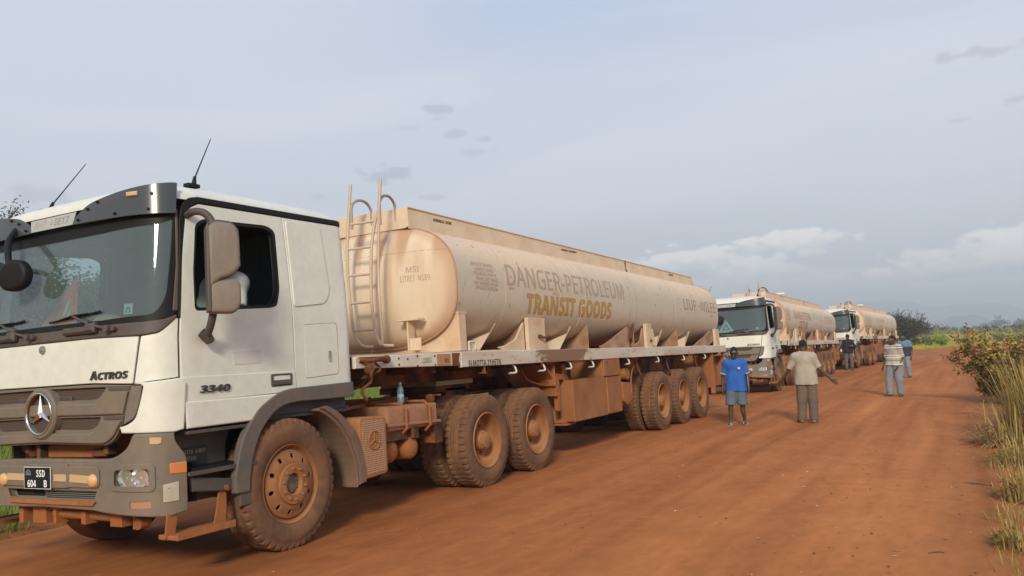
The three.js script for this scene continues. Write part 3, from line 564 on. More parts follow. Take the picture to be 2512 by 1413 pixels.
  part('back_wall', wp(sym([[3.50, 1.2], [4.66, 1.2], [4.66, 2.91], [3.50, 2.91]]).slice(0, 4), { d: 0.03, edge: 0.2 }), M.white, t);
  part('back_wall', wp(mir([[3.50, 1.2], [4.66, 1.2], [4.66, 2.91], [3.50, 2.91]]), { d: 0.03, edge: 0.2 }), M.white, t);
  // ---- roof: rings that shrink towards the middle
  {
    const pos = [], idx = [], uv = [], NR = 26, NS = 160, q = V(), c = V(0, 0, 0.18);
    for (let j = 0; j <= NR; j++) {
      const g = 1 - Math.pow(j / NR, 1.6);
      for (let i = 0; i < NS; i++) {
        const s = (i / NS * 2 - 1) * CAB.total; CAB(s, 2.93, q);
        const h = 0.225 * Math.pow(1 - Math.pow(g, 3.2), 1 / 2.3);
        const x = c.x + (q.x - c.x) * g, z = c.z + (q.z - c.z) * g;
        pos.push(x, 2.93 + h * (1 - 0.10 * sstep(0.3, 1.2, Math.abs(z - 0.1))), z); uv.push(x, z);
      }
    }
    for (let j = 0; j < NR; j++) for (let i = 0; i < NS; i++) { const a = j * NS + i, b = j * NS + (i + 1) % NS; idx.push(a, b, a + NS, b, b + NS, a + NS); }
    const g = new THREE.BufferGeometry(); g.setAttribute('position', new THREE.Float32BufferAttribute(pos, 3)); g.setAttribute('uv', new THREE.Float32BufferAttribute(uv, 2)); g.setIndex(idx); g.computeVertexNormals();
    part('roof', g, M.white, t);
  }
  // black strip under the roof that turns down in front of the door
  const strip = [[3.44, 2.972], [1.55, 2.966], [1.43, 2.945, 0.05], [1.365, 2.885, 0.05], [1.334, 2.78, 0.05], [1.332, 2.40], [1.324, 1.99], [1.340, 1.985], [1.356, 2.5, 0.2], [1.396, 2.80, 0.05], [1.44, 2.870, 0.04], [1.55, 2.914], [3.44, 2.920]];
  parts('gutter_strip', both(strip, { d: 0.05, off: 0.008, bev: 0.006 }), M.black, t);
  // ---- windscreen and what frames it
  const glassHalf = [[0, 2.70], [0.6, 2.703], [1.154, 2.725], [1.285, 2.768, 0.03], [1.268, 2.51], [1.232, 2.136, 0.1], [1.150, 2.013, 0.06], [0.679, 1.998], [0, 2.003]];
  const glass = sym(glassHalf);
  part('windscreen', wp(glass, { d: 0.006, off: -0.004, bev: 0, r: 0.02, edge: 0.06 }), M.glass, t);
  const surOut = sym([[0, 2.90], [1.20, 2.90], [1.325, 2.86, 0.04], [1.328, 2.40], [1.318, 2.02, 0.04], [1.24, 1.975, 0.05], [1.10, 1.962], [0, 1.955]]);
  part('windscreen_surround', wp(surOut, { d: 0.04, off: -0.002, r: 0.01, holes: [Object.assign(glass.map((p) => p.slice()), { r: 0.02 })], edge: 0.06 }), M.black, t);
  // pale dusty border that shows through the side of the glass
  parts('pillar_trim', both([[1.278, 2.04], [1.318, 2.04], [1.326, 2.40], [1.322, 2.84], [1.298, 2.84], [1.302, 2.40]], { d: 0.012, off: 0.010, r: 0.01 }), M.cowl, t);
  const cowl = sym([[0, 1.958], [1.09, 1.965], [1.23, 1.978, 0.03], [1.308, 2.012, 0.01], [1.312, 1.992, 0.01], [1.244, 1.926, 0.03], [1.184, 1.876, 0.03], [1.055, 1.862], [0.6, 1.872], [0, 1.873]]);
  part('cowl_panel', wp(cowl, { d: 0.05, off: 0.012, bev: 0.010, bs: 2, r: 0.004 }), M.cowl, t);
  // grab handles, washer jets and wipers on the cowl
  for (const s of [-0.53, 0.47]) part('grab_handle', mg([wrap(bx(0.36, 0.055, 0.05, s, 1.935, 0.03, 0.016), CAB, 0.08), wrap(bx(0.11, 0.075, 0.06, s + 0.15, 1.945, 0.04, 0.02), CAB, 0.08)]), M.greyDark, t);
  for (const s of [-0.15, 0.80]) {
    const w = sub('wiper', t), q = (s2, y, d) => { const g = bx(0.001, 0.001, 0.001, s2, y, d, 0); const h = wrap(g, CAB, 0); const p = h.attributes.position; return [p.getX(0), p.getY(0), p.getZ(0)]; };
    part('wiper_pivot', mg([cyl(q(s, 1.925, 0), q(s, 1.925, 0.07), 0.032, 0.026, 14), cyl(q(s + 0.05, 1.925, 0), q(s + 0.05, 1.925, 0.05), 0.02, 0.018, 12)]), M.greyDark, w);
    part('wiper_arm', mg([bar([q(s, 1.925, 0.055), q(s - 0.18, 1.965, 0.05), q(s - 0.42, 2.055, 0.035)], 0.0095, 8), bar([q(s + 0.02, 1.93, 0.045), q(s - 0.20, 1.975, 0.045), q(s - 0.40, 2.048, 0.035)], 0.006, 6)]), M.greyDark, w);
    part('wiper_blade', mg([bar([q(s - 0.74, 2.030, 0.012), q(s - 0.42, 2.047, 0.016), q(s - 0.13, 2.072, 0.012)], 0.0085, 6), bar([q(s - 0.60, 2.038, 0.022), q(s - 0.42, 2.058, 0.036), q(s - 0.26, 2.064, 0.022)], 0.007, 6)]), M.black, w);
  }
  // ---- sun visor
  const VIS = makeFrame(1.245, 0.7, 0.62, 4.8, -0.93, (y) => 1 - 0.05 * Math.max(0, (y - 2.6) / 0.5), (y) => 0.03 - 0.10 * (y - 2.8));
  const visR = [[0.288, 2.800], [0.300, 2.842], [0.362, 2.890, 0.05], [0.487, 2.950, 0.08], [0.73, 2.990, 0.1], [1.02, 3.022], [1.26, 3.048, 0.05], [1.324, 3.053, 0.015], [1.298, 2.800, 0.015], [1.13, 2.793, 0.1], [0.7, 2.794]];
  const visL = mir(visR).map(([s, y, r]) => [s + (s > -0.8 ? 0.03 : 0), y, ...(r ? [r] : [])]);
  for (const v of [visR, visL]) {
    const g = sub('sun_visor', t);
    part('visor_panel', wp(v, { fr: VIS, d: 0.012, r: 0.01, bev: 0.003, edge: 0.06 }), M.visor, g);
    const k = v === visR ? 1 : -1, dx = k < 0 ? 0.03 : 0;
    const sc = []; for (const [s, y] of [[0.482, 2.903], [0.367, 2.830], [0.60, 2.945], [1.101, 2.832], [1.13, 2.955], [0.80, 2.825]]) sc.push(wrap(mv(cyl([0, 0, 0.0], [0, 0, 0.016], 0.013, 0.009, 10), s * k + dx, y, 0), VIS, 0));
    parts('visor_screw', sc, M.black, g);
    part('marker_lamp', wrap(bx(0.10, 0.036, 0.022, 0.97 * k + dx, 2.963, 0.008, 0.006), VIS, 0), M.beige, g);
  }
  flatPrint([[-0.268, 2.806], [0.286, 2.804], [0.33, 2.904], [-0.284, 2.902]], T.visor, VIS, 0.0, 'visor_name_board', t);
  parts('visor_bracket', [-1.15, -0.6, 0.6, 1.1].map((s) => wrap(bx(0.05, 0.03, 0.09, s, 2.87, -0.05), VIS, 0)), M.black, t);
  // ---- grille
  const gOut = sym([[0, 1.518], [0.6, 1.518], [0.984, 1.497], [0.966, 1.444], [0.918, 1.281], [0.897, 1.228], [0.82, 1.098, 0.08], [0.735, 1.058, 0.03], [0, 1.075]]);
  const h1 = Object.assign(sym([[0, 1.508], [0.755, 1.500], [0.712, 1.43, 0.03], [0.632, 1.396, 0.03], [0, 1.405]]), { r: 0.01 }), h2 = Object.assign(sym([[0, 1.282], [0.690, 1.276], [0.658, 1.206, 0.03], [0.577, 1.172, 0.03], [0, 1.180]]), { r: 0.01 });
  part('grille_frame', wp(gOut, { d: 0.05, off: 0.006, r: 0.006, holes: [h1, h2] }), M.grey, t);
  part('grille_bar', wp(sym([[0, 1.385], [0.62, 1.377], [0.672, 1.392, 0.03], [0.722, 1.45, 0.03], [0.752, 1.462, 0.02], [0.962, 1.452], [0.914, 1.284], [0, 1.292]]), { d: 0.03, off: 0.030, bev: 0.014, bs: 3 }), M.grey, t);
  part('grille_bar', wp(sym([[0, 1.160], [0.57, 1.153], [0.64, 1.178, 0.03], [0.690, 1.228, 0.03], [0.72, 1.245, 0.02], [0.898, 1.236], [0.816, 1.112, 0.08], [0.732, 1.070, 0.03], [0, 1.088]]), { d: 0.03, off: 0.030, bev: 0.014, bs: 3 }), M.grey, t);
  part('grille_mesh', wp(sym([[0, 1.515], [0.78, 1.508], [0.70, 1.388], [0, 1.395]]), { d: 0.01, off: -0.022, bev: 0 }), M.mesh, t);
  part('grille_mesh', wp(sym([[0, 1.290], [0.71, 1.285], [0.62, 1.165], [0, 1.17]]), { d: 0.01, off: -0.022, bev: 0 }), M.mesh, t);
  parts('grille_inlay', [...both([[0.775, 1.462], [0.760, 1.498], [0.978, 1.492], [0.966, 1.458]], { d: 0.01, off: 0.010 }), ...both([[0.720, 1.248], [0.705, 1.276], [0.912, 1.270], [0.900, 1.242]], { d: 0.01, off: 0.010 })], M.greyDark, t);
  parts('grille_vane', both([[0.19, 1.405], [0.35, 1.405], [0.33, 1.44], [0.19, 1.44]], { d: 0.012, off: 0.004 }), M.greyDark, t);
  parts('air_deflector', both([[0.988, 1.494], [1.066, 1.490, 0.01], [1.048, 1.38, 0.05], [1.006, 1.25, 0.05], [0.908, 1.207, 0.01], [0.926, 1.281], [0.970, 1.444]], { d: 0.02, off: 0.014 }), M.grey, t);
  { // round badge with a three-pointed star
    const b = sub('star_badge', t); b.position.set(0.0, 1.315, 1.42);
    part('badge_housing', creased(lathe([[0.205, -0.03], [0.202, 0.035], [0.190, 0.050], [0.172, 0.052], [0.162, 0.046], [0.158, 0.02], [0.158, 0.0]], 56, 'z'), 0.4), M.grey, b);
    part('badge_mesh', lathe([[0.16, 0.006], [0.001, 0.006]], 40, 'z'), M.meshBrown, b);
    part('badge_ring', lathe([[0.150, 0.050], [0.153, 0.058], [0.160, 0.061], [0.167, 0.058], [0.170, 0.050], [0.160, 0.046], [0.150, 0.050]], 64, 'z'), M.chrome, b);
    const pos = [], tip = 0.158, inn = 0.030, hz = 0.060, bz = 0.036;
    const ring = []; for (let k = 0; k < 6; k++) { const a = Math.PI / 2 + k * Math.PI / 3, r = k % 2 ? inn : tip; ring.push([Math.cos(a) * r, Math.sin(a) * r]); }
    for (let k = 0; k < 6; k++) { const a = ring[k], c = ring[(k + 1) % 6]; pos.push(0, 0, hz, a[0], a[1], bz, c[0], c[1], bz, a[0], a[1], bz, a[0], a[1], bz - 0.014, c[0], c[1], bz, c[0], c[1], bz, a[0], a[1], bz - 0.014, c[0], c[1], bz - 0.014); }
    const g = new THREE.BufferGeometry(); g.setAttribute('position', new THREE.Float32BufferAttribute(pos, 3)); g.computeVertexNormals(); part('badge_star', g, M.chrome, b);
  }
  part('bonnet_lock', mg([wrap(mv(cyl([0, 0, -0.005], [0, 0, 0.018], 0.036, 0.030, 20), -0.01, 1.818, 0), CAB, 0), wrap(mv(cyl([0, 0, 0.018], [0, 0, 0.026], 0.014, 0.012, 12), -0.01, 1.818, 0), CAB, 0)]), M.steel, t);
  { const g = mg([textGeo('A', 0.066, 0.010, 0.22, 1.15), textGeo('CTROS', 0.052, 0.010, 0.22, 1.25).translate(0.075, 0, 0)]); g.computeBoundingBox(); const w = g.boundingBox.max.x; const p = g.attributes.position; for (let i = 0; i < p.count; i++) p.setX(i, p.getX(i) * 0.385 / w); g.translate(0.572, 1.553, 0.002); part('model_name', wrap(g, CAB, 0), M.label, t); }
  { const g = textGeo('3340', 0.054, 0.008, 0.20, 1.6); g.computeBoundingBox(); const w = g.boundingBox.max.x; const p = g.attributes.position; for (let i = 0; i < p.count; i++) p.setX(i, p.getX(i) * 0.305 / w); g.translate(1.495, 1.404, 0.009); part('model_number', wrap(g, CAB, 0), M.label, t); }
  // ---- behind the gap under the grille
  parts('radiator_panel', ([bx(1.5, 0.34, 0.05, 0, 0.98, 1.10), bx(0.9, 0.10, 0.06, 0.02, 1.0, 1.24)]), M.mud, t);
  parts('crossmember', ([bx(0.05, 0.16, 0.08, -0.22, 1.0, 1.30), bx(0.06, 0.10, 0.08, 0.62, 1.03, 1.30), cyl([-0.55, 1.03, 1.22], [-0.35, 1.0, 1.30], 0.05, 0.04, 12), bx(0.18, 0.06, 0.06, 0.48, 0.99, 1.27)]), M.mudDark, t);
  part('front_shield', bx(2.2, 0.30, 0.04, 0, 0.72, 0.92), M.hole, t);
  // ---- bumper
  const bo = (p, o = {}) => wp(p, { fr: BUM, ...o });
  const bOut = sym([[0, 0.965], [0.70, 0.958], [0.80, 0.962], [0.872, 0.978, 0.04], [0.972, 1.035, 0.05], [1.016, 1.125, 0.03], [1.030, 1.135], [1.325, 1.126, 0.02], [1.330, 1.06, 0.06], [1.420, 0.94, 0.04], [1.418, 0.538, 0.02], [1.275, 0.515], [0.74, 0.562, 0.02], [0.60, 0.578], [0, 0.592]]);
  const hl = Object.assign([[0.808, 0.735], [0.822, 0.908], [1.172, 0.908], [1.172, 0.720]], { r: 0.045 }), intk = Object.assign([[-0.42, 0.652], [-0.47, 0.742], [0.680, 0.735], [0.640, 0.655]], { r: 0.02 }), fog = Object.assign([[0.972, 0.584], [0.972, 0.656], [1.160, 0.656], [1.160, 0.580]], { r: 0.02 });
  const hlm = Object.assign(mir(hl), { r: 0.045 }), fogm = Object.assign(mir(fog), { r: 0.02 });
  part('bumper', bo(bOut, { d: 0.06, r: 0.01, bev: 0.012, bs: 2, holes: [hl, hlm, intk, fog, fogm] }), M.grey, t);
  part('bumper_trim', mg([bo(Object.assign([[-0.55, 0.752], [-0.55, 0.915], [0.70, 0.908], [0.70, 0.745]], { r: 0.03 }), { d: 0.02, off: 0.016, bev: 0.010, bs: 2, r: 0.05 }), bo([[-0.16, 0.742], [-0.16, 0.925], [0.345, 0.925], [0.345, 0.742]], { d: 0.02, off: 0.022, bev: 0.006, r: 0.02 })]), M.grey, t);
  const stripeY = (s) => 0.822 - 0.012 * s;
  parts('yellow_stripe', ([bo([[-0.43, 0.800], [-0.43, 0.853], [-0.185, 0.850], [-0.185, 0.797]], { d: 0.005, off: 0.021, bev: 0.001 }), bo([[0.37, 0.790], [0.37, 0.850], [0.60, 0.838], [0.60, 0.782]], { d: 0.005, off: 0.021, bev: 0.001 }), bo([[0.185, 0.797], [0.185, 0.848], [0.335, 0.848], [0.335, 0.794]], { d: 0.005, off: 0.027, bev: 0.001 })]), M.beige, t);
  for (const s of [-0.475, 0.640]) part('round_reflector', wrap(mv(lathe([[0.0, 0.03], [0.03, 0.026], [0.046, 0.012], [0.050, 0.0]], 20, 'z'), s, 0.803, 0.018).scale(1, 1, 1), BUM, 0), M.amberPale, t);
  flatPrint([[-0.182, 0.736], [-0.182, 0.906], [0.160, 0.904], [0.160, 0.734]], T.plate, BUM, 0.034, 'number_plate', t, std('number_plate_print', [1, 1, 1], 0.45, 0, { map: T.plate }));
  // intake: slats and the step below
  for (let k = 0; k < 5; k++) part('intake_slat', bo([[-0.02, 0.667 + k * 0.0145], [-0.02, 0.674 + k * 0.0145], [0.66, 0.672 + k * 0.0145], [0.66, 0.665 + k * 0.0145]], { d: 0.03, off: -0.035, bev: 0.001 }), M.steel, t);
  part('intake_back', bo([[-0.5, 0.64], [-0.5, 0.76], [0.70, 0.76], [0.70, 0.64]], { d: 0.01, off: -0.075, bev: 0 }), M.hole, t);
  part('bumper_step', wp([[-0.40, 0.618], [-0.43, 0.655], [0.66, 0.648], [0.62, 0.612]], { fr: BUM, d: 0.075, off: 0.018, r: 0.01 }), M.mud, t);
  // lamps
  for (const sd of [1, -1]) {
    const L = sub('headlight', t), f = (p) => sd > 0 ? p : Object.assign(mir(p), { r: p.r });
    part('headlight_bezel', mg([bo(f([[0.796, 0.722], [0.808, 0.920], [1.184, 0.920], [1.184, 0.706]]), { d: 0.03, off: 0.010, r: 0.05, bev: 0.008, bs: 2, holes: [f(Object.assign([[0.842, 0.752], [0.850, 0.886], [1.146, 0.886], [1.146, 0.742]], { r: 0.035 }))] })]), M.grey, L);
    const bowl = [];
    for (const [s, y, r] of [[0.935, 0.815, 0.070], [1.060, 0.815, 0.070]]) bowl.push(wrap(mv(lathe([[r, 0], [r * 0.86, -0.022], [r * 0.6, -0.042], [r * 0.30, -0.052], [r * 0.18, -0.03], [0.001, -0.02]], 28, 'z'), s * sd, y, -0.012), BUM, 0));
    bowl.push(bo(f([[0.846, 0.756], [0.852, 0.882], [1.142, 0.882], [1.142, 0.746]]), { d: 0.006, off: -0.035, bev: 0.001 }));
    bowl.push(wrap(mv(cyl([0, 0, -0.03], [0, 0, -0.004], 0.022, 0.030, 18), 0.998 * sd, 0.765, 0), BUM, 0), wrap(mv(cyl([0, 0, -0.03], [0, 0, -0.006], 0.016, 0.020, 14), 1.115 * sd, 0.775, 0), BUM, 0));
    part('lamp_reflector', mg(bowl), M.reflector, L);
    part('lamp_cover', bo(f(Object.assign([[0.838, 0.748], [0.846, 0.890], [1.150, 0.890], [1.150, 0.738]], {})), { d: 0.006, off: 0.006, r: 0.035, bev: 0.001, edge: 0.04 }), M.lens, L);
    part('indicator', bo(f([[1.284, 0.826], [1.280, 0.902], [1.414, 0.902], [1.412, 0.816]]), { d: 0.03, off: 0.006, r: 0.012 }), M.amber, t);
    part('fog_lamp', bo(f([[0.978, 0.590], [0.978, 0.650], [1.154, 0.650], [1.154, 0.586]]), { d: 0.03, off: -0.006, r: 0.018 }), M.fogDusty, t);
  }
  flatPrint([[1.231, 0.625], [1.231, 0.752], [1.343, 0.764], [1.343, 0.625]], T.sticker, BUM, 0.006, 'paper_sticker', t);
  part('yellow_sticker', bo([[1.148, 1.056], [1.148, 1.104], [1.230, 1.098], [1.228, 1.060], [1.205, 1.050]], { d: 0.004, off: 0.004, bev: 0.001 }), M.beige, t);
  // tow gear under the bumper
  parts('tow_gear', ([cyl([-0.05, 0.52, 1.30], [0.70, 0.50, 1.26], 0.040, 0.040, 14), bx(0.13, 0.14, 0.10, 0.69, 0.505, 1.27), bx(0.03, 0.15, 0.12, 0.02, 0.52, 1.31), bx(0.05, 0.10, 0.12, 0.36, 0.50, 1.30), bx(0.14, 0.03, 0.1, 0.05, 0.575, 1.33), bx(0.17, 0.16, 0.14, -0.19, 0.52, 1.29), bx(0.05, 0.16, 0.2, -0.40, 0.52, 1.28), bx(0.04, 0.14, 0.09, 0.83, 0.48, 1.22), cyl([0.90, 0.46, 1.2], [0.90, 0.46, 1.29], 0.045, 0.045, 14)]), M.mud, t);
  // ---- wheel arch, side step well, step
  const ARCH = makeFrame(1.275, 0.7, 0.72, 5, -0.95, () => 1, () => 0);
  const arch = [[1.850, 0.58, 0.02], [1.848, 0.72, 0.2], [1.930, 1.00, 0.2], [2.043, 1.146, 0.1], [2.126, 1.234, 0.1], [2.278, 1.318, 0.1], [2.415, 1.364, 0.1], [2.544, 1.382], [3.36, 1.398], [3.376, 1.256, 0.02], [2.95, 1.258], [2.561, 1.262, 0.1], [2.39, 1.238, 0.15], [2.256, 1.163, 0.15], [2.134, 1.044, 0.2], [2.042, 0.859, 0.3], [2.005, 0.68, 0.1], [2.00, 0.58, 0.02]];
  parts('wheel_arch', both(arch, { fr: ARCH, d: 0.07, off: -0.012, bev: 0.010, bs: 2 }), M.archGrey, t);
  for (const sd of [1, -1]) {
    const f = (p) => sd > 0 ? p : mir(p);
    part('step_well', mg([wp(f([[1.34, 0.56], [1.34, 1.125], [2.0, 1.14], [1.93, 0.98], [1.90, 0.56]]), { d: 0.02, off: -0.20 }), bx(0.30, 0.03, 0.70, sd * 1.10, 0.80, 0.75), bx(0.26, 0.025, 0.62, sd * 1.10, 1.11, 0.78)]), M.greyDark, t);
    part('step_tread', bx(0.20, 0.02, 0.50, sd * 1.12, 0.825, 0.80), M.black, t);
    part('step_skirt', mg([wp(f([[1.42, 0.66], [1.40, 0.775], [1.86, 0.70], [1.85, 0.60]]), { d: 0.04, off: -0.01, bev: 0.012, bs: 2 }), wp(f([[1.86, 0.47, 0.01], [1.86, 0.60], [2.00, 0.60], [2.00, 0.47, 0.03]]), { d: 0.05, off: 0.015, bev: 0.01 })]), M.greyDark, t);
    // folding iron step
    const st = sub('boarding_step', t), X = sd * 1.20;
    part('step_plate', mg([bx(0.20, 0.035, 0.56, X, 0.365, 0.99), bx(0.012, 0.05, 0.56, X + sd * 0.10, 0.372, 0.99)]), M.mud, st);
    parts('step_hanger', ([plate([[0.72, 0.36], [0.84, 0.36], [0.80, 0.50], [0.77, 0.66], [0.70, 0.66], [0.70, 0.50]].map(([z, y]) => [-z, y]), { d: 0.014 }).rotateY(Math.PI / 2).translate(X, 0, 0), plate([[1.20, 0.36], [1.29, 0.36], [1.26, 0.58], [1.16, 0.58]].map(([z, y]) => [-z, y]), { d: 0.014 }).rotateY(Math.PI / 2).translate(X, 0, 0), cyl([X - sd * 0.1, 0.645, 0.72], [X + sd * 0.03, 0.645, 0.72], 0.022, 0.022, 12)]), M.mud, st);
  }
  flatPrint([[1.46, 0.845], [1.46, 0.985], [1.72, 0.985], [1.72, 0.845]], T.stepText, CAB, -0.192, 'step_lettering', t);
  // rear half of the arch: muddy flap behind the wheel
  for (const sd of [1, -1]) {
    const arc = []; for (let k = 0; k <= 14; k++) { const a = lerp(1.25, -0.06, k / 14); arc.push([-0.13 - Math.sin(Math.PI / 2 - a) * 0.76 + 0.0, 0.46 + Math.sin(a) * 0.76]); }
    const outer = arc, inner = arc.map(([z, y]) => [z + 0.03, y - 0.02]).reverse();
    const shp = [...outer, ...inner].map(([z, y]) => [-z, y]);
    part('rear_mudguard', plate(shp, { d: 0.36, bev: 0.006 }).rotateY(Math.PI / 2).translate(sd > 0 ? 1.25 : -0.89, 0, 0), M.mudguard, t);
    const arc2 = arc.map(([z, y]) => [z - 0.10, y + 0.015]);
    part('mudguard_lip', plate([...arc2, ...arc.slice().reverse()].map(([z, y]) => [-z, y]), { d: 0.05, bev: 0.008 }).rotateY(Math.PI / 2).translate(sd > 0 ? 1.262 : -1.212, 0, 0), M.mudguard, t);
  }
  // inner wheel housing
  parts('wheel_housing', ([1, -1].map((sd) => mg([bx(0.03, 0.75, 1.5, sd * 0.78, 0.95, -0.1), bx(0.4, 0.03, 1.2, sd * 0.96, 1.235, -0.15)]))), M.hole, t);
  // ---- mirrors
  for (const sd of [1, -1]) {
    const m = sub('mirror', t);
    const body = (z0, z1, y0, y1, rr, cut) => { const g = plate(cut || rectPts(-z0, y0, -z1, y1), { d: 0.20, r: rr, bev: 0.035, bs: 4 }); return g; };
    const cz = 1.08;
    const at = (g) => { const r0 = prep(g).scale(0.68, 1, 0.9); r0.computeVertexNormals(); const r = toCreasedNormals(r0, 0.6).rotateY(Math.PI / 2 - 0.62); r.translate(1.50, 0, 0.93); return sd > 0 ? r : flipX(r); };
    // outlines in the plane of the housing: u along it (towards the rear positive), y up
    const upR = [[-0.165, 2.20], [-0.175, 2.665, 0.03], [-0.09, 2.705, 0.06], [0.10, 2.690, 0.07], [0.165, 2.62, 0.06], [0.170, 2.36, 0.05], [0.10, 2.29, 0.08], [-0.05, 2.255, 0.05], [-0.12, 2.215, 0.02]];
    const loR = [[-0.165, 2.00, 0.03], [-0.165, 2.24, 0.02], [0.10, 2.262, 0.03], [0.165, 2.225, 0.04], [0.168, 2.06, 0.06], [0.10, 1.995, 0.06]];
    part('mirror_housing', at(mg([creased(plate(upR, { d: 0.19, off: 0.10, r: 0.03, bev: 0.035, bs: 4 }), 0.7), creased(plate(loR, { d: 0.17, off: 0.09, r: 0.03, bev: 0.032, bs: 4 }), 0.7)])), M.mirrorGrey, m);
    part('mirror_rim', at(mg([plate([[-0.195, 2.01], [-0.195, 2.66, 0.03], [-0.165, 2.70, 0.02], [-0.15, 2.66], [-0.15, 2.01]], { d: 0.16, off: 0.09, bev: 0.014, bs: 2 }), plate([[-0.18, 2.64], [-0.178, 2.685, 0.03], [-0.09, 2.724, 0.06], [0.10, 2.708, 0.07], [0.176, 2.63, 0.05], [0.15, 2.58], [0.07, 2.60, 0.05]], { d: 0.16, off: 0.06, bev: 0.014, bs: 2 })])), M.greyDark, m);
    part('mirror_glass', at(mg([plate([[-0.14, 2.31], [-0.14, 2.63], [0.13, 2.62], [0.14, 2.38], [0.06, 2.31]], { d: 0.006, off: -0.092, r: 0.03 }), plate([[-0.14, 2.03], [-0.14, 2.21], [0.12, 2.22], [0.13, 2.06]], { d: 0.006, off: -0.082, r: 0.03 })])), M.mirrorGlass, m);
    const arm = (pts, r) => { const g = mg(tube(pts, r, 10, 24)); return sd > 0 ? g : flipX(g); };
    part('mirror_arm', mg([arm([[1.17, 2.80, 0.985], [1.27, 2.815, 1.00], [1.36, 2.795, 0.985], [1.40, 2.74, 0.955], [1.42, 2.64, 0.94]], 0.030), arm([[1.42, 2.06, 0.97], [1.40, 1.98, 0.965], [1.35, 1.90, 0.95], [1.29, 1.845, 0.925], [1.22, 1.835, 0.90]], 0.030), arm([[1.27, 1.87, 0.96], [1.285, 1.835, 0.92], [1.28, 1.80, 0.89]], 0.040)]), M.greyDark, m);
  }
  { // small mirror over the windscreen corner, on two arms
    const m = sub('front_mirror', t);
    parts('mirror_arm', ([tube([[-0.50, 2.86, 1.33], [-0.40, 2.75, 1.45], [-0.30, 2.62, 1.52], [-0.25, 2.52, 1.54]], 0.026, 8), tube([[-0.95, 2.62, 1.28], [-0.70, 2.59, 1.42], [-0.48, 2.56, 1.50], [-0.30, 2.50, 1.53]], 0.022, 8)]), M.black, m);
    part('mirror_housing', creased(plate([[-0.15, -0.05], [-0.13, 0.06], [-0.03, 0.13], [0.09, 0.11], [0.15, 0.02], [0.12, -0.10], [0.0, -0.14], [-0.10, -0.12]], { d: 0.10, r: 0.06, bev: 0.035, bs: 4 }), 0.8).rotateY(0.25).translate(-0.20, 2.44, 1.56), M.black, m);
  }
  // ---- aerials
  for (const [x, z, dx, dz] of [[0.9, 0.69, 0.02, -0.20], [-0.80, 0.86, 0.25, -0.22]]) {
    const a = sub('aerial', t), y = 3.125;
    part('aerial_base', mg([bx(0.06, 0.03, 0.14, x, y, z, 0.012), cyl([x, y, z - 0.02], [x + dx * 0.16, y + 0.085, z + dz * 0.16], 0.024, 0.012, 10)]), M.black, a);
    part('aerial_rod', cyl([x + dx * 0.15, y + 0.07, z + dz * 0.15], [x + dx, y + 0.44, z + dz], 0.007, 0.004, 6), M.black, a);
  }
  // ---- cab interior
  part('cab_floor', bx(2.3, 0.05, 2.0, 0, 1.15, 0.1), M.inside, t);
  part('dashboard', mg([creased(plate([[-1.24, 1.50], [-1.24, 1.93], [-1.10, 1.975], [-0.72, 1.93], [-0.62, 1.75], [-0.66, 1.50]].map(([z, y]) => [z, y]), { d: 2.15, r: 0.03, bev: 0.01 }), 0.5).rotateY(Math.PI / 2).translate(1.075, 0, 0), bx(0.62, 0.12, 0.30, 0.55, 1.98, 0.93, 0.04), bx(0.5, 0.05, 0.3, -0.5, 1.985, 1.02, 0.02)]), M.dash, t);
  part('dash_mat', bx(0.55, 0.02, 0.22, 0.75, 2.015, 1.06, 0.006), M.tan, t);
  for (const x of [0.52, -0.62]) { const s = sub('seat', t); part('seat_cushion', bx(0.52, 0.16, 0.52, x, 1.66, 0.32, 0.05), M.seat, s); part('seat_back', mv(bx(0.50, 0.78, 0.16, 0, 0, 0, 0.06), x, 2.06, 0.02, -0.14), M.seat, s); part('head_rest', bx(0.26, 0.18, 0.12, x, 2.53, -0.06, 0.05), M.seat, s); part('seat_base', bx(0.36, 0.42, 0.36, x, 1.38, 0.30), M.hole, s); }
  part('steering_wheel', mg([mv(new THREE.TorusGeometry(0.235, 0.017, 8, 28), 0.52, 1.98, 0.72, -1.0), cyl([0.52, 1.98, 0.72], [0.52, 1.62, 0.98], 0.035, 0.05, 10), mv(bx(0.44, 0.05, 0.03, 0, 0, 0, 0.01), 0.52, 1.97, 0.725, -1.0)]), M.black, t);
  parts('curtain_fold', [...Array(11)].map((_, k) => bx(0.20, 1.1, 0.03 + 0.03 * (k % 2), -0.95 + k * 0.19, 2.33, -0.50 - 0.01 * (k % 2), 0.012)), M.curtain, t);
  part('roof_lining', bx(2.1, 0.03, 1.75, 0, 2.90, 0.15), M.inside, t);
  flatPrint([[0.885, 2.035], [0.885, 2.115], [0.965, 2.115], [0.965, 2.035]], T.wscard, CAB, -0.014, 'windscreen_card', t);
  part('sun_blind', wp(sym([[0, 2.70], [1.20, 2.74], [1.20, 2.82], [0, 2.80]]), { d: 0.006, off: -0.05, bev: 0 }), M.black, t);
  // ---- chassis
  part('chassis_frame', mg([1, -1].map((s) => mg([bx(0.075, 0.28, 6.6, s * 0.42, 0.90, -2.35), bx(0.02, 0.30, 6.6, s * 0.385, 0.90, -2.35)])).concat([bx(0.8, 0.14, 0.10, 0, 0.90, -1.0), bx(0.8, 0.14, 0.10, 0, 0.90, -2.8), bx(0.8, 0.14, 0.10, 0, 0.90, -5.5)])), M.mudDark, t);
  part('front_axle', mg([bx(1.8, 0.12, 0.14, 0, 0.50, 0), cyl([-0.9, 0.56, 0], [0.9, 0.56, 0], 0.06, 0.06, 12)]), M.mudDark, t);
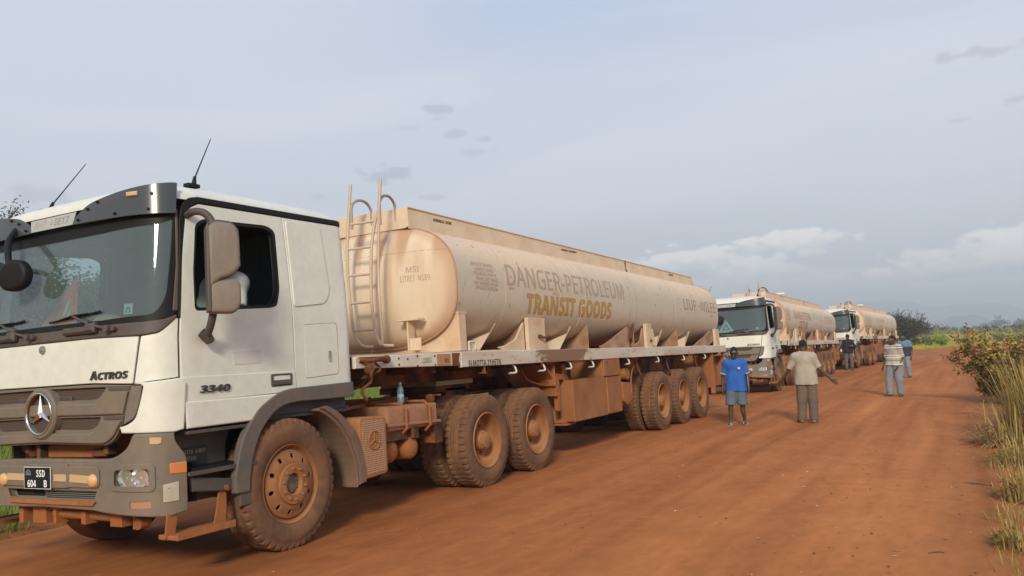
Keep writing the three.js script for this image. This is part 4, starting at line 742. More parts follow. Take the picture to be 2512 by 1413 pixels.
  for (const z of [-3.375, -4.724]) part('rear_axle', mg([cyl([-1.0, RW, z], [1.0, RW, z], 0.11, 0.11, 16), new THREE.SphereGeometry(0.24, 18, 12).scale(1, 1, 0.9).translate(0, RW, z)]), M.mudDark, t);
  parts('leaf_spring', ([1, -1].map((s) => mg([0, 1, 2, 3].map((k) => tube([[s * 0.50, 0.72 + k * 0.022, -2.75 - k * 0.12], [s * 0.50, 0.84 + k * 0.02, -4.05], [s * 0.50, 0.72 + k * 0.022, -5.35 + k * 0.12]], 0.016, 6))))), M.mudDark, t);
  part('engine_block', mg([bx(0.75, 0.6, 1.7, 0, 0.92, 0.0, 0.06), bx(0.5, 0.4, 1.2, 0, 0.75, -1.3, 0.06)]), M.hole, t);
  part('fifth_wheel', mg([creased(plate([[-0.45, -0.5], [-0.45, 0.4], [0.45, 0.4], [0.45, -0.5], [0.12, -0.62], [0, -0.35], [-0.12, -0.62]], { d: 0.08, r: 0.06 }), 0.5).rotateX(-Math.PI / 2).translate(0, 1.24, -3.95), bx(0.9, 0.16, 0.5, 0, 1.12, -3.95)]), M.mudDark, t);
  part('deck_plate', mg([bx(0.80, 0.015, 1.4, 0, 1.055, -1.95), mv(bx(0.10, 0.03, 1.9, 0, 0, 0), 0.55, 1.13, -2.0, 0.02, 0.3), mv(bx(0.08, 0.03, 1.6, 0, 0, 0), 0.15, 1.15, -1.9, 0, -0.2), cyl([-0.2, 1.10, -1.2], [0.7, 1.14, -2.5], 0.02, 0.02, 8), cyl([0.0, 1.16, -2.7], [0.75, 1.11, -1.4], 0.014, 0.014, 8)]), M.mud, t);
  parts('rear_fender_bracket', ([bx(0.30, 0.02, 0.05, 0.86, 1.16, -2.72), new THREE.SphereGeometry(0.055, 12, 8).translate(1.05, 1.13, -2.45)]), M.rust, t);
  // fuel tank with straps, side frame, air bottles
  part('fuel_tank', mg([creased(plate([[1.48, 0.84, 0.03], [1.48, 1.11, 0.07], [2.42, 1.09, 0.07], [2.42, 0.84, 0.05]], { d: 0.64, bev: 0.05, bs: 4 }), 0.7).rotateY(Math.PI / 2).translate(1.17, 0, 0), creased(plate([[1.44, 0.90, 0.01], [1.44, 0.93], [2.44, 0.90], [2.44, 0.87]], { d: 0.02, bev: 0.004 }), 0.5).rotateY(Math.PI / 2).translate(1.19, 0, 0)]), M.tankMud, t);
  parts('tank_strap', ([1.78, 2.22].map((z) => bar([[0.62, 1.125, -z], [1.12, 1.12, -z], [1.19, 1.06, -z], [1.19, 0.86, -z], [1.12, 0.80, -z]], 0.018, 6))), M.mud, t);
  part('side_frame', mg([bx(0.12, 0.10, 0.40, 1.08, 0.80, -1.66), bx(0.10, 0.12, 0.10, 1.12, 0.80, -1.98), bx(0.16, 0.20, 0.16, 1.06, 0.74, -2.45), bx(0.5, 0.06, 0.08, 0.85, 0.84, -1.7), bx(0.5, 0.06, 0.08, 0.85, 0.84, -2.3)]), M.mudDark, t);
  for (const [z, x] of [[-1.62, 1.13], [-1.96, 1.15]]) { const prof = []; for (let k = 0; k <= 8; k++) { const a = k / 8 * Math.PI / 2; prof.push([0.128 * Math.cos(a), 0.075 * Math.sin(a)]); } const b = sub('air_bottle', t); part('bottle_body', mg([creased(lathe([[0.128, -0.55], ...prof], 28), 0.9).translate(x - 0.075, 0.645, z), cyl([x - 0.005, 0.645, z], [x + 0.008, 0.645, z], 0.014, 0.012, 8)]), M.mud, b); }
  { // square filter box with a perforated face and a round embossed star
    const b = sub('filter_box', t);
    part('box_body', creased(plate([[0.93, 0.44], [0.93, 1.05], [1.36, 1.03], [1.36, 0.46]], { d: 0.45, r: 0.06, bev: 0.02, bs: 3 }), 0.6).rotateY(Math.PI / 2).translate(1.245, 0, 0), M.rim, b);
    part('perforated_face', plate([[0.965, 0.475], [0.965, 1.015], [1.325, 0.998], [1.325, 0.495]], { d: 0.012, r: 0.045, bev: 0.003 }).rotateY(Math.PI / 2).translate(1.249, 0, 0), M.perf, b);
    part('round_emblem', mg([mv(new THREE.TorusGeometry(0.088, 0.009, 8, 32), 1.254, 0.81, -1.14, 0, Math.PI / 2), mv(new THREE.CylinderGeometry(0.088, 0.088, 0.008, 28), 1.251, 0.81, -1.14, 0, 0, Math.PI / 2), ...[0, 1, 2].map((k) => { const a = Math.PI / 2 + k * 2.094; return bar([[1.257, 0.81, -1.14], [1.257, 0.81 + Math.sin(a) * 0.08, -1.14 + Math.cos(a) * 0.08]], 0.009, 6); })]), M.rim, b);
  }
  part('hose_coupling', mg([tube([[0.55, 1.75, -1.0], [0.75, 1.55, -1.15], [0.95, 1.50, -1.10], [1.05, 1.62, -1.3]], 0.02, 6), tube([[0.4, 1.8, -0.97], [0.7, 1.35, -1.1], [0.95, 1.35, -1.35], [0.85, 1.7, -1.7]], 0.018, 6)]), M.rust, t);
  // ---- wheels
  for (const sd of [1, -1]) { addWheel(t, 'front', 0, sd, true); addWheel(t, 'dual', -3.375, sd, true); addWheel(t, 'dual', -4.724, sd, true); }
  return t;
}
M.meshBrown = std('brown_badge_mesh', [1, 1, 1], 0.8, 0, { map: (() => { const q = T.mesh.clone(); q.repeat.set(1 / 0.11, 1 / 0.11); q.needsUpdate = true; return q; })() });
M.amberPale = phys('dusty_reflector', [0.62, 0.36, 0.16], { roughness: 0.45, clearcoat: 0.4 });
M.fogDusty = phys('dusty_fog_lens', [0.40, 0.185, 0.105], { roughness: 0.45, clearcoat: 0.4 });
M.mudguard = std('dusty_mudguard', [1, 1, 1], 0.85, 0, { map: dusty([0.105, 0.08, 0.062], [0.24, 0.12, 0.07], 0.45, 0.5, 57) });
M.mirrorGrey = std('mirror_housing_plastic', [1, 1, 1], 0.55, 0, { map: dusty([0.155, 0.135, 0.115], [0.24, 0.175, 0.13], 0.4, 0.25, 61) });
M.mirrorGlass = std('mirror_glass', [0.8, 0.8, 0.8], 0.04, 1);
M.curtain = std('blue_grey_curtain', [0.085, 0.10, 0.15], 0.95);
M.archGrey = std('dark_arch_plastic', [1, 1, 1], 0.6, 0, { map: dusty([0.098, 0.088, 0.078], [0.20, 0.13, 0.085], 0.2, 0.3, 65) });
M.tankMud = std('muddy_fuel_tank', [1, 1, 1], 0.9, 0, { map: dusty([0.28, 0.13, 0.07], [0.36, 0.17, 0.09], 0.5, 0.5, 63), bumpMap: grain(5), bumpScale: 0.002 });

// ---------------------------------------------------------------- tank semi-trailer
const TA = 1.2, TB = 0.757, TN = 2.72, TC = 2.487; // half width, half height, squareness, middle height
const pitchY = (z) => -0.0105 * Math.max(0, -2.9 - z);
function tankSection(k) { // k in 0..1 round the section, starting at the bottom, going up the +x side
  const a = k * Math.PI * 2 - Math.PI / 2, c = Math.cos(a), s = Math.sin(a);
  return [Math.sign(c) * TA * Math.pow(Math.abs(c), 2 / TN), Math.sign(s) * TB * Math.pow(Math.abs(s), 2 / TN)];
}
const secPts = (() => { // evenly spaced round the section
  const raw = []; for (let i = 0; i <= 2000; i++) raw.push(tankSection(i / 2000));
  const L = [0]; for (let i = 1; i < raw.length; i++) L.push(L[i - 1] + Math.hypot(raw[i][0] - raw[i - 1][0], raw[i][1] - raw[i - 1][1]));
  const n = 96, out = []; let j = 0; for (let i = 0; i <= n; i++) { const t = L[2000] * i / n; while (j < 1999 && L[j + 1] < t) j++; const f = (t - L[j]) / Math.max(1e-9, L[j + 1] - L[j]); out.push([lerp(raw[j][0], raw[j + 1][0], f), lerp(raw[j][1], raw[j + 1][1], f)]); }
  out.len = L[2000]; return out;
})();
const Z0 = -2.92, Z1 = -14.72;
// arc position (0..1) of a height on the +x side
function arcOf(y) { for (let i = 0; i < 48; i++) { const a = secPts[i][1] + TC, b = secPts[i + 1][1] + TC; if (y >= a && y <= b && b > a) return (i + (y - a) / (b - a)) / 96; } return y < TC ? 0 : 0.5; }
function tankTexture(spec, w, h, seed) { // u along the tank, v round it: dust, streaks and the painted words
  return canvasTex(w, h, (x) => {
    const im = x.createImageData(w, h), Lm = Z0 - Z1, r = rng(seed);
    for (let j = 0; j < h; j++) {
      const v = 1 - j / h, side = v < 0.5 ? v * 2 : (1 - v) * 2; // 0 bottom .. 1 top
      for (let i = 0; i < w; i++) {
        const u = i / w, z = u * Lm;
        const a = fbm(z * 0.55 + seed, side * 3.2, 5), b = fbm(z * 5 + 9, side * 26 + seed, 4), st = fbm(z * 3.2 + 40, side * 1.1 + seed, 4), sc = fbm(z * 22, side * 60, 3);
        // dust lies on the upper curve and is splashed up from below; the side between is washed paler
        const up = sstep(0.52, 0.70, side + (a - 0.5) * 0.16), dn = sstep(0.36, 0.12, side + (a - 0.5) * 0.16);
        let c = mixc([0.50, 0.445, 0.36], [0.68, 0.50, 0.345], clamp(up * 0.85 + 0.12 + 0.35 * (a - 0.3)));
        c = mixc(c, [0.54, 0.30, 0.145], clamp(dn * 0.85 + (st - 0.5) * 0.5 * dn));
        c = mixc(c, [0.37, 0.195, 0.11], sstep(0.58, 0.80, st) * 0.35 * (0.3 + dn));
        c = mixc(c, [0.60, 0.47, 0.38], sstep(0.6, 0.8, b) * 0.25);
        const k = 0.93 + 0.14 * sc; const o = (j * w + i) * 4;
        for (let n = 0; n < 3; n++) im.data[o + n] = 255 * toS(clamp(c[n] * k)); im.data[o + 3] = 255;
      }
    }
    x.putImageData(im, 0, 0);
    const X = (z) => (Z0 - z) / Lm * w, Y = (y) => h - arcOf(y) * h;
    // seams and scratches
    for (const z of spec.seams) { x.strokeStyle = 'rgba(120,84,62,0.55)'; x.lineWidth = 2; x.beginPath(); x.moveTo(X(z), Y(3.0)); x.lineTo(X(z), Y(1.8)); x.stroke(); x.strokeStyle = 'rgba(235,205,180,0.35)'; x.beginPath(); x.moveTo(X(z) + 3, Y(3.0)); x.lineTo(X(z) + 3, Y(1.8)); x.stroke(); }
    for (let k = 0; k < 90; k++) { x.fillStyle = `rgba(${70 + r() * 40},${40 + r() * 30},${28 + r() * 20},${0.25 + r() * 0.5})`; const px = r() * w, py = Y(1.8 + r() * 1.2); x.beginPath(); x.ellipse(px, py, 1 + r() * 2.4, 1 + r() * 4, 0.3, 0, 7); x.fill(); }
    for (let k = 0; k < 26; k++) { x.strokeStyle = `rgba(95,62,45,${0.15 + r() * 0.3})`; x.lineWidth = 1 + r() * 1.5; const px = r() * w, py = Y(1.9 + r() * 0.9); x.beginPath(); x.moveTo(px, py); x.lineTo(px - 8 - r() * 14, py + 14 + r() * 22); x.stroke(); }
    for (const [txt, z0, z1, y0, y1, fill, edge, it] of spec.words) {
      const px0 = X(z0), px1 = X(z1), p0 = Y(y0), p1 = Y(y1), hh = p0 - p1;
      x.save(); x.translate(px0, p0); x.font = (it ?? 'bold ') + '200px sans-serif'; const m = x.measureText(txt); x.scale((px1 - px0) / m.width, hh / 146); x.transform(1, 0, 0, 1, 0, 0);
      if (edge) { x.lineWidth = it === '' ? 7 : 10; x.lineJoin = 'round'; x.strokeStyle = edge; x.strokeText(txt, 0, 0); }
      x.fillStyle = fill; x.fillText(txt, 0, 0); x.restore();
    }
  });
}
const sp = (z) => z; // words: text, z start, z end, y low, y high
const WORDS1 = [
  ['DANGER-PETROLEUM', -4.15, -8.52, 2.515, 2.80, 'rgba(168,145,124,0.95)', 'rgba(168,145,124,0.8)', ''],
  ['TRANSIT GOODS', -4.72, -7.86, 2.165, 2.43, 'rgba(176,138,58,0.95)', 'rgba(150,104,66,0.9)'],
  ['LIUP \u00b7WILEE', -11.98, -14.60, 2.46, 2.70, 'rgba(140,104,80,0.95)', '', ''],
  ['MADEICIE LIA NOVO', -3.30, -3.86, 2.715, 2.755, 'rgba(120,76,48,0.95)', '', ''], ['NORIOS 9 EDICE', -3.38, -3.84, 2.655, 2.695, 'rgba(120,76,48,0.95)', '', ''], ['D\u2019NLARLEO TOVO FS', -3.32, -3.90, 2.595, 2.635, 'rgba(120,76,48,0.95)', '', ''],
  ['F\u2019YORS OEIT RAEAIL', -3.38, -3.94, 2.535, 2.575, 'rgba(120,76,48,0.95)', '', ''], ['NI1 WARSED PIOSE', -3.34, -3.93, 2.475, 2.515, 'rgba(120,76,48,0.95)', '', ''], ['EFISCEAI DE BEIEIA', -3.36, -3.92, 2.415, 2.455, 'rgba(120,76,48,0.95)', '', ''],
  ['MH2', -4.22, -4.38, 2.455, 2.495, 'rgba(140,100,72,0.8)', ''], ['MELE', -5.55, -5.75, 2.455, 2.50, 'rgba(140,100,72,0.8)', ''], ['ZIS', -14.05, -14.30, 2.35, 2.40, 'rgba(140,100,72,0.7)', ''],
];
const WORDS2 = [['DANG-ETTENO', -4.6, -8.2, 2.47, 2.76, 'rgba(160,118,88,0.75)', 'rgba(140,98,70,0.4)'], ['ZETEN', -5.5, -7.4, 2.12, 2.40, 'rgba(150,108,80,0.7)', 'rgba(130,88,62,0.4)'], ['OSBIES', -11.6, -14.3, 2.42, 2.76, 'rgba(158,116,86,0.6)', ''], ...[0, 1, 2, 3, 4, 5].map((k) => ['MADEICIE LIA', -3.15, -3.9, 2.76 - k * 0.075, 2.81 - k * 0.075, 'rgba(128,86,58,0.75)', ''])];
const WORDS3 = [['VELIEE', -6.8, -9.6, 2.48, 2.72, 'rgba(160,118,88,0.6)', ''], ['OETE', -7.6, -9.2, 2.18, 2.36, 'rgba(160,118,88,0.5)', ''], ...[0, 1, 2, 3, 4, 5, 6, 7].map((k) => ['MADEICIE LIA NOV', -3.4, -5.2, 2.74 - k * 0.085, 2.79 - k * 0.085, 'rgba(128,78,50,0.8)', ''])];
const SEAMS = [-4.12, -5.9, -8.75, -9.1, -11.3];
T.coam = canvasTex(1024, 64, (x, w, h) => { x.clearRect(0, 0, w, h); });
function tankShell() {
  return once('tankshell', () => {
    const NZ = 48, n = secPts.length, pos = [], uv = [], idx = [];
    for (let j = 0; j <= NZ; j++) { const z = lerp(Z0, Z1, j / NZ); for (let i = 0; i < n; i++) { const sw = 1 + 0.0012 * Math.sin(j * 2.1 + i * 0.3); pos.push(secPts[i][0] * sw, TC + secPts[i][1] * sw + pitchY(z), z); uv.push(j / NZ, i / (n - 1)); } }
    for (let j = 0; j < NZ; j++) for (let i = 0; i < n - 1; i++) { const a = j * n + i; idx.push(a, a + 1, a + n, a + 1, a + n + 1, a + n); }
    const g = new THREE.BufferGeometry(); g.setAttribute('position', new THREE.Float32BufferAttribute(pos, 3)); g.setAttribute('uv', new THREE.Float32BufferAttribute(uv, 2)); g.setIndex(idx); g.computeVertexNormals(); return g;
  });
}
function tankHead(z, dir, depth) { // dished end with a tight knuckle
  const pos = [], uv = [], idx = [], n = secPts.length, R = 22;
  for (let j = 0; j <= R; j++) {
    const t = j / R, k = Math.cos(t * Math.PI / 2), q = Math.pow(k, 0.6);
    // dish: rises fast at the rim, then nearly flat
    const d = depth * (0.26 * (1 - Math.pow(q, 18)) + 0.74 * (1 - q * q));
    for (let i = 0; i < n; i++) { const x = secPts[i][0] * q, y = secPts[i][1] * q; pos.push(x, TC + y + pitchY(z), z + dir * d); uv.push(x, TC + y); }
  }
  for (let j = 0; j < R; j++) for (let i = 0; i < n - 1; i++) { const a = j * n + i; idx.push(a, a + 1, a + n, a + 1, a + n + 1, a + n); }
  const g = new THREE.BufferGeometry(); g.setAttribute('position', new THREE.Float32BufferAttribute(pos, 3)); g.setAttribute('uv', new THREE.Float32BufferAttribute(uv, 2)); g.setIndex(idx); g.computeVertexNormals(); return g;
}
const headDepth = (x, y, depth = 0.30) => { const e = Math.pow(Math.pow(Math.abs(x) / TA, TN) + Math.pow(Math.abs(y - TC) / TB, TN), 1 / TN), q = Math.min(1, e); return depth * (0.24 * (1 - Math.pow(q, 16)) + 0.76 * (1 - q * q)); };
T.head = canvasTex(1024, 640, (x, w, h) => { // front end: x -1.2..1.2, y 1.73..3.22
  const im = x.createImageData(w, h);
  for (let j = 0; j < h; j++) for (let i = 0; i < w; i++) {
    const X = (i / w - 0.5) * 2.4, Y = 3.22 - j / h * 1.49, a = fbm(X * 1.3 + 5, Y * 1.3, 5), drip = fbm(X * 6 + 20 + a * 1.2, Y * 0.9, 5), spk = hs(i * 3, j * 7);
    const seam = Math.abs(Y - 2.885) < 0.004;
    let c = mixc([0.68, 0.565, 0.43], [0.60, 0.43, 0.295], clamp(a * 1.1 - 0.2));
    const top = sstep(2.6, 3.0, Y); c = mixc(c, [0.42, 0.24, 0.135], clamp(sstep(0.44, 0.64, drip * 0.75 + a * 0.28) * (0.25 + 0.65 * top) * 0.95)); c = mixc(c, [0.40, 0.23, 0.13], sstep(0.075, 0.015, Math.abs(X - 0.40 + (a - 0.5) * 0.05)) * sstep(2.0, 2.6, Y) * 0.5);
    c = mixc(c, [0.42, 0.26, 0.17], sstep(1.95, 1.74, Y) * 0.55); c = mixc(c, [0.45, 0.25, 0.15], sstep(0.86, 0.97, Math.pow(Math.pow(Math.abs(X) / TA, TN) + Math.pow(Math.abs(Y - TC) / TB, TN), 1 / TN)) * 0.55);
    if (seam && hs(i >> 3, 5) > 0.25) c = mixc(c, [0.24, 0.12, 0.07], 0.6);
    if (spk > 0.9988) c = mixc(c, [0.18, 0.09, 0.05], 0.75);
    const o = (j * w + i) * 4; for (let n = 0; n < 3; n++) im.data[o + n] = 255 * toS(clamp(c[n])); im.data[o + 3] = 255;
  }
  x.putImageData(im, 0, 0);
  x.fillStyle = 'rgba(140,118,100,0.8)'; x.font = '44px sans-serif';
  const px = (X) => (X / 2.4 + 0.5) * w, py = (Y) => (3.22 - Y) / 1.49 * h;
  x.fillText('MSI', px(0.63), py(2.63)); x.fillText('LITRES  NS89', px(0.56), py(2.52), 160); x.strokeStyle = 'rgba(235,225,215,0.7)'; x.lineWidth = 2; x.strokeRect(px(0.56), py(2.70), 22, 30);
});
M.head = std('dusty_tank_end', [1, 1, 1], 0.7, 0, { map: (() => { const q = T.head; q.wrapS = q.wrapT = THREE.ClampToEdgeWrapping; return q; })(), bumpMap: grain(3), bumpScale: 0.001 });
T.rail = canvasTex(2048, 64, (x, w, h) => { // side rail z -2.9 .. -15.12
  const im = x.createImageData(w, h);
  for (let j = 0; j < h; j++) for (let i = 0; i < w; i++) {
    const z = 2.9 + i / w * 12.22, a = fbm(z * 1.1 + 3, j / h * 1.5, 5), b = fbm(z * 7, j / h * 5 + 8, 4);
    let c = mixc([0.58, 0.53, 0.445], [0.46, 0.30, 0.19], clamp(a * 1.4 - 0.5));
    const stain = sstep(0.25, -0.05, Math.abs(z - 5.75) - 0.85 + (b - 0.5) * 0.9 + j / h * 0.35);
    c = mixc(c, [0.19, 0.085, 0.04], stain * 0.9); c = mixc(c, [0.30, 0.13, 0.06], sstep(0.66, 0.8, b) * 0.6); c = mixc(c, [0.30, 0.15, 0.085], sstep(0.75, 1, j / h) * 0.4);
    const o = (j * w + i) * 4; for (let n = 0; n < 3; n++) im.data[o + n] = 255 * toS(clamp(c[n])); im.data[o + 3] = 255;
  }
  x.putImageData(im, 0, 0);
  x.fillStyle = '#2b2521'; x.font = 'bold 27px sans-serif'; x.fillText('ELMOTTA 31HETN', 0.14 / 12.22 * w, 46, 0.80 / 12.22 * w);
});
M.railPrint = std('stained_side_rail', [1, 1, 1], 0.75, 0, { map: T.rail });
T.plateTan = canvasTex(128, 128, (x, w, h) => { x.fillStyle = '#b98a62'; x.fillRect(0, 0, w, h); x.strokeStyle = '#7c4a2c'; x.lineWidth = 4; x.strokeRect(8, 8, w - 16, h - 16); x.fillStyle = '#8a5431'; x.fillRect(66, 46, 46, 58); for (let k = 0; k < 9; k++) x.fillRect(20, 18 + k * 11, 38, 4); x.fillRect(66, 18, 44, 6); x.fillRect(66, 30, 44, 6); });
T.boxPrint = canvasTex(128, 48, (x, w, h) => { x.fillStyle = '#c9bba9'; x.fillRect(0, 0, w, h); x.strokeStyle = '#4a4340'; x.lineWidth = 3; x.strokeRect(34, 8, 86, 32); x.fillStyle = '#4a4340'; x.font = 'bold 26px sans-serif'; x.fillText('1EZX', 42, 34); });
const coamText = (s, w) => canvasTex(512, 96, (x, W2, h) => { x.clearRect(0, 0, W2, h); x.fillStyle = 'rgb(62,48,42)'; x.font = 'bold 70px sans-serif'; x.fillText(s, 16, 74, W2 - 32); });

function makeTrailer(words, near, texSize, seed) {
  const t = thing('tank_trailer', 'x', 'tanker');
  const tm = std('dusty_painted_tank_' + seed, [1, 1, 1], 0.66, 0, { map: tankTexture({ words, seams: SEAMS }, texSize[0], texSize[1], seed), bumpMap: grain(0.5), bumpScale: 0.0006 });
  part('tank_shell', tankShell(), tm, t);
  const hg = once('fhead', () => { const g = tankHead(Z0, 1, 0.30); return uvBox(g, 0, 1, -1.2, 1.2, 1.73, 3.22); });
  part('tank_end', hg, M.head, t);
  part('tank_end', once('rhead', () => tankHead(Z1, -1, 0.46)), M.tank, t);
  // seam rings
  const ringAt = (z, k = 1.003) => { const pts = secPts.map(([x, y]) => V(x * k, TC + y * k + pitchY(z), z)); pts.pop(); return new THREE.TubeGeometry(new THREE.CatmullRomCurve3(pts, true), 110, 0.010, 5, true); };
  part('end_seam', once('seamA', () => ringAt(Z0 + 0.005)), M.rustSoft, t); part('end_seam', once('seamB', () => ringAt(Z1)), M.rustSoft, t);
  if (near) parts('shell_seam', once('seams2', () => ([-4.12, -6.6, -8.95, -11.4].map((z) => { const pts = secPts.map(([x, y]) => V(x * 0.9985, TC + y * 0.9985 + pitchY(z), z)); pts.pop(); return new THREE.TubeGeometry(new THREE.CatmullRomCurve3(pts, true), 110, 0.006, 4, true); }))), M.tank, t);
  // walkway coaming along the top, with a lip across the front
  const cz1 = -14.05;
  const coam = [];
  for (const s of [1, -1]) {
    const g = plate([[2.84, 3.19], [2.84, 3.455, 0.02], [14.80, 3.402], [15.0, 3.215], [14.7, 3.17]], { d: 0.012, bev: 0.003 });
    const r = tess(g, 0.8), p = r.attributes.position; // [-z, y] plane, turned to face outwards and leaned in a little
    for (let i = 0; i < p.count; i++) { const z = -p.getX(i), y = p.getY(i), d = p.getZ(i); p.setXYZ(i, s * (0.612 + d - (y - 3.19) * 0.06), y + pitchY(z), z); }
    r.computeVertexNormals(); coam.push(creased(r, 0.5));
  }
  coam.push(creased(plate([[-0.60, 3.20], [-0.60, 3.455], [0.60, 3.455], [0.61, 3.215], [0.55, 3.20, 0.03]], { d: 0.014, bev: 0.004 }), 0.5).translate(0, 0, -2.832));
  for (const s of [1, -1]) coam.push(bar([[s * 0.600, 3.456, -2.84], [s * 0.600, 3.402 + pitchY(-14.8) + 0.004, -14.8]], 0.012, 8));
  part('walkway_coaming', mg(coam), M.coaming, t);
  part('walkway_deck', mv(bx(1.18, 0.02, 11.9, 0, 0, 0), 0, 3.26 - 0.062, -8.85, -0.0105).applyMatrix4(new THREE.Matrix4()), M.tank, t);
  for (const z of [-4.2, -6.4, -8.6, -10.8, -12.9]) { const h = sub('manhole', t); part('manhole_lid', cyl([0, 3.26 + pitchY(z), z], [0, 3.34 + pitchY(z), z], 0.30, 0.28, 24), M.tank, h); part('lid_clamp', bx(0.7, 0.03, 0.06, 0, 3.355 + pitchY(z), z), M.rust, h); }
  if (near) {
    flatSide([[2.94, 3.238], [2.94, 3.308], [3.48, 3.308], [3.48, 3.238]], coamText('DIDIGS ZOR'), 0.892, 'coaming_lettering', t);
    flatSide([[6.60, 3.235], [6.60, 3.295], [7.30, 3.295], [7.30, 3.235]], coamText('INRIE BERIEE'), 0.892, 'coaming_lettering', t);
    flatSide([[13.0, 3.32], [13.0, 3.38], [13.6, 3.38], [13.6, 3.32]], coamText('EXGI HT'), 0.611, 'coaming_lettering', t);
    part('rust_streak', mg([plate([[10.23, 3.21], [10.20, 3.42], [10.25, 3.42], [10.25, 3.26], [10.33, 3.21]], { d: 0.004, bev: 0.001 }).rotateY(Math.PI / 2).translate(0.618, -0.075, 0)]), M.rust, t);
  }
  // ladder on the front end, with hand hoops over the lip
  {
    const L = sub('ladder', t), zl = -2.36, zf = (x, y) => Z0 + headDepth(x, y) + 0.03;
    const left = [[0.105, 3.745, -2.39], [0.055, 3.38, -2.39], [0.01, 3.0, -2.39], [0.0, 2.63, -2.39], [0.015, 2.30, -2.39], [0.05, 1.96, -2.39], [0.14, 1.79, -2.42], [0.20, 1.775, -2.55]];
    const right = [[0.555, 3.74, -2.39], [0.505, 3.38, -2.39], [0.445, 3.25, -2.39], [0.375, 2.96, -2.39], [0.345, 2.63, -2.39], [0.335, 2.30, -2.39], [0.365, 1.96, -2.39], [0.42, 1.79, -2.42], [0.50, 1.77, -2.55]];
    part('ladder_rail', tube(left, 0.0185, 8, 40, false, 0.3), M.ladder, L); part('ladder_rail', tube(right, 0.0185, 8, 40, false, 0.3), M.ladder, L);
    part('ladder_rail', tube([[0.505, 3.36, -2.39], [0.495, 3.0, -2.37], [0.475, 2.6, -2.365], [0.47, 2.2, -2.37], [0.46, 1.85, -2.40], [0.43, 1.79, -2.42]], 0.0165, 8, 30), M.ladder, L);
    for (const [y, xa, xb] of [[3.255, 0.07, 0.44], [2.955, 0.02, 0.37], [2.635, 0.0, 0.34], [2.302, 0.01, 0.335], [1.972, 0.035, 0.36]]) part('rung', cyl([xa, y + 0.004, -2.39], [xb, y - 0.004, -2.39], 0.0155, 0.0155, 8), M.ladder, L);
    for (const [xa, xb] of [[0.09, 0.05], [0.515, 0.42]]) { const h = []; for (let k = 0; k <= 10; k++) { const a = k / 10 * Math.PI, f = 0.5 - 0.5 * Math.cos(a); h.push([lerp(xa, xb, f), 3.43 + 0.03 * f + 0.14 * Math.sin(a), -2.615 + 0.22 * Math.cos(a)]); } part('hand_hoop', tube([[xa, 3.2, -2.395], ...h, [xb, 3.3, -2.845]], 0.0175, 8, 30), M.hoop, L); }
  }
  // side rails and gooseneck
  const rl = sub('frame', t);
  for (const s of [1, -1]) {
    const g = plate([[2.89, 1.462], [2.89, 1.645], [15.12, 1.645 - 0.086], [15.12, 1.395]], { d: 0.05, bev: 0.006 }).rotateY(Math.PI / 2).translate(s > 0 ? 1.225 : -1.175, 0, 0);
    uvBox(g, 2, 1, -2.9, -15.12, 1.39, 1.645); part('side_rail', g, M.railPrint, rl);
    part('front_rail', plate([[0.95, 1.518], [0.95, 1.635], [2.885, 1.640], [2.885, 1.488], [2.70, 1.487]], { d: 0.05, bev: 0.006 }).rotateY(Math.PI / 2).translate(s > 0 ? 1.215 : -1.165, 0, 0), M.rail, rl);
    part('rail_flange', mg([mv(bx(0.14, 0.02, 12.1, 0, 0, 0), s * 1.13, 1.595, -9.0, -0.007)]), M.rail, rl);
    part('main_beam', mg([plate([[1.0, 1.30], [1.0, 1.56], [15.0, 1.50], [15.0, 1.02], [5.6, 1.05], [5.2, 1.30]], { d: 0.03 }).rotateY(Math.PI / 2).translate(s * 0.50, 0, 0), bx(0.16, 0.025, 9.4, s * 0.49, 1.03, -10.2)]), M.mudDark, rl);
  }
  parts('crossbeam', [...Array(12)].map((_, k) => bx(2.3, 0.10, 0.07, 0, 1.47 + pitchY(-1.2 - k * 1.22) * 0.5, -1.2 - k * 1.22)), M.mudDark, rl);
  part('front_deck', mg([bx(2.3, 0.02, 3.6, 0, 1.645, -2.75), bx(0.9, 0.12, 0.9, 0, 1.30, -3.95)]), M.tank, rl);
  if (near) {
    flatSide([[2.38, 1.497], [2.38, 1.628], [2.66, 1.628], [2.66, 1.497]], T.plateTan, 1.219, 'rail_plate', t);
    flatSide([[2.06, 1.545], [2.06, 1.60], [2.27, 1.60], [2.27, 1.545]], T.boxPrint, 1.219, 'rail_label', t);
    parts('rust_patch', ([plate([[2.70, 1.492], [2.70, 1.635], [2.87, 1.635], [2.84, 1.55], [2.87, 1.492]], { d: 0.004, bev: 0.001 }).rotateY(Math.PI / 2).translate(1.2195, 0, 0), plate([[1.0, 1.63], [1.03, 1.605], [1.3, 1.62], [1.42, 1.60], [1.5, 1.632]], { d: 0.004, bev: 0.001 }).rotateY(Math.PI / 2).translate(1.2195, 0, 0)]), M.rust, rl);
    parts('bolt', ([[1.66, 1.60], [1.66, 1.535], [1.82, 1.59], [2.0, 1.62], [2.0, 1.51], [2.34, 1.61], [2.34, 1.51], [1.5, 1.59]].map(([z, y]) => cyl([1.213, y, -z], [1.224, y, -z], 0.012, 0.010, 8))), M.rust, rl);
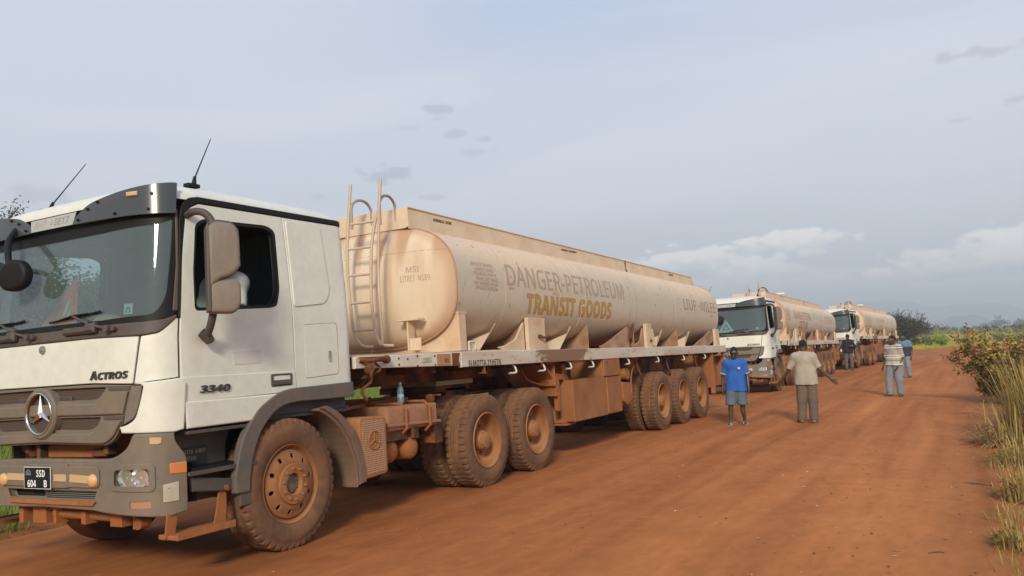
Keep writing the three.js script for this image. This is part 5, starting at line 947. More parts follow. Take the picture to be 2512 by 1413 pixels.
    part('gland_hand', mg([tube([[1.22, 1.60, -1.0], [1.26, 1.59, -1.12], [1.28, 1.60, -1.25], [1.26, 1.59, -1.42]], 0.026, 8), tube([[1.24, 1.58, -1.05], [1.28, 1.52, -1.15], [1.30, 1.46, -1.08], [1.26, 1.38, -1.12], [1.2, 1.30, -1.05], [1.22, 1.2, -1.1]], 0.015, 6), tube([[1.22, 1.57, -1.25], [1.25, 1.50, -1.30], [1.22, 1.45, -1.2], [1.2, 1.42, -1.06]], 0.012, 6), new THREE.SphereGeometry(0.045, 10, 8).translate(1.255, 1.595, -1.40), new THREE.SphereGeometry(0.05, 10, 8).translate(1.26, 1.50, -1.10)]), M.rust, t);
  }
  // front cradle with its bracket
  part('front_cradle', mg([plate([[-1.16, 1.66], [-1.16, 2.11], [-1.05, 2.08], [-0.75, 1.86], [-0.3, 1.74], [0.3, 1.74], [0.75, 1.86], [1.05, 2.08], [1.16, 2.11], [1.16, 1.66]], { d: 0.02 }).translate(0, 0, -2.96), bx(0.06, 0.45, 0.16, 1.14, 1.885, -3.05), bx(0.06, 0.45, 0.16, -1.14, 1.885, -3.05), bx(0.07, 0.025, 0.20, 1.14, 2.115, -3.06)]), M.tank, t);
  part('front_bracket', mg([bx(0.29, 0.022, 0.16, 0.71, 2.055, -2.65), bx(0.024, 0.36, 0.14, 0.685, 1.875, -2.66), bx(0.17, 0.15, 0.02, 0.77, 1.765, -2.62)]), M.tank, t);
  part('step_loop', bar([[1.20, 1.66, -3.12], [1.20, 1.76, -3.12], [1.20, 1.76, -3.26], [1.20, 1.66, -3.26]], 0.014, 6), M.rail, t);
  // cradles along the side: slanting ribs and upright pieces
  const rib = (z, w, top) => creased(plate([[z, 1.64], [z + 0.10, 1.645], [z + 0.62, 1.66 + 0.0], [z + w, top], [z + w + 0.05, top - 0.02], [z + w + 0.05, 1.90], [z + 0.78, 1.64]].map(([a, y]) => [a, y + pitchY(-a)]), { d: 0.016 }), 0.5).rotateY(Math.PI / 2).translate(1.12, 0, 0);
  const wedge = (z) => { // slanting gusset: runs in from the rail to the underside of the tank
    const y = pitchY(-z), p = [[1.16, 1.655 + y, -z], [1.17, 2.00 + y, -z - 0.44], [1.11, 2.01 + y, -z - 0.52], [1.06, 1.90 + y, -z - 0.50], [0.62, 1.66 + y, -z + 0.10], [0.60, 1.655 + y, -z + 0.02]];
    const g = new THREE.BufferGeometry(), v = []; const tri = (a, b, c) => v.push(...p[a], ...p[b], ...p[c]); tri(0, 1, 2); tri(0, 2, 3); tri(0, 3, 4); tri(0, 4, 5);
    const q = p.map(([x, yy, zz]) => [x - 0.01, yy, zz - 0.02]); const tr2 = (a, b, c) => v.push(...q[a], ...q[c], ...q[b]); tr2(0, 1, 2); tr2(0, 2, 3); tr2(0, 3, 4); tr2(0, 4, 5);
    for (let i = 0; i < 6; i++) { const j = (i + 1) % 6; v.push(...p[i], ...q[i], ...p[j], ...p[j], ...q[i], ...q[j]); }
    g.setAttribute('position', new THREE.Float32BufferAttribute(v, 3)); g.computeVertexNormals(); return g;
  };
  const gus = [3.42, 5.75, 10.1, 11.95]; for (const z of gus) { part('gusset', wedge(z), M.tank, t); part('gusset', flipX(wedge(z)), M.tank, t); }
  // saddle: cross plate that follows the underside
  const saddle = (z, full) => { const y = pitchY(-z), pts = []; for (let k = -8; k <= 8; k++) { const X = k / 8 * 1.13, yy = TC - TB * Math.pow(Math.max(0, 1 - Math.pow(Math.abs(X) / TA, TN)), 1 / TN); pts.push([X, Math.min(yy, 2.06) + y - 0.004]); } return plate([[-1.13, 1.64 + y], ...pts, [1.13, 1.64 + y]], { d: 0.02 }).translate(0, 0, -z); };
  for (const z of [4.70, 6.9, 9.0, 11.6, 14.1]) part('saddle_plate', saddle(z), M.saddle, t);
  const panelAt = (z0, z1, y1, x, m, name) => part(name, plate([[z0, 1.645 + pitchY(-z0)], [z0, y1 + pitchY(-z0)], [z1, y1 + pitchY(-z1)], [z1, 1.645 + pitchY(-z1)]], { d: 0.06, bev: 0.006 }).rotateY(Math.PI / 2).translate(x, 0, 0), m, t);
  panelAt(4.72, 5.24, 2.10, 1.19, M.tank, 'cradle_panel'); panelAt(9.52, 9.84, 2.11, 1.19, M.tank, 'cradle_panel'); panelAt(14.38, 14.74, 2.08, 1.19, M.tank, 'cradle_panel');
  // curved cradle cheeks beside the panels
  const cheek = (z0, z1, m) => { const pts = [[z0, 1.70], [z0 + 0.2, 1.72], [z0 + 0.5, 1.80], [z1, 2.06], [z1, 1.645], [z0 + 0.15, 1.645]].map(([a, y]) => [a, y + pitchY(-a)]); return plate(pts, { d: 0.03, bev: 0.004, r: 0.06 }).rotateY(Math.PI / 2).translate(1.13, 0, 0); };
  part('cradle_cheek', cheek(3.95, 4.72), M.tank, t); part('cradle_cheek', cheek(7.35, 8.75), M.saddle, t); part('cradle_cheek', cheek(8.85, 9.52), M.saddle, t); part('cradle_cheek', cheek(12.7, 14.35), M.saddle, t); part('cradle_cheek', cheek(13.9, 14.38), M.rust, t);
  part('cradle_cheek', plate([[8.62, 1.80], [8.75, 2.02], [8.98, 2.12], [8.95, 2.02], [8.83, 1.85]].map(([a, y]) => [a, y - 0.06]), { d: 0.012 }).rotateY(Math.PI / 2).translate(1.165, 0, 0), M.rust, t);
  part('brace', mg([mv(bx(0.05, 0.34, 0.05, 0, 0, 0), 1.14, 1.86 - 0.075, -10.02, 0.35), mv(bx(0.05, 0.30, 0.04, 0, 0, 0), 1.14, 1.84, -4.9, 0.0)]), M.tank, t);
  parts('panel_lock', ([cyl([1.19, 1.82, -5.02], [1.235, 1.82, -5.02], 0.028, 0.024, 10), tube([[1.21, 1.83, -5.0], [1.24, 1.80, -5.1], [1.24, 1.82, -5.28]], 0.018, 6), cyl([1.19, 1.72, -9.72], [1.225, 1.72, -9.72], 0.03, 0.024, 10)]), M.rust, t);
  // rope hooks under the rail
  for (const z of [4.25, 5.10, 6.00, 6.85, 8.45, 10.05, 11.7, 13.3]) { const y = 1.41 + pitchY(-z) * 0.5; part('rope_hook', tube([[1.16, y + 0.05, -z], [1.20, y + 0.01, -z], [1.215, y - 0.045, -z], [1.215, y - 0.06, -z + 0.03], [1.215, y - 0.06, -z + 0.20]], 0.014, 6, 16), M.rail, t); }
  part('rail_bracket', mg([bx(0.04, 0.09, 0.03, 1.19, 1.42, -3.45), bx(0.12, 0.02, 0.05, 1.16, 1.375, -3.45), mv(bx(0.03, 0.45, 0.04, 0, 0, 0), 1.10, 1.20, -9.2, 0.7), mv(bx(0.03, 0.45, 0.04, 0, 0, 0), 1.10, 1.20, -10.9, 0.7), mv(bx(0.03, 0.45, 0.04, 0, 0, 0), 1.10, 1.20, -12.9, 0.7)]), M.rust, t);
  // landing legs
  for (const s of [1, -1]) { const g = sub('landing_leg', t); part('leg_tube', mg([bx(0.14, 0.80, 0.14, s * 0.95, 1.0, -6.15), bx(0.10, 0.25, 0.10, s * 0.95, 0.62, -6.15)]), M.mud, g); part('leg_foot', mg([bx(0.26, 0.03, 0.34, s * 0.95, 0.50, -6.15), bx(0.22, 0.05, 0.28, s * 0.95, 0.545, -6.15)]), M.mud, g); }
  part('leg_brace', mg([bx(1.9, 0.06, 0.06, 0, 0.95, -6.15), mv(bx(0.05, 0.9, 0.05, 0, 0, 0), 0.95, 1.05, -6.45, 0.6), bx(0.06, 0.55, 0.10, 1.05, 1.0, -5.78), bx(0.05, 0.08, 0.42, 1.05, 1.22, -5.78)]), M.mud, t);
  // tool box, two parts
  { const b = sub('tool_box', t);
    part('box_body', mg([bx(0.62, 0.62, 1.95, 0.885, 0.845, -7.02, 0.01), bx(0.58, 0.30, 0.76, 0.905, 1.30, -7.62, 0.01)]), M.boxTan, b);
    parts('box_door', ([bx(0.03, 0.58, 0.62, 1.205, 0.845, -7.66, 0.008), bx(0.03, 0.27, 0.70, 1.205, 1.295, -7.62, 0.008)]), M.boxTan, b);
    part('box_lock', mg([cyl([1.215, 1.38, -7.38], [1.235, 1.38, -7.38], 0.02, 0.018, 8), bx(0.02, 0.05, 0.04, 1.22, 1.04, -7.62)]), M.rust, b);
  }
  // spare rack and mud flap ahead of the trailer wheels
  part('valve_group', mg([creased(plate([[8.30, 0.70], [8.30, 1.02], [8.78, 0.98], [8.78, 0.70], [8.5, 0.60]], { d: 0.28, r: 0.05, bev: 0.02, bs: 2 }), 0.5).rotateY(Math.PI / 2).translate(1.12, 0, 0), cyl([0.7, 1.15, -8.5], [1.15, 1.15, -8.5], 0.10, 0.10, 14), bx(0.1, 0.5, 0.08, 1.05, 1.1, -8.25)]), M.mud, t);
  parts('brake_line', ([tube([[1.1, 1.40, -9.2], [1.05, 1.2, -9.0], [1.1, 0.95, -8.75], [1.12, 0.8, -8.7]], 0.016, 6), tube([[1.0, 1.35, -4.8], [0.9, 1.20, -5.2], [1.0, 1.10, -5.6]], 0.016, 6)]), M.mud, t);
  part('front_mud_flap', mg([plate([[5.15, 1.42], [5.35, 1.40, 0.1], [5.62, 1.18, 0.2], [5.66, 0.95], [5.64, 0.95], [5.58, 1.16, 0.2], [5.33, 1.37, 0.1]], { d: 0.40 }).rotateY(Math.PI / 2).translate(1.12, 0, 0), bx(0.26, 0.30, 0.03, 1.02, 1.25, -5.55)]), M.mud, t);
  // wheels, axles and springs
  const AX = [-10.11, -11.42, -12.725];
  for (const z of AX) { part('trailer_axle', mg([cyl([-1.0, RW, z], [1.0, RW, z], 0.09, 0.09, 14), mg([1, -1].map((s) => tube([[s * 0.5, 0.78, z + 0.6], [s * 0.5, 0.66, z], [s * 0.5, 0.78, z - 0.6]], 0.03, 6)))]), M.mudDark, t); for (const sd of [1, -1]) addWheel(t, 'dual', z, sd, near); }
  parts('spring_hanger', ([-9.45, -10.76, -12.07, -13.38].map((z) => ([1, -1].map((s) => bx(0.10, 0.35, 0.16, s * 0.5, 0.92, z))))), M.mudDark, t);
  // tail frame
  { const b = sub('tail_frame', t);
    part('tail_post', mg([bx(0.10, 0.98, 0.07, 1.15, 0.95, -13.98), bx(0.08, 0.80, 0.06, 1.17, 1.0, -15.02), bx(0.05, 0.02, 1.0, 1.17, 1.33, -14.5), bx(0.05, 0.05, 1.0, 1.17, 0.66, -14.5), bx(0.06, 0.12, 1.0, 1.15, 0.72, -14.5)]), M.mud, b);
    part('tail_panel', mg([bx(2.2, 0.55, 0.05, 0, 1.05, -15.05), bx(2.3, 0.10, 0.10, 0, 0.60, -15.0), bx(0.04, 0.85, 1.0, 0.98, 1.0, -14.5), bx(1.0, 0.8, 0.05, 0.6, 1.0, -13.95)]), M.boxTan, b);
    parts('rear_lamp', ([bx(0.30, 0.12, 0.04, 0.9, 0.95, -15.10), bx(0.30, 0.12, 0.04, -0.9, 0.95, -15.10)]), M.red, b);
  }
  return t;
}
function flatSide(pts, tex, x, name, parent) { const a = pts.map((p) => p[0]), b = pts.map((p) => p[1] + 0); const g = plate(pts.map(([z, y]) => [z, y + pitchY(-z)]), { d: 0.006, bev: 0.001 }); const lo = Math.min(...b) + pitchY(-a[0]); uvBox(g, 0, 1, Math.min(...a), Math.max(...a), lo, lo + Math.max(...b) - Math.min(...b)); g.rotateY(Math.PI / 2).translate(x + 0.003, 0, 0); return part(name, g, std(name + '_print', [1, 1, 1], 0.7, 0, { map: tex, transparent: name === 'coaming_lettering' }), parent); }
M.rustSoft = std('rusty_weld', [1, 1, 1], 0.9, 0, { map: dusty([0.36, 0.19, 0.11], [0.50, 0.33, 0.23], 0.4, 0.8, 71) });
M.coaming = std('peach_coaming', [1, 1, 1], 0.75, 0, { map: dusty([0.68, 0.52, 0.38], [0.50, 0.30, 0.18], 0.18, 0.5, 73, 512), specularIntensity: 0.4 });
M.ladder = std('cream_dusty_tube', [1, 1, 1], 0.65, 0, { map: dusty([0.58, 0.46, 0.36], [0.42, 0.24, 0.14], 0.28, 0.6, 75) });
M.hoop = std('grey_dusty_tube', [1, 1, 1], 0.6, 0.1, { map: dusty([0.33, 0.28, 0.24], [0.42, 0.28, 0.19], 0.3, 0.5, 77) });
M.saddle = std('rusty_dusty_saddle', [1, 1, 1], 0.9, 0, { map: dusty([0.40, 0.25, 0.16], [0.20, 0.085, 0.04], 0.42, 1.0, 79) });

// ---------------------------------------------------------------- the three lorries in a row
const PHI = 0.0325; // the road falls away to the left, and so do the lorries
function place(o, x, y, z, a, extra = 0) { // base under the front axle; the tilt is about the right-hand wheels
  const off = V(1.25 - Math.cos(PHI) * 1.25, -Math.sin(PHI) * 1.25, 0).applyAxisAngle(V(0, 1, 0), a);
  o.rotation.order = 'YXZ';
  o.position.set(x + off.x, y + off.y, z + off.z); o.rotation.set(0, a, PHI);
  if (extra) { // a trailer swings about its kingpin
    const k = V(0, 0, -3.95).applyEuler(o.rotation).add(o.position);
    o.rotation.y = a + extra; const k2 = V(0, 0, -3.95).applyEuler(o.rotation); o.position.copy(k.sub(k2));
  }
}
const GRP = 'tanker lorries queued on the left of the dirt road', GRPT = 'tank trailers of the queued lorries';
const tr1 = makeTractor();
tag(tr1, 'nearest white lorry cab with full grille, number plate and sun visor, at the left edge', 'lorry', GRP);
place(tr1, 0, 0, 0, 0);
const tl1 = makeTrailer(WORDS1, true, [2048, 1024], 4);
tag(tl1, 'nearest peach dusty tank trailer lettered DANGER-PETROLEUM TRANSIT GOODS, with ladder on its front', 'tanker', GRPT);
place(tl1, 0, 0, 0, 0);
const P2 = [-0.248, -0.045, -22.536, 0.033], P3 = [0.047, 0.03, -42.123, -0.072];
const tr2 = tr1.clone(); tr2.name = numbered('lorry_tractor'); scene.add(tr2);
tag(tr2, 'second white lorry cab in the row, behind the man in the blue polo shirt', 'lorry', GRP);
place(tr2, ...P2);
const tr3 = tr1.clone(); tr3.name = numbered('lorry_tractor'); scene.add(tr3);
tag(tr3, 'farthest white lorry cab, third in the row, with the man in black standing before it', 'lorry', GRP);
place(tr3, ...P3);
const reprint = (o, m) => o.traverse((c) => { if (c.name === 'tank_shell') c.material = m; });
function cloneTrailer(words, seed) {
  const o = tl1.clone(); o.name = numbered('tank_trailer'); scene.add(o);
  reprint(o, std('dusty_painted_tank_' + seed, [1, 1, 1], 0.66, 0, { map: tankTexture({ words, seams: SEAMS }, 1024, 512, seed), bumpMap: grain(0.5), bumpScale: 0.0006 }));
  for (const c of [...o.children]) if (['coaming_lettering', 'rail_label', 'rail_plate'].includes(c.name)) o.remove(c);
  return o;
}
const tl2 = cloneTrailer(WORDS2, 8); tag(tl2, 'second peach tank trailer in the row, between the second and third white cabs', 'tanker', GRPT); place(tl2, ...P2, -0.042);
const tl3 = cloneTrailer(WORDS3, 12); tag(tl3, 'farthest peach tank trailer, in front of the dark bushy tree', 'tanker', GRPT); place(tl3, ...P3, 0.006);
for (const [o, x] of [[tl2, 0.32], [tl3, 0.30]]) { // filling domes that stand above the walkway
  const d = sub('filling_dome', o); part('dome_lid', mg([cyl([x, 3.30, -3.9], [x, 3.50, -3.9], 0.17, 0.17, 18), new THREE.SphereGeometry(0.17, 18, 8, 0, 6.29, 0, 1.57).scale(1, 0.45, 1).translate(x, 3.50, -3.9)]), M.rustSoft, d); part('dome_ring', mv(new THREE.TorusGeometry(0.16, 0.022, 6, 20, Math.PI), x, 3.50, -3.72), M.rust, d);
  part('roof_lamp', bx(0.30, 0.08, 0.12, 0.62, 3.47, -5.4, 0.02), M.white, o);
}
const toWorld = (p, o) => { o.updateMatrixWorld(true); return V(...p).applyMatrix4(o.matrixWorld); };
const ride = (o, p, host, turn = 0) => { const w = toWorld(p, host); o.position.copy(w); o.rotation.order = 'YXZ'; o.rotation.set(0, host.rotation.y + turn, host.rotation.z); };

// ---------------------------------------------------------------- things on and in the lorries
{ // plastic water bottle on the fuel tank
  const b = thing('water_bottle', 'clear blue plastic water bottle standing on the muddy fuel tank of the nearest lorry', 'bottle');
  part('bottle_body', creased(lathe([[0.001, 0], [0.030, 0.002], [0.036, 0.010], [0.036, 0.05], [0.033, 0.056], [0.036, 0.062], [0.036, 0.10], [0.033, 0.106], [0.036, 0.112], [0.035, 0.145], [0.026, 0.175], [0.015, 0.195], [0.014, 0.207]], 24, 'y'), 0.7), phys('bottle_plastic', [0.55, 0.72, 0.84], { roughness: 0.12, transmission: 0.75, thickness: 0, ior: 1.4 }), b);
  part('bottle_label', lathe([[0.0372, 0.064], [0.0372, 0.098]], 24, 'y'), std('bottle_label_film', [0.28, 0.42, 0.56], 0.4), b);
  part('bottle_cap', cyl([0, 0.205, 0], [0, 0.226, 0], 0.0165, 0.016, 16), std('blue_cap', [0.42, 0.52, 0.62], 0.5), b);
  ride(b, [1.02, 1.118, -1.93], tr1);
}
function warningTriangle(label, host, p, turn, colour, tilt) {
  const g = thing('warning_triangle', label, 'warning triangle', [0, 0, 0], 0);
  const outer = [[-0.25, 0], [0.25, 0], [0, 0.44]], inner = Object.assign([[-0.14, 0.065], [0.14, 0.065], [0, 0.31]], { r: 0.01 });
  if (colour) { part('triangle_frame', plate(outer, { d: 0.02, r: 0.02, holes: [inner] }), phys('white_reflector', [0.72, 0.73, 0.72], { roughness: 0.4 }), g); part('triangle_centre', plate(inner, { d: 0.004, off: -0.004 }), std('grey_sheet', [0.22, 0.24, 0.25], 0.7), g); part('inner_mark', plate([[-0.07, 0.10], [0.08, 0.10], [0.02, 0.19], [-0.03, 0.17]], { d: 0.004, off: 0.003 }), std('pale_mark', [0.55, 0.57, 0.58], 0.6), g); }
  else { part('triangle_sheet', plate([[-0.30, 0], [0.13, -0.01], [0.11, 0.20], [0.055, 0.47]], { d: 0.012, r: 0.02 }), std('orange_board', [0.80, 0.17, 0.045], 0.9), g); part('white_mark', mg([plate([[-0.03, 0.09], [-0.015, 0.20], [0.02, 0.27], [0.015, 0.16]], { d: 0.004, off: 0.004 }), plate([[-0.01, 0.07], [0.04, 0.16], [0.06, 0.20], [0.035, 0.08]], { d: 0.004, off: 0.004 })]), std('white_mark', [0.62, 0.6, 0.56], 0.8), g); part('triangle_foot', bx(0.34, 0.012, 0.16, -0.08, -0.004, 0), M.dash, g); }
  ride(g, p, host, turn); g.rotation.x = tilt; return g;
}
warningTriangle('orange folded warning triangle propped on the dashboard behind the nearest windscreen', tr1, [-0.20, 2.00, 1.12], 0.15, false, -0.22);
warningTriangle('white warning triangle leaning inside the windscreen of the second lorry', tr2, [-0.10, 2.02, 1.16], 0.1, true, -0.25);
{ const o = thing('cap', 'pale orange cap lying on the dashboard beside the orange warning triangle', 'cap'); part('crown', new THREE.SphereGeometry(0.13, 20, 10, 0, 6.29, 0, 1.6).scale(1, 0.75, 1.1), std('pale_orange_cloth', [0.58, 0.38, 0.20], 0.9), o); part('peak', creased(plate([[-0.10, 0.08], [0.10, 0.08], [0.09, 0.2, 0.05], [-0.09, 0.2, 0.05]], { d: 0.01 }), 0.5).rotateX(Math.PI / 2), std('pale_orange_peak', [0.55, 0.35, 0.18], 0.9), o); ride(o, [0.22, 2.0, 1.0], tr1, 0.4); }

// ---------------------------------------------------------------- people
const smin = (a, b, k) => { const h = Math.max(k - Math.abs(a - b), 0) / k; return Math.min(a, b) - h * h * k * 0.25; };
const smax = (a, b, k) => -smin(-a, -b, k);
function cone(p, a, b, ra, rb) { // rounded bone between two joints
  const bx_ = b[0] - a[0], by = b[1] - a[1], bz = b[2] - a[2], px = p[0] - a[0], py = p[1] - a[1], pz = p[2] - a[2];
  const t = clamp((px * bx_ + py * by + pz * bz) / (bx_ * bx_ + by * by + bz * bz + 1e-9));
  const dx = px - bx_ * t, dy = py - by * t, dz = pz - bz * t;
  return Math.sqrt(dx * dx + dy * dy + dz * dz) - lerp(ra, rb, t);
}
function ell(p, c, r) { const x = (p[0] - c[0]) / r[0], y = (p[1] - c[1]) / r[1], z = (p[2] - c[2]) / r[2], k = Math.sqrt(x * x + y * y + z * z); return (k - 1) * Math.min(r[0], r[1], r[2]) * 0.9; }
const add3 = (a, b, k = 1) => [a[0] + b[0] * k, a[1] + b[1] * k, a[2] + b[2] * k], sub3 = (a, b) => [a[0] - b[0], a[1] - b[1], a[2] - b[2]];
const nrm = (a) => { const l = Math.hypot(...a) || 1; return a.map((v) => v / l); }, crs = (a, b) => [a[1] * b[2] - a[2] * b[1], a[2] * b[0] - a[0] * b[2], a[0] * b[1] - a[1] * b[0]];
M.skin = phys('dark_brown_skin', [0.075, 0.043, 0.028], { roughness: 0.42, sheen: 0.2, sheenColor: new THREE.Color(0.3, 0.2, 0.15), sheenRoughness: 0.5 });
M.hair = std('black_hair', [0.012, 0.010, 0.009], 0.95);
M.eye = std('eye_white', [0.45, 0.42, 0.38], 0.3); M.pupil = std('pupil', [0.01, 0.008, 0.006], 0.2);
function handGeo(wrist, dir, palmN, side, curl) { // wrist point, direction of the hand, palm normal, thumb side
  const y = nrm(dir), n = nrm(crs(crs(y, palmN), y)), x = crs(y, n).map((v) => v * side); // x towards the thumb
  const L = (a, b, c) => add3(add3(add3(wrist, x, a), y, b), n, c);
  const bones = [];
  const F = [[0.030, 0.092, 0.078, 0.0088], [0.010, 0.098, 0.086, 0.0092], [-0.011, 0.094, 0.080, 0.0088], [-0.030, 0.086, 0.062, 0.0078]];
  for (const [a, b, len, r] of F) {
    let p = L(a, b, 0), ang = curl * 0.5, q; bones.push([L(a * 0.6, 0.03, 0), p, 0.014, r * 1.15]);
    for (const f of [0.46, 0.31, 0.23]) { q = add3(add3(p, y, Math.cos(ang) * len * f), n, Math.sin(ang) * len * f); bones.push([p, q, r, r * 0.9]); p = q; ang += curl; }
  }
  const t0 = L(0.028, 0.030, 0.006), t1 = add3(add3(t0, x, 0.026), y, 0.030), t2 = add3(add3(add3(t1, x, 0.008), y, 0.032), n, 0.010), t3 = add3(add3(t2, y, 0.024), n, 0.012);
  bones.push([t0, t1, 0.015, 0.011], [t1, t2, 0.011, 0.0095], [t2, t3, 0.0095, 0.008]);
  const palm = [[L(0.022, 0.02, 0), L(0.024, 0.085, 0), 0.016, 0.013], [L(0.0, 0.015, 0), L(0.0, 0.090, 0), 0.017, 0.013], [L(-0.020, 0.02, 0), L(-0.024, 0.080, 0), 0.016, 0.012], [L(0, -0.04, 0), L(0, 0.03, 0), 0.026, 0.022]];
  const all = [...palm, ...bones], lo = [9, 9, 9], hi = [-9, -9, -9];
  for (const [a, b] of all) for (const p of [a, b]) for (let k = 0; k < 3; k++) { lo[k] = Math.min(lo[k], p[k] - 0.04); hi[k] = Math.max(hi[k], p[k] + 0.04); }
  return surface((px, py, pz) => { const p = [px, py, pz]; let d = 9; for (const [a, b, ra, rb] of palm) d = smin(d, cone(p, a, b, ra, rb), 0.018); let e = 9; for (const [a, b, ra, rb] of bones) e = Math.min(e, cone(p, a, b, ra, rb)); return smin(d, e, 0.008); }, lo, hi, 0.0048);
}
function headGeo(c, yaw, pitch, k = 1.08) {
  const g = surface((x, y, z) => {
    const p = [x, y, z];
    let d = ell(p, [0, 0.030, -0.012], [0.076, 0.098, 0.096]);
    d = smin(d, ell(p, [0, -0.055, 0.022], [0.056, 0.072, 0.066]), 0.04);       // jaw
    d = smin(d, ell(p, [0, -0.100, 0.062], [0.026, 0.020, 0.022]), 0.03);       // chin
    d = smin(d, cone(p, [0, 0.012, 0.082], [0, -0.030, 0.104], 0.010, 0.016), 0.014); // nose
    d = smin(d, ell(p, [0, -0.034, 0.092], [0.023, 0.011, 0.014]), 0.010);
    d = smin(d, cone(p, [-0.036, 0.030, 0.074], [0.036, 0.030, 0.074], 0.011, 0.011), 0.02); // brow
    for (const s of [-1, 1]) { d = smax(d, -ell(p, [s * 0.033, 0.010, 0.096], [0.019, 0.013, 0.018]), 0.012); d = smin(d, ell(p, [s * 0.046, -0.020, 0.066], [0.020, 0.018, 0.018]), 0.02); d = smin(d, ell(p, [s * 0.079, -0.002, -0.008], [0.011, 0.032, 0.020]), 0.008); }
    d = smin(d, ell(p, [0, -0.062, 0.086], [0.029, 0.0095, 0.014]), 0.008);     // lips
    d = smin(d, ell(p, [0, -0.076, 0.083], [0.025, 0.0095, 0.014]), 0.008);
    d = smin(d, cone(p, [0, -0.04, -0.03], [0, -0.085, -0.028], 0.054, 0.054), 0.03); // top of the neck
    return d;
  }, [-0.12, -0.20, -0.13], [0.12, 0.15, 0.14], 0.0062);
  const hair = surface((x, y, z) => { const p = [x, y, z]; let d = ell(p, [0, 0.034, -0.014], [0.081, 0.102, 0.100]); d = smax(d, 0.02 - y + z * 0.55 + Math.max(0, z) * 0.2, 0.01); d = smax(d, -ell(p, [0, -0.02, 0.12], [0.075, 0.09, 0.075]), 0.01); return d; }, [-0.10, -0.08, -0.13], [0.10, 0.15, 0.12], 0.008);
  const eyes = mg([-1, 1].map((s) => new THREE.SphereGeometry(0.0125, 10, 8).translate(s * 0.033, 0.010, 0.0755))), pup = mg([-1, 1].map((s) => new THREE.SphereGeometry(0.0062, 8, 6).translate(s * 0.033, 0.010, 0.083)));
  const m = new THREE.Matrix4().makeRotationFromEuler(new THREE.Euler(pitch, yaw, 0, 'YXZ')); m.scale(V(k, k, k)); m.setPosition(...c);
  for (const q of [g, hair, eyes, pup]) q.applyMatrix4(m);
  return { g, hair, eyes, pup, m };
}
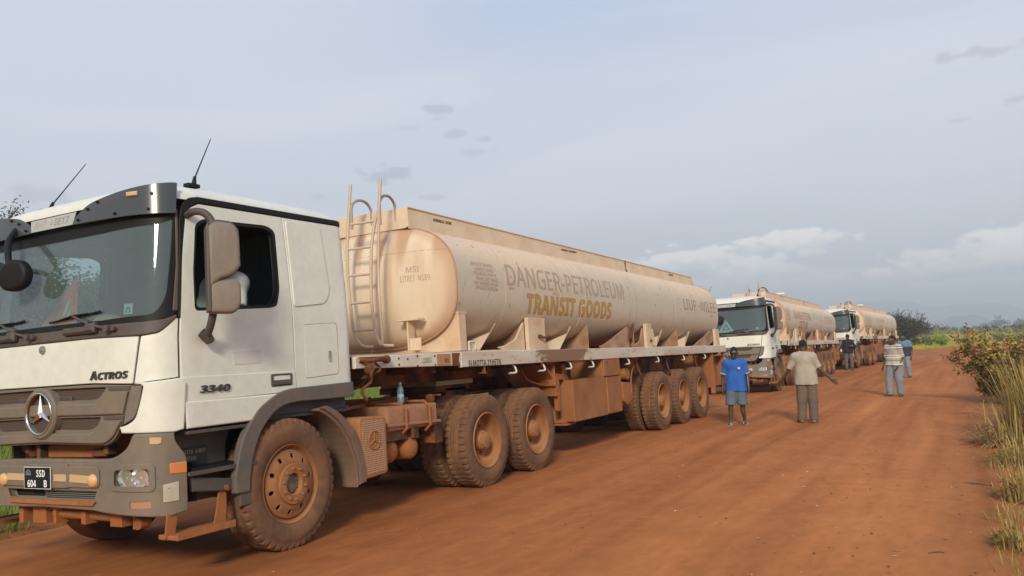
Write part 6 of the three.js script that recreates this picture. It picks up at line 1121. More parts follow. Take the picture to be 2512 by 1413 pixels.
// o: joints {hipY, shW, ...}; arms and legs as lists of joints
function makePerson(o) {
  const fz = o.coarse || 1;
  const t = thing('person', o.label, 'person');
  const sc = o.height / 1.75, lean = o.lean || 0;
  const hip = [0, 0.93, 0], chest = [lean * 0.4, 1.28, o.bend || 0], neck = [lean * 0.55, 1.475, (o.bend || 0) * 1.2 - 0.01], head = [lean * 0.6 + (o.headX || 0), 1.628, (o.bend || 0) * 1.4 + 0.025];
  const sh = (s) => [neck[0] + s * 0.172, 1.408, neck[2] + 0.0];
  const arms = o.arms.map(([el, wr], i) => { const s = i ? -1 : 1, S = sh(s); return [S, add3(S, el), add3(add3(S, el), wr)]; }); // left arm of the figure (+x) first
  const legs = o.legs.map(([kn, an], i) => { const s = i ? -1 : 1, Hp = [s * 0.092, 0.90, 0]; return [Hp, add3(Hp, kn), add3(add3(Hp, kn), an)]; });
  const toe = (i) => { const a = legs[i][2], yw = (o.toes && o.toes[i]) || 0; return [a[0] + Math.sin(yw) * 0.17, 0.028, a[2] + Math.cos(yw) * 0.17]; };
  const trunk = (p, k) => { // flattened torso
    const q = (a, b, ra, rb, f) => { const w = [p[0], p[1], a[2] + (p[2] - lerp(a[2], b[2], 0.5)) / f + (lerp(a[2], b[2], 0.5) - a[2])]; return cone(w, a, b, ra, rb) * Math.min(1, f); };
    let d = q([-0.035, 0.96, 0], [chest[0] * 0.5 - 0.03, 1.12, chest[2] * 0.5], 0.125 + k, 0.115 + k, 0.78);
    d = smin(d, q([0.035, 0.96, 0], [chest[0] * 0.5 + 0.03, 1.12, chest[2] * 0.5], 0.125 + k, 0.115 + k, 0.78), 0.05);
    for (const s of [-1, 1]) { d = smin(d, q([chest[0] * 0.5 + s * 0.045, 1.12, chest[2] * 0.5], [chest[0] + s * 0.062, 1.30, chest[2]], 0.108 + k, 0.110 + k, 0.80), 0.07); d = smin(d, cone(p, [neck[0], 1.462, neck[2]], [sh(s)[0], sh(s)[1] + 0.004, sh(s)[2]], 0.052 + k * 0.7, 0.056 + k * 0.7), 0.05); d = smin(d, cone(p, [chest[0] + s * 0.05, 1.36, chest[2]], [sh(s)[0], sh(s)[1] - 0.005, sh(s)[2]], 0.085 + k, 0.062 + k), 0.07); }
    d = smin(d, cone(p, [chest[0], 1.40, chest[2]], neck, 0.075 + k, 0.060 + k * 0.6), 0.05);
    return d;
  };
  const arm = (p, i, k) => { const [a, b, c] = arms[i]; return smin(cone(p, a, b, 0.054 + k, 0.043 + k), cone(p, b, c, 0.043 + k, 0.028 + k), 0.02); };
  const leg = (p, i, k) => { const [a, b, c] = legs[i]; return smin(cone(p, a, b, 0.086 + k, 0.056 + k), smin(cone(p, b, c, 0.055 + k, 0.037 + k), cone(p, add3(b, [0, -0.08, -0.018]), add3(b, [0, -0.20, -0.012]), 0.050 + k, 0.042 + k), 0.03), 0.03); };
  const foot = (p, i, k) => { const a = legs[i][2], q = toe(i); return smin(cone(p, [a[0], 0.045, a[2] - 0.035], [lerp(a[0], q[0], 0.6), 0.040, lerp(a[2], q[2], 0.6)], 0.038 + k, 0.040 + k), cone(p, [lerp(a[0], q[0], 0.6), 0.036, lerp(a[2], q[2], 0.6)], q, 0.038 + k, 0.026 + k), 0.03); };
  const S = [...arms.flat(), ...legs.flat()], X0 = Math.min(...S.map((p) => p[0])) - 0.14, X1 = Math.max(...S.map((p) => p[0])) + 0.14, Za = Math.min(...S.map((p) => p[2]), -0.05) - 0.18, Zb = Math.max(...S.map((p) => p[2]), 0.1) + 0.26;
  // one continuous body, with finer head and hands joined in
  const body = surface((x, y, z) => { const p = [x, y, z]; let d = trunk(p, 0); d = smin(d, ell(p, [0, 0.90, 0], [0.165, 0.12, 0.115]), 0.06); d = smin(d, cone(p, [neck[0], 1.44, neck[2]], [lerp(neck[0], head[0], 0.8), 1.575, lerp(neck[2], head[2] - 0.03, 0.85)], 0.060, 0.053), 0.03); for (const i of [0, 1]) { d = smin(d, arm(p, i, 0), 0.03); d = smin(d, leg(p, i, 0), 0.03); d = smin(d, smin(foot(p, i, -0.004), cone(p, legs[i][2], add3(legs[i][2], [0, -0.04, 0.0]), 0.036, 0.036), 0.02), 0.02); } return d; }, [X0, -0.02, Za], [X1, 1.64, Zb], 0.016 * fz);
  const H = headGeo(head, o.headYaw || 0, o.headPitch || 0);
  const hands = arms.map((a, i) => handGeo(a[2], nrm(sub3(a[2], a[1])), o.palms ? o.palms[i] : [i ? 1 : -1, 0, 0], (o.thumb ? o.thumb[i] : (i ? -1 : 1)), o.curl ?? 0.35));
  const fix = (g) => { if (sc !== 1) g.scale(sc, sc, sc); return g; };
  const all = mg([body, H.g, ...hands]);
  part('body', fix(all), M.skin, t);
  if (!o.bald) part('hair', fix(H.hair), M.hair, t);
  part('eyes', fix(H.eyes), M.eye, t); part('pupils', fix(H.pup), M.pupil, t);
  // shirt
  const wr = (x, y, z) => (vn3(x * 9 + 3, y * 6, z * 9) - 0.5) * 0.022 + (vn3(x * 22, y * 15 + x * 10, z * 22) - 0.5) * 0.010;
  const hem = o.hem, slv = o.sleeve;
  const sleeveCut = (p, i) => { const [a, b, c] = arms[i], u = slv > 1 ? nrm(sub3(c, b)) : nrm(sub3(b, a)), e = slv > 1 ? add3(b, sub3(c, b), slv - 1) : add3(a, sub3(b, a), slv); return (p[0] - e[0]) * u[0] + (p[1] - e[1]) * u[1] + (p[2] - e[2]) * u[2]; };
  const bag = o.loose ?? 0.022;
  const shirtF = (x, y, z) => {
    const p = [x, y, z], low = sstep(1.25, hem, y);
    let d = trunk(p, bag + low * (o.flare ?? 0.018));
    { const w = [x, y, z / 0.92]; d = smin(d, Math.min(cone(w, [-0.075, hem - 0.05, 0.01], [-0.06, 1.08, 0.01], 0.150 + bag, 0.112 + bag), cone(w, [0.075, hem - 0.05, 0.01], [0.06, 1.08, 0.01], 0.150 + bag, 0.112 + bag)) * 0.8, 0.06); }
    d = smax(d, hem - y + (z > 0 ? 0 : 0.01), 0.006); d = smax(d, y - 1.515 - (z < 0 ? 0.012 : -0.03), 0.01);
    for (const i of [0, 1]) d = smin(d, smax(arm(p, i, (slv > 1 ? 0.016 : 0.030)), sleeveCut(p, i), 0.006), 0.035);
    return Math.abs(d) > 0.05 ? d : d + wr(x, y, z);
  };
  const stripeUV = (x, y, z) => [x / 0.6 + 0.5 + z * 0.5, (y - hem) / (1.53 - hem)];
  const sg = surface(shirtF, [X0 - 0.03, hem - 0.04, -0.28 + Math.min(0, o.bend || 0)], [X1 + 0.03, 1.56, 0.30 + Math.max(0, o.bend || 0)], 0.0125 * fz, stripeUV);
  part('shirt', fix(sg), o.shirt, t);
  if (o.cuffs) { // pale cuffs and collar
    const cuff = surface((x, y, z) => { const p = [x, y, z]; let d = 9; for (const i of [0, 1]) { const q = sleeveCut(p, i); d = Math.min(d, smax(arm(p, i, 0.036), Math.abs(q + 0.006) - 0.014, 0.004)); } return d; }, [X0 - 0.03, 0.9, -0.2], [X1 + 0.03, 1.50, 0.25], 0.011);
    part('sleeve_cuff', fix(cuff), o.cuffs, t);
  }
  if (o.collar) {
    const col = surface((x, y, z) => { const p = [x, y, z]; let d = cone(p, [neck[0], 1.452, neck[2] - 0.004], [neck[0], 1.497, neck[2] - 0.006], 0.094, 0.076); d = Math.max(d, -cone(p, [neck[0], 1.40, neck[2]], [neck[0], 1.60, neck[2]], 0.066, 0.064)); d = Math.max(d, Math.abs(y - 1.470 - (z < 0 ? 0.010 : -0.012)) - 0.030); d = Math.max(d, (z > neck[2] + 0.02 ? 0.010 + (1.50 - y) * 0.1 - Math.abs(x - neck[0]) : -1)); for (const s of [-1, 1]) d = Math.min(d, Math.max(ell(p, [neck[0] + s * 0.052, 1.440, neck[2] + 0.076], [0.034, 0.034, 0.018]), 0)); return d; }, [-0.16 + neck[0], 1.38, -0.16 + neck[2]], [0.16 + neck[0], 1.54, 0.17 + neck[2]], 0.009);
    part('collar', fix(col), o.collar, t);
  }
  // trousers or shorts
  const tl = o.trouserEnd, lk = o.trouserLoose ?? 0.020;
  const trF = (x, y, z) => {
    const p = [x, y, z]; let d = ell(p, [0, 0.925, 0], [0.172 + lk * 0.5, 0.125, 0.122 + lk * 0.4]);
    for (const i of [0, 1]) { const [a, b, c] = legs[i]; let e = smin(cone(p, a, b, 0.094 + lk, 0.068 + lk * 1.3), cone(p, b, c, 0.066 + lk * 1.3, 0.056 + lk * 1.4), 0.03); e = smax(e, tl - y, 0.006); d = smin(d, e, 0.022); }
    d = smax(d, y - 1.02, 0.008);
    if (Math.abs(d) > 0.05) return d;
    const w2 = (vn3(x * 8, y * 7 + 20, z * 8) - 0.5) * 0.02 + (y < 0.3 ? Math.sin(y * 95 + vn3(x * 6, y * 5, z * 6) * 9) * 0.005 * sstep(0.30, 0.12, y) : 0) + (vn3(x * 25, y * 16, z * 25) - 0.5) * 0.007;
    return d + w2;
  };
  part(o.trouserEnd > 0.3 ? 'shorts' : 'trousers', fix(surface(trF, [X0, tl - 0.03, Za], [X1, 1.05, Zb], 0.0135 * fz)), o.trousers, t);
  for (const i of [0, 1]) {
    const sh2 = sub('shoe', t);
    if (o.sandal) {
      const a = legs[i][2], q = toe(i), yw = (o.toes && o.toes[i]) || 0;
      part('sole', fix(surface((x, y, z) => { const p = [x, 0.03, z]; return Math.max(smin(cone(p, [a[0], 0.03, a[2] - 0.045], [a[0], 0.03, a[2] + 0.05], 0.042, 0.044), cone(p, [a[0], 0.03, a[2] + 0.05], [q[0], 0.03, q[2]], 0.046, 0.036), 0.03), Math.abs(y - 0.010) - 0.013); }, [a[0] - 0.14, -0.02, a[2] - 0.12], [a[0] + 0.14, 0.05, a[2] + 0.26], 0.009)), o.shoe, sh2);
      part('strap', fix(mg([0.04, 0.11].map((k) => mv(new THREE.TorusGeometry(0.046, 0.010, 6, 16, Math.PI), a[0] + Math.sin(yw) * k, 0.020, a[2] + Math.cos(yw) * k, 0, yw)))), o.strap || o.shoe, sh2);
    } else part('shoe_upper', fix(surface((x, y, z) => { const p = [x, y, z]; return Math.max(smin(foot(p, i, 0.010), cone(p, legs[i][2], add3(legs[i][2], [0, -0.05, 0]), 0.046, 0.048), 0.02), -y + 0.002, y - 0.13); }, [legs[i][2][0] - 0.2, -0.01, legs[i][2][2] - 0.14], [legs[i][2][0] + 0.2, 0.15, legs[i][2][2] + 0.28], 0.010)), o.shoe, sh2);
  }
  if (o.extra) o.extra(t, { H, arms, legs, neck, head, sc, fix });
  t.position.set(o.at[0], groundY(o.at[0], o.at[1]) + 0.012 + (o.dy || 0), o.at[1]); t.rotation.y = o.turn;
  return t;
}
const cloth = (name, c, d, amt = 0.2, seed = 0) => std(name, [1, 1, 1], 0.95, 0, { map: dusty(c, d, amt, 0.5, seed, 256, 8), bumpMap: grain(14), bumpScale: 0.0012 });
const beigeCloth = cloth('beige_shirt_cloth', [0.38, 0.33, 0.27], [0.30, 0.23, 0.17], 0.2, 91), khaki = cloth('dark_khaki_cloth', [0.105, 0.085, 0.070], [0.19, 0.115, 0.075], 0.3, 92);
const blueCloth = cloth('blue_polo_cloth', [0.028, 0.125, 0.46], [0.018, 0.080, 0.34], 0.4, 93), palePolo = cloth('pale_knit_collar', [0.42, 0.42, 0.40], [0.3, 0.3, 0.29], 0.3, 94), denimGrey = cloth('grey_blue_shorts_cloth', [0.105, 0.135, 0.165], [0.085, 0.10, 0.12], 0.4, 95);
const jeans = cloth('faded_denim', [0.165, 0.185, 0.205], [0.24, 0.255, 0.265], 0.35, 96), blackCloth = cloth('black_jacket_cloth', [0.014, 0.014, 0.016], [0.03, 0.025, 0.024], 0.2, 97), greyTrs = cloth('dusty_grey_trousers_cloth', [0.105, 0.088, 0.075], [0.16, 0.11, 0.08], 0.3, 98);
const shoeTan = cloth('dusty_tan_shoe', [0.24, 0.16, 0.11], [0.30, 0.16, 0.09], 0.4, 99), shoeDark = cloth('dusty_dark_shoe', [0.06, 0.045, 0.036], [0.16, 0.085, 0.05], 0.3, 100), whiteCloth = cloth('white_shirt_cloth', [0.62, 0.62, 0.60], [0.5, 0.48, 0.44], 0.2, 101);
const stripes = std('striped_polo_cloth', [1, 1, 1], 0.95, 0, { bumpMap: grain(6), bumpScale: 0.001, map: canvasTex(64, 512, (x, w, h) => {
  const Y = (v) => h - v * h; x.fillStyle = '#a79c90'; x.fillRect(0, 0, w, h);
  for (const [v, t, c] of [[0.93, 0.05, '#b9b2a8'], [0.845, 0.03, '#4a4542'], [0.80, 0.045, '#d9d5cd'], [0.765, 0.028, '#2c2a2b'], [0.70, 0.05, '#9d9186'], [0.62, 0.085, '#a3978b'], [0.51, 0.045, '#8b7c70'], [0.46, 0.04, '#d2cdc4'], [0.42, 0.03, '#232223'], [0.375, 0.04, '#dad6ce'], [0.31, 0.05, '#a3988c'], [0.22, 0.05, '#85776c'], [0.13, 0.06, '#b5aca1'], [0.04, 0.05, '#cfc9bf']]) { x.fillStyle = c; x.fillRect(0, Y(v + t / 2), w, t * h); }
}) });
const twoBlue = std('two_tone_blue_cloth', [1, 1, 1], 0.95, 0, { map: canvasTex(32, 256, (x, w, h) => { x.fillStyle = '#2c3546'; x.fillRect(0, 0, w, h); x.fillStyle = '#5f7d9c'; x.fillRect(0, 0, w, h * 0.42); x.fillStyle = '#6f665f'; x.fillRect(0, h * 0.40, w, h * 0.05); }) });

makePerson({ label: 'man in blue polo shirt with pale collar and grey shorts walking towards the viewer', at: [2.30, -11.35], turn: 0.18, height: 1.53, bend: 0.05, headPitch: 0.22, headYaw: -0.05, bald: true,
  arms: [[[0.09, -0.29, -0.02], [0.02, -0.26, 0.08]], [[-0.10, -0.29, -0.04], [-0.02, -0.27, 0.03]]], legs: [[[0.03, -0.43, 0.02], [0.03, -0.385, -0.16]], [[-0.035, -0.42, 0.11], [-0.015, -0.41, 0.02]]], toes: [0.18, -0.35],
  hem: 0.76, sleeve: 0.85, loose: 0.026, flare: 0.036, cuffs: palePolo, collar: palePolo, shirt: blueCloth, trousers: denimGrey, trouserEnd: 0.46, trouserLoose: 0.034, sandal: true, shoe: shoeTan, strap: palePolo, thumb: [1, -1],
  extra: (t, { H, fix, neck }) => {
    const g = mg([-1, 1].map((s) => plate([[-0.024, -0.018], [0.024, -0.018], [0.026, 0.016], [-0.026, 0.016]], { d: 0.004, r: 0.008, bev: 0.001 }).translate(s * 0.034, 0.010, 0.108)).concat([bar([[-0.06, 0.016, 0.106], [0.06, 0.016, 0.106]], 0.0025, 5), bar([[0.062, 0.015, 0.104], [0.086, 0.012, 0.0]], 0.0025, 5), bar([[-0.062, 0.015, 0.104], [-0.086, 0.012, 0.0]], 0.0025, 5)]));
    part('glasses', fix(g.applyMatrix4(H.m)), phys('dark_lens', [0.01, 0.01, 0.012], { roughness: 0.1 }), t);
    part('chest_emblem', fix(mg([cyl([0.095, 1.285, 0.205], [0.098, 1.287, 0.217], 0.032, 0.031, 18)])), palePolo, t);
    part('hair', fix(surface((x, y, z) => { const p = [x, y, z]; let d = ell(p, [0, 0.034, -0.014], [0.0785, 0.1005, 0.0985]); return smax(d, 0.03 - y + z * 0.5, 0.01); }, [-0.1, -0.08, -0.13], [0.1, 0.15, 0.12], 0.008).applyMatrix4(H.m)), M.hair, t);
  } });
makePerson({ label: 'man in untucked beige shirt and khaki trousers seen from behind, arms spread', at: [3.50, -12.24], turn: Math.PI + 0.12, height: 1.64, lean: 0.05, headPitch: 0.22,
  arms: [[[0.16, -0.30, 0.04], [0.15, -0.20, 0.06]], [[-0.15, -0.28, 0.0], [-0.20, -0.20, 0.02]]], legs: [[[0.02, -0.43, 0.02], [0.02, -0.40, -0.01]], [[-0.02, -0.43, 0.01], [0.0, -0.40, -0.03]]], toes: [0.5, -0.1],
  hem: 0.80, sleeve: 0.86, loose: 0.030, flare: 0.034, collar: beigeCloth, shirt: beigeCloth, trousers: khaki, trouserEnd: 0.055, trouserLoose: 0.026, shoe: shoeTan, palms: [[0, 0, 1], [0, 0, -1]] });
makePerson({ label: 'man in striped polo shirt and faded jeans looking to the left', at: [4.53, -20.42], turn: -0.42, height: 1.69, headYaw: -0.55, headPitch: 0.1,
  arms: [[[0.07, -0.30, -0.03], [-0.06, -0.22, 0.14]], [[-0.07, -0.30, -0.02], [-0.06, -0.24, 0.09]]], legs: [[[0.04, -0.43, 0.0], [0.0, -0.41, -0.05]], [[-0.05, -0.43, 0.05], [0.02, -0.41, 0.02]]], toes: [0.4, -0.7],
  hem: 0.90, sleeve: 0.95, loose: 0.030, collar: palePolo, shirt: stripes, trousers: jeans, trouserEnd: 0.05, trouserLoose: 0.030, shoe: shoeDark });
makePerson({ label: 'man in two-tone blue shirt partly hidden behind the man in the striped polo', at: [4.12, -31.6], turn: -0.35, height: 1.72, coarse: 1.35, headYaw: -0.5,
  arms: [[[0.10, -0.29, -0.04], [0.0, -0.25, 0.06]], [[-0.06, -0.30, 0], [-0.02, -0.26, 0.05]]], legs: [[[0.03, -0.43, 0.02], [0.02, -0.41, -0.06]], [[-0.03, -0.43, 0.06], [0.0, -0.41, 0.0]]], toes: [0.2, -0.5],
  hem: 0.88, sleeve: 0.95, loose: 0.03, shirt: twoBlue, trousers: jeans, trouserEnd: 0.06, trouserLoose: 0.026, shoe: shoeDark });
makePerson({ label: 'man in black jacket, cap and grey trousers seen from behind before the farthest lorry', at: [1.10, -39.4], turn: Math.PI + 0.2, height: 1.76, coarse: 1.35, bald: true,
  arms: [[[0.13, -0.28, 0.02], [0.07, -0.22, 0.12]], [[-0.16, -0.26, -0.06], [0.16, 0.02, -0.16]]], legs: [[[0.03, -0.43, 0.02], [0.0, -0.41, 0]], [[-0.03, -0.43, 0.01], [-0.01, -0.41, 0]]], toes: [0.3, -0.3],
  hem: 0.83, sleeve: 1.95, loose: 0.030, shirt: blackCloth, trousers: greyTrs, trouserEnd: 0.11, trouserLoose: 0.012, shoe: shoeDark,
  extra: (t, { H, fix, arms }) => {
    part('cap', fix(mg([new THREE.SphereGeometry(0.104, 20, 10, 0, 6.29, 0, 1.65).scale(0.88, 1, 1.05).translate(0, 0.035, -0.008), creased(plate([[-0.07, 0.06], [0.07, 0.06], [0.06, 0.19, 0.05], [-0.06, 0.19, 0.05]], { d: 0.008 }), 0.5).rotateX(Math.PI / 2).translate(0, 0.045, 0)]).applyMatrix4(H.m)), blackCloth, t);
  } });
{ // white cup held by the man in black
  const w = [1.10, -39.4]; const c = thing('paper_cup', 'small white cup in the hand of the man in the black jacket', 'cup', [w[0] - 0.34, groundY(...w) + 0.93, w[1] + 0.02]);
  part('cup_wall', lathe([[0.001, 0], [0.036, 0], [0.046, 0.13], [0.042, 0.13], [0.033, 0.01]], 18, 'y'), std('white_paper', [0.72, 0.72, 0.70], 0.7), c);
}
{ // driver leaning back in the nearest cab
  const p = makePerson({ label: 'driver in white shirt sitting in shadow inside the nearest lorry cab', at: [0, 0], turn: 0, height: 1.72, coarse: 1.3, bend: -0.05, headYaw: -0.5, headPitch: 0.15,
    arms: [[[0.10, -0.26, 0.10], [-0.02, -0.06, 0.26]], [[-0.06, -0.27, 0.10], [0.03, -0.05, 0.26]]], legs: [[[0.06, -0.01, 0.42], [0.0, -0.40, 0.06]], [[-0.06, -0.01, 0.42], [0.0, -0.40, 0.06]]],
    hem: 0.84, sleeve: 0.9, loose: 0.03, collar: whiteCloth, shirt: whiteCloth, trousers: khaki, trouserEnd: 0.45, trouserLoose: 0.02, shoe: shoeDark });
  ride(p, [0.62, 0.96, 0.18], tr1);
}

// ---------------------------------------------------------------- plants
const leafMat = (name) => phys(name, [1, 1, 1], { vertexColors: true, roughness: 0.75, transmission: 0.22, thickness: 0, specularIntensity: 0.4 });
M.leaf = leafMat('leaf'); M.blade = leafMat('grass_blade'); M.bark = std('bark', [1, 1, 1], 0.95, 0, { map: dusty([0.085, 0.06, 0.042], [0.17, 0.12, 0.085], 0.4, 0.8, 111), bumpMap: grain(8), bumpScale: 0.006 });
class Soup { // triangles with colours
  constructor() { this.p = []; this.c = []; this.n = []; }
  tri(a, b, c, k, n) { this.p.push(...a, ...b, ...c); this.c.push(...k, ...k, ...k); if (n) this.n.push(...n, ...n, ...n); }
  leaf(p, dir, side, len, wid, k, droop = 0.2) { // pointed oval bent along its rib
    const m = add3(p, dir, len * 0.45), e = add3(add3(p, dir, len), [0, -1, 0], len * droop), a = add3(m, side, wid * 0.5), b = add3(m, side, -wid * 0.5), k2 = k.map((v) => v * 0.88);
    this.tri(p, a, e, k); this.tri(p, e, b, k2);
  }
  blade(p, dir, up, len, wid, k, bend, n = 4) { // curved grass blade
    const s = nrm(crs(dir, [0, 1, 0])); let q = p, d = add3([0, up, 0], dir, 1 - up); d = nrm(d);
    for (let i = 0; i < n; i++) {
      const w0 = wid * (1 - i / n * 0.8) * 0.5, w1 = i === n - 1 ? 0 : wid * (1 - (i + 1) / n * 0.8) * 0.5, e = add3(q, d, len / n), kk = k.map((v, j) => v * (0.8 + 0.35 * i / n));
      if (w1 > 0) { this.tri(add3(q, s, w0), add3(q, s, -w0), add3(e, s, w1), kk); this.tri(add3(q, s, -w0), add3(e, s, -w1), add3(e, s, w1), kk); } else this.tri(add3(q, s, w0), add3(q, s, -w0), e, kk);
      q = e; d = nrm(add3(add3(d, [0, -1, 0], bend / n), dir, bend * 0.6 / n));
    }
  }
  geo() { const g = new THREE.BufferGeometry(); g.setAttribute('position', new THREE.Float32BufferAttribute(this.p, 3)); g.setAttribute('color', new THREE.Float32BufferAttribute(this.c, 3)); g.computeVertexNormals(); return g; }
}
const rdir = (r) => { const a = r() * 6.2832, z = r() * 2 - 1, q = Math.sqrt(1 - z * z); return [q * Math.cos(a), z, q * Math.sin(a)]; };
const varyc = (c, r, k = 0.35) => { const m = 1 + (r() - 0.5) * k * 2, w = (r() - 0.5) * k * 0.5; return [c[0] * m * (1 + w), c[1] * m, c[2] * m * (1 - w)]; };
function tree(name, label, group, x, z, o) {
  const y0 = groundY(x, z) - 0.03, r = rng(o.seed), t = thing(name, label, name.includes('shrub') || name.includes('bush') ? 'shrub' : 'tree', [x, y0, z], 0, group);
  const tubes = [], S = new Soup(), tips = [];
  const grow = (p, d, len, rad, lvl) => {
    const n = 4, pts = [p]; let q = p, dd = d;
    for (let i = 0; i < n; i++) { dd = nrm(add3(add3(dd, rdir(r), o.wob ?? 0.22), [0, 1, 0], (o.up ?? 0.05))); q = add3(q, dd, len / n); pts.push(q); if (lvl >= o.lv - 1) tips.push([q, dd]); }
    for (let i = 0; i < n; i++) if (rad > (o.minR ?? 0.006)) tubes.push(cyl(pts[i], pts[i + 1], rad * (1 - i / n * 0.45), rad * (1 - (i + 1) / n * 0.45), lvl ? 5 : 8, true));
    if (lvl < o.lv) { const k = o.br[lvl]; for (let i = 0; i < k; i++) { const f = lvl === 0 ? 0.75 + 0.25 * r() : 0.3 + 0.7 * r(), b = pts[Math.max(1, Math.round(f * n))], a = (i + r() * 0.7) / k * 6.2832, sp = o.spread[lvl]; const s1 = nrm(crs(dd, [0.3, 0.1, 0.9])), s2 = crs(dd, s1); const nd = nrm(add3(add3(dd, s1, Math.cos(a) * sp), s2, Math.sin(a) * sp)); grow(b, nd, len * (o.shrink ?? 0.62) * (0.75 + 0.5 * r()), rad * 0.55, lvl + 1); } }
  };
  for (let k = 0; k < (o.stems || 1); k++) { const a = k / (o.stems || 1) * 6.28 + r(); grow([Math.cos(a) * 0.05 * (o.stems > 1), 0, Math.sin(a) * 0.05 * (o.stems > 1)], nrm([Math.cos(a) * (o.lean ?? 0.1), 1, Math.sin(a) * (o.lean ?? 0.1)]), o.trunk * (o.stems > 4 ? 0.4 + 0.7 * r() : 1), o.rad, 0); }
  const per = Math.max(1, Math.round(o.leaves / tips.length));
  for (const [p, d] of tips) { const shade = 0.75 + 0.5 * r(); for (let i = 0; i < per; i++) { const q = add3(p, rdir(r), o.clump * Math.pow(r(), 0.6)), dl = nrm(add3(rdir(r), d, 0.6)), sd = nrm(crs(dl, rdir(r))); const c = varyc(o.cols[(r() * o.cols.length) | 0], r).map((v) => v * shade); S.leaf(q, dl, sd, o.leaf * (0.6 + 0.8 * r()), o.leaf * (o.wide ?? 0.5), c); } }
  if (tubes.length) part('trunk', mg(tubes), M.bark, t);
  part('crown', S.geo(), M.leaf, t);
  return t;
}
const lr = tr1; // left of the nearest lorry: tree seen over its sun visor and through the cab windows
const AC = [[0.085, 0.095, 0.030], [0.115, 0.125, 0.042], [0.062, 0.072, 0.026]];
tree('acacia_tree', 'feathery acacia whose top shows above the sun visor at the far left edge', '', -16.2, -7.6, { seed: 3, trunk: 3.1, rad: 0.17, lv: 3, br: [6, 5, 4], spread: [0.75, 0.8, 0.8], shrink: 0.62, leaves: 15000, clump: 0.38, leaf: 0.10, wide: 0.4, cols: AC, up: 0.04 });
tree('leafy_tree', 'dense green tree seen through the nearest lorry windscreen and far door window', '', -13.5, -8.6, { seed: 14, trunk: 2.0, rad: 0.16, lv: 3, br: [6, 5, 4], spread: [0.9, 0.8, 0.8], shrink: 0.70, leaves: 22000, clump: 0.42, leaf: 0.13, wide: 0.45, cols: AC });
tree('dark_tree', 'dark bushy tree with spiky twigs behind the farthest tank trailer', '', -1.3, -128, { seed: 21, trunk: 1.65, rad: 0.16, lv: 3, br: [8, 6, 4], spread: [1.15, 0.75, 0.7], shrink: 0.92, leaves: 15000, clump: 0.24, leaf: 0.24, wide: 0.4, cols: [[0.05, 0.042, 0.032], [0.07, 0.055, 0.042], [0.035, 0.035, 0.02], [0.085, 0.11, 0.025]], stems: 3, lean: 0.5, wob: 0.2, up: 0.03 });
// roadside shrubs and tall grass on the right
const SH = [[0.34, 0.25, 0.055], [0.24, 0.19, 0.045], [0.42, 0.28, 0.07], [0.13, 0.075, 0.032], [0.27, 0.14, 0.05]];
tree('roadside_shrub', 'tall leafy shrub with upright reddish shoots on the right road edge', '', 7.15, -18.6, { seed: 31, stems: 16, lean: 0.6, trunk: 1.0, rad: 0.018, lv: 2, br: [4, 4], spread: [0.6, 0.7], shrink: 0.62, leaves: 13000, clump: 0.11, leaf: 0.10, wide: 0.5, cols: SH, up: 0.10, minR: 0.003 });
tree('roadside_shrub', 'broad leafy shrub behind the tall grass, cut by the right edge of the view', '', 8.25, -16.6, { seed: 37, stems: 14, lean: 0.65, trunk: 0.95, rad: 0.018, lv: 2, br: [4, 4], spread: [0.7, 0.7], shrink: 0.62, leaves: 11000, clump: 0.11, leaf: 0.10, wide: 0.5, cols: SH, up: 0.08, minR: 0.003 });
function grassClump(label, x, z, o) {
  const r = rng(o.seed), S = new Soup(), D2 = new Soup(), t = thing('grass_clump', label, 'grass clump', [x, groundY(x, z), z], 0, o.group);
  for (let i = 0; i < o.n; i++) {
    const a = r() * 6.2832, q = Math.sqrt(r()) * o.w, dry = r() < o.dry, dir = [Math.cos(a), 0, Math.sin(a)], p = [Math.cos(a + (r() - 0.5)) * q, -0.02, Math.sin(a + (r() - 0.5)) * q];
    const cr = r() < 0.18 ? 2.2 : 1; const c = varyc(dry ? [[0.55, 0.37, 0.16], [0.46, 0.26, 0.12], [0.34, 0.165, 0.075]][(r() * 3) | 0] : [[0.38, 0.285, 0.095], [0.28, 0.215, 0.065], [0.48, 0.345, 0.13]][(r() * 3) | 0], r, 0.25);
    (dry ? D2 : S).blade(p, dir, dry ? 0.45 + r() * 0.35 : 0.78 + r() * 0.21, o.h * (dry ? 0.62 : 1) * (0.55 + 0.6 * r()), o.bw * (0.7 + 0.6 * r()), c, (dry ? 1.7 : 0.45) * (0.3 + r()) * cr, 5);
  }
  if (o.leafy) { const L = new Soup(); for (let i = 0; i < o.leafy; i++) { const a = r() * 6.2832, q = Math.sqrt(r()) * o.w * 1.1, p = [Math.cos(a) * q, 0.02 + r() * o.h * 0.45, Math.sin(a) * q], d = nrm([Math.cos(a) + (r() - 0.5), 0.25 + 0.5 * r(), Math.sin(a) + (r() - 0.5)]); L.leaf(p, d, nrm(crs(d, rdir(r))), 0.06 + 0.05 * r(), 0.035, varyc([[0.17, 0.17, 0.04], [0.25, 0.21, 0.05], [0.20, 0.11, 0.045]][(r() * 3) | 0], r), 0.35); } part('broad_leaves', L.geo(), M.leaf, t); }
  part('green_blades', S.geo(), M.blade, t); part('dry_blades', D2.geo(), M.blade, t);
  return t;
}
grassClump('tallest clump of yellow-green grass at the right edge, in front of the leafy shrubs', 7.42, -10.3, { seed: 41, n: 1300, w: 0.58, h: 1.38, bw: 0.022, dry: 0.58 });
grassClump('dense tall grass clump beside the leafy shrub, second along the right road edge', 7.75, -12.4, { seed: 42, n: 1000, w: 0.55, h: 1.35, bw: 0.021, dry: 0.55 });
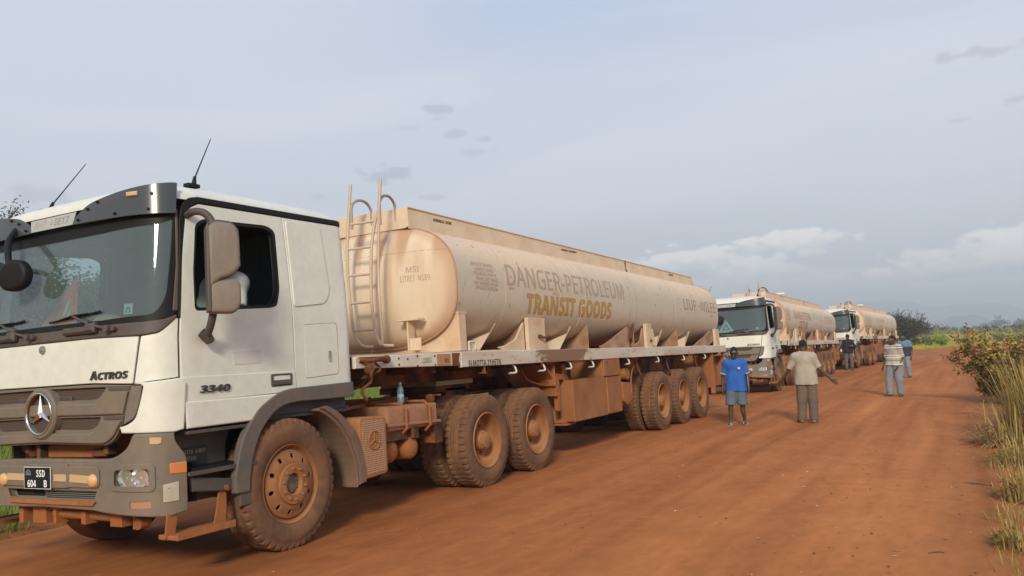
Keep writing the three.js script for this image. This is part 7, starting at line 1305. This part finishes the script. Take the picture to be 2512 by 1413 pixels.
grassClump('dry straw-coloured grass clump spreading over the road at the foot of the tall grass', 6.92, -9.6, { seed: 43, n: 520, w: 0.50, h: 0.66, bw: 0.030, dry: 0.9, leafy: 80 });
grassClump('low mixed grass tuft with straw blades, just nearer than the tall grass', 7.02, -7.5, { seed: 44, n: 520, w: 0.42, h: 0.42, bw: 0.018, dry: 0.6, leafy: 120 });
grassClump('arching green grass tuft halfway down the right edge', 6.88, -4.75, { seed: 45, n: 240, w: 0.26, h: 0.38, bw: 0.020, dry: 0.4, leafy: 90 });
grassClump('flat green grass tuft nearest the viewer at the lower right edge', 6.72, -2.50, { seed: 46, n: 150, w: 0.20, h: 0.20, bw: 0.020, dry: 0.3, leafy: 90 });
// scrub far away
{
  const r = rng(61), AZ = (px) => 0; 
  const far = [[-2.2, 330, 5.0, 0], [-1.65, 620, 13, 1], [-1.2, 640, 11, 1], [-0.75, 660, 9, 1], [-0.35, 700, 9, 1], [-0.05, 720, 7, 1], [0.35, 650, 9, 1], [0.75, 640, 11.5, 1], [1.2, 630, 12, 1], [1.65, 560, 12.5, 2], [2.1, 700, 9, 1], [2.45, 560, 13.5, 1], [2.85, 540, 12, 1], [-1.35, 400, 4.2, 0], [-0.9, 420, 3.2, 0], [-0.1, 430, 3.4, 0], [0.6, 400, 3.2, 0], [0.9, 370, 3.6, 0], [1.35, 420, 4.0, 0], [1.9, 380, 3.4, 0], [2.3, 360, 3.6, 0], [2.75, 350, 4.2, 0], [-1.95, 480, 6.5, 1], [3.4, 560, 11, 1], [3.9, 520, 10, 2]];
  const ORD = ['first', 'second', 'third', 'fourth', 'fifth', 'sixth'], seen = {}; far.sort((a, b) => a[0] - b[0]);
  for (const [deg, dist, h0, kind] of far) {
    const h = h0 * (kind ? 0.92 : 0.6);
    const a = deg * Math.PI / 180, dd = dist * (kind ? 1.6 : 1), x = 6.44 + Math.sin(a) * dd, z = 5.57 - Math.cos(a) * dd;
    const o = kind === 0 ? { seed: (deg * 100 + 900) | 0, stems: 4, lean: 0.9, trunk: h * 0.42, rad: 0.1, lv: 2, br: [5, 4], spread: [0.9, 0.8], shrink: 0.7, leaves: 700, clump: h * 0.16, leaf: h * 0.12, wide: 0.6, cols: [[0.07, 0.05, 0.04], [0.09, 0.07, 0.045], [0.07, 0.075, 0.03]] }
      : { seed: (deg * 100 + 900) | 0, trunk: h * (kind === 2 ? 0.5 : 0.3), rad: 0.3, lv: 2, br: [7, 5], spread: [1.3, 0.9], shrink: 0.85, leaves: 900, clump: h * (kind === 2 ? 0.10 : 0.17), leaf: h * 0.10, wide: 0.6, cols: [[0.075, 0.085, 0.05], [0.09, 0.095, 0.05]], up: -0.02 };
    const where = (deg < -1 ? 'near the dark tree' : deg < 0.6 ? 'under the middle hills' : deg < 1.8 ? 'above the roadside shrub' : 'at the right edge');
    const key = kind + where, ord = ', ' + ORD[seen[key] = (seen[key] ?? -1) + 1] + ' from the left';
    tree(kind ? 'savanna_tree' : 'dark_bush', (kind === 2 ? 'tall open-crowned hazy tree ' : kind ? 'hazy round distant tree ' : 'dark bush far across the field ') + where + ord, (kind === 2 ? 'taller trees ' : kind ? 'distant round trees ' : 'dark field bushes ') + where, x, z, o);
  }
}
// hedge of trees ahead of the lorries on the left, which the windscreens mirror
tree('leafy_tree', 'spreading tree on the left roadside ahead of the nearest lorry, outside the view', '', -9.5, 10.5, { seed: 71, trunk: 1.5, rad: 0.2, lv: 3, br: [7, 5, 4], spread: [0.95, 0.8, 0.8], shrink: 0.72, leaves: 15000, clump: 0.45, leaf: 0.15, wide: 0.5, cols: AC });
// ---------------------------------------------------------------- ground cover that cannot be counted
function scatter(name, geo, mat, n, seed, at) {
  const r = rng(seed), im = new THREE.InstancedMesh(geo, mat, n), m = new THREE.Matrix4(), q = new THREE.Quaternion(), col = new THREE.Color(); let k = 0;
  for (let i = 0; i < n; i++) { const p = at(r); if (!p) continue; q.setFromEuler(new THREE.Euler(p.tx || 0, r() * 6.28, p.tz || 0)); m.compose(V(p.x, p.y, p.z), q, V(p.s, p.s * (p.sy || 1), p.s)); im.setMatrixAt(k, m); im.setColorAt(k, col.setRGB(...p.c)); k++; }
  im.count = k; im.name = numbered(name); im.castShadow = im.receiveShadow = true; scene.add(im); tag(im, null, null, null, 'stuff'); return im;
}
const tuft = (n, h, w, bw, seed, spread) => { const r = rng(seed), S = new Soup(); for (let i = 0; i < n; i++) { const a = r() * 6.28, d = [Math.cos(a), 0, Math.sin(a)], q = r() * w; S.blade([d[0] * q, -0.02, d[2] * q], d, 0.72 + 0.25 * r(), h * (0.5 + 0.6 * r()), bw, [0.9 + 0.2 * r(), 0.9 + 0.2 * r(), 0.9], 0.8 * r() + spread, 3); } return S.geo(); };
const leafTuft = (n, h, seed) => { const r = rng(seed), S = new Soup(); for (let i = 0; i < n; i++) { const d = rdir(r); d[1] = Math.abs(d[1]); S.leaf([d[0] * h * 0.5 * r(), h * (0.1 + 0.7 * r()), d[2] * h * 0.5 * r()], nrm(add3(rdir(r), [0, 1, 0], 0.4)), nrm(crs(d, rdir(r))), h * 0.28, h * 0.16, [0.85 + 0.3 * r(), 0.85 + 0.3 * r(), 0.8]); } return S.geo(); };
const gcol = (r) => { const t = r(); return t < 0.6 ? [0.42 + r() * 0.14, 0.37 + r() * 0.08, 0.055] : t < 0.88 ? [0.60, 0.42, 0.10] : [0.22, 0.27, 0.04]; };
tag(scatter('roadside_grass', tuft(9, 0.26, 0.12, 0.012, 81, 0.3), M.blade, 26000, 82, (r) => { const z = 8 - Math.pow(r(), 1.3) * 75, x = -2.9 - Math.pow(r(), 1.2) * 22; return { x, y: groundY(x, z), z, s: 0.7 + r() * 1.1, c: r() < 0.75 ? [0.16 + r() * 0.06, 0.22 + r() * 0.06, 0.045] : [0.28, 0.27, 0.07] }; }), 'green grass on the left verge seen under and between the lorries', 'grass', null, 'stuff');
tag(scatter('field_grass', tuft(8, 0.32, 0.5, 0.04, 83, 0.3), M.blade, 30000, 84, (r) => { const d = 85 + Math.pow(r(), 1.4) * 330, a = (-5.5 + r() * 11) * Math.PI / 180, x = 6.44 + Math.sin(a) * d, z = 5.57 - Math.cos(a) * d; if (Math.abs(roadOffset(x, z)) < HALF + 0.6) return null; return { x, y: groundY(x, z), z, s: 0.5 + r() * 0.9, c: gcol(r) }; }), 'green grass of the far field beyond the bend of the road', 'grass', null, 'stuff');
tag(scatter('field_shrub', leafTuft(70, 0.9, 85), M.leaf, 800, 86, (r) => { const d = 115 + Math.pow(r(), 0.8) * 300, a = (-4.6 + r() * 9) * Math.PI / 180, x = 6.44 + Math.sin(a) * d, z = 5.57 - Math.cos(a) * d; if (Math.abs(roadOffset(x, z)) < HALF + 2 || vn(x * 0.04, z * 0.03) < 0.45) return null; const k = 0.5 + r(); return { x, y: groundY(x, z), z, s: 0.5 + r() * 1.4, c: r() < 0.8 ? [0.20 * k, 0.25 * k, 0.04] : [0.30 * k, 0.15 * k, 0.05 * k] }; }), 'small green plants scattered over the far field', 'plants', null, 'stuff');
tag(scatter('verge_grass', tuft(9, 0.34, 0.2, 0.014, 87, 0.5), M.blade, 3200, 88, (r) => { const z = -1 - r() * 70, x = 7.6 + Math.pow(r(), 1.5) * 9; return { x, y: groundY(x, z), z, s: 0.5 + r() * 1.0, c: r() < 0.5 ? [0.30, 0.24, 0.09] : gcol(r) }; }), 'dry and green grass on the right verge behind the shrubs', 'grass', null, 'stuff');
tag(scatter('edge_grass', tuft(8, 0.16, 0.12, 0.008, 95, 0.6), M.blade, 900, 96, (r) => { const z = -1 - Math.pow(r(), 1.2) * 40, x = 6.55 + r() * 1.6; return { x, y: groundY(x, z), z, s: 0.4 + r() * 1.1, c: r() < 0.6 ? [0.48, 0.31, 0.13] : [0.33, 0.27, 0.06] }; }), 'short dry grass and weeds along the right road edge', 'grass', null, 'stuff');
const stone = (() => { const g = new THREE.IcosahedronGeometry(1, 1), p = g.attributes.position; for (let i = 0; i < p.count; i++) { const k = 0.75 + 0.5 * vn3(p.getX(i) * 2 + 3, p.getY(i) * 2, p.getZ(i) * 2); p.setXYZ(i, p.getX(i) * k, p.getY(i) * k * 0.6, p.getZ(i) * k * 0.85); } g.computeVertexNormals(); return g; })();
tag(scatter('pebbles', stone, std('pebble', [1, 1, 1], 0.95), 3200, 90, (r) => { const z = 3 - Math.pow(r(), 1.5) * 26, x = 1.6 + r() * 5.6, s = 0.0024 + Math.pow(r(), 9) * 0.011, k = 0.5 + r() * 0.7, pale = r() < 0.08; return { x, y: groundY(x, z) + 0.012, z, s, c: pale ? [0.52, 0.38, 0.26] : [0.27 * k, 0.115 * k, 0.058 * k] }; }), 'small stones strewn over the red road', 'pebbles', null, 'stuff');
tag(scatter('leaf_litter', (() => { const S = new Soup(); S.leaf([-0.5, 0, 0], [1, 0.1, 0], [0, 0.15, 1], 1, 0.35, [1, 1, 1], 0.1); return S.geo(); })(), std('dry_litter', [1, 1, 1], 0.95, 0, { vertexColors: true }), 420, 91, (r) => { const z = 1 - r() * 22, x = 7.2 - Math.pow(r(), 1.6) * 3.2; return { x, y: groundY(x, z) + 0.016, z, s: 0.02 + r() * 0.05, c: r() < 0.35 ? [0.45, 0.33, 0.2] : [0.12, 0.055, 0.03] }; }), 'dry leaves and straw littered along the right road edge', 'litter', null, 'stuff');
const twigAt = (label, x, z, len, a, rad) => { const t = thing('twig', label, 'twig', [x, groundY(x, z) + 0.014, z], a); part('stick', tube([[-len / 2, 0, 0], [-len * 0.15, 0.006, 0.006], [len * 0.2, 0.004, -0.006], [len / 2, 0.002, 0.004]], rad, 5, 10), M.bark, t); };
twigAt('short dark twig lying on the red road near the lower right corner', 6.10, -2.02, 0.13, 0.52, 0.0035);
twigAt('bent twig on the road beside the arching grass tuft', 6.42, -5.6, 0.34, -0.5, 0.005);
twigAt('pale straw stalk lying on the road by the foot of the leafy shrub', 6.2, -15.2, 0.42, 0.4, 0.006);
twigAt('thin pale stalk standing on the ground under the iron step of the nearest lorry', 0.95, 0.55, 0.16, 1.2, 0.003);
renderer.render(scene, camera);
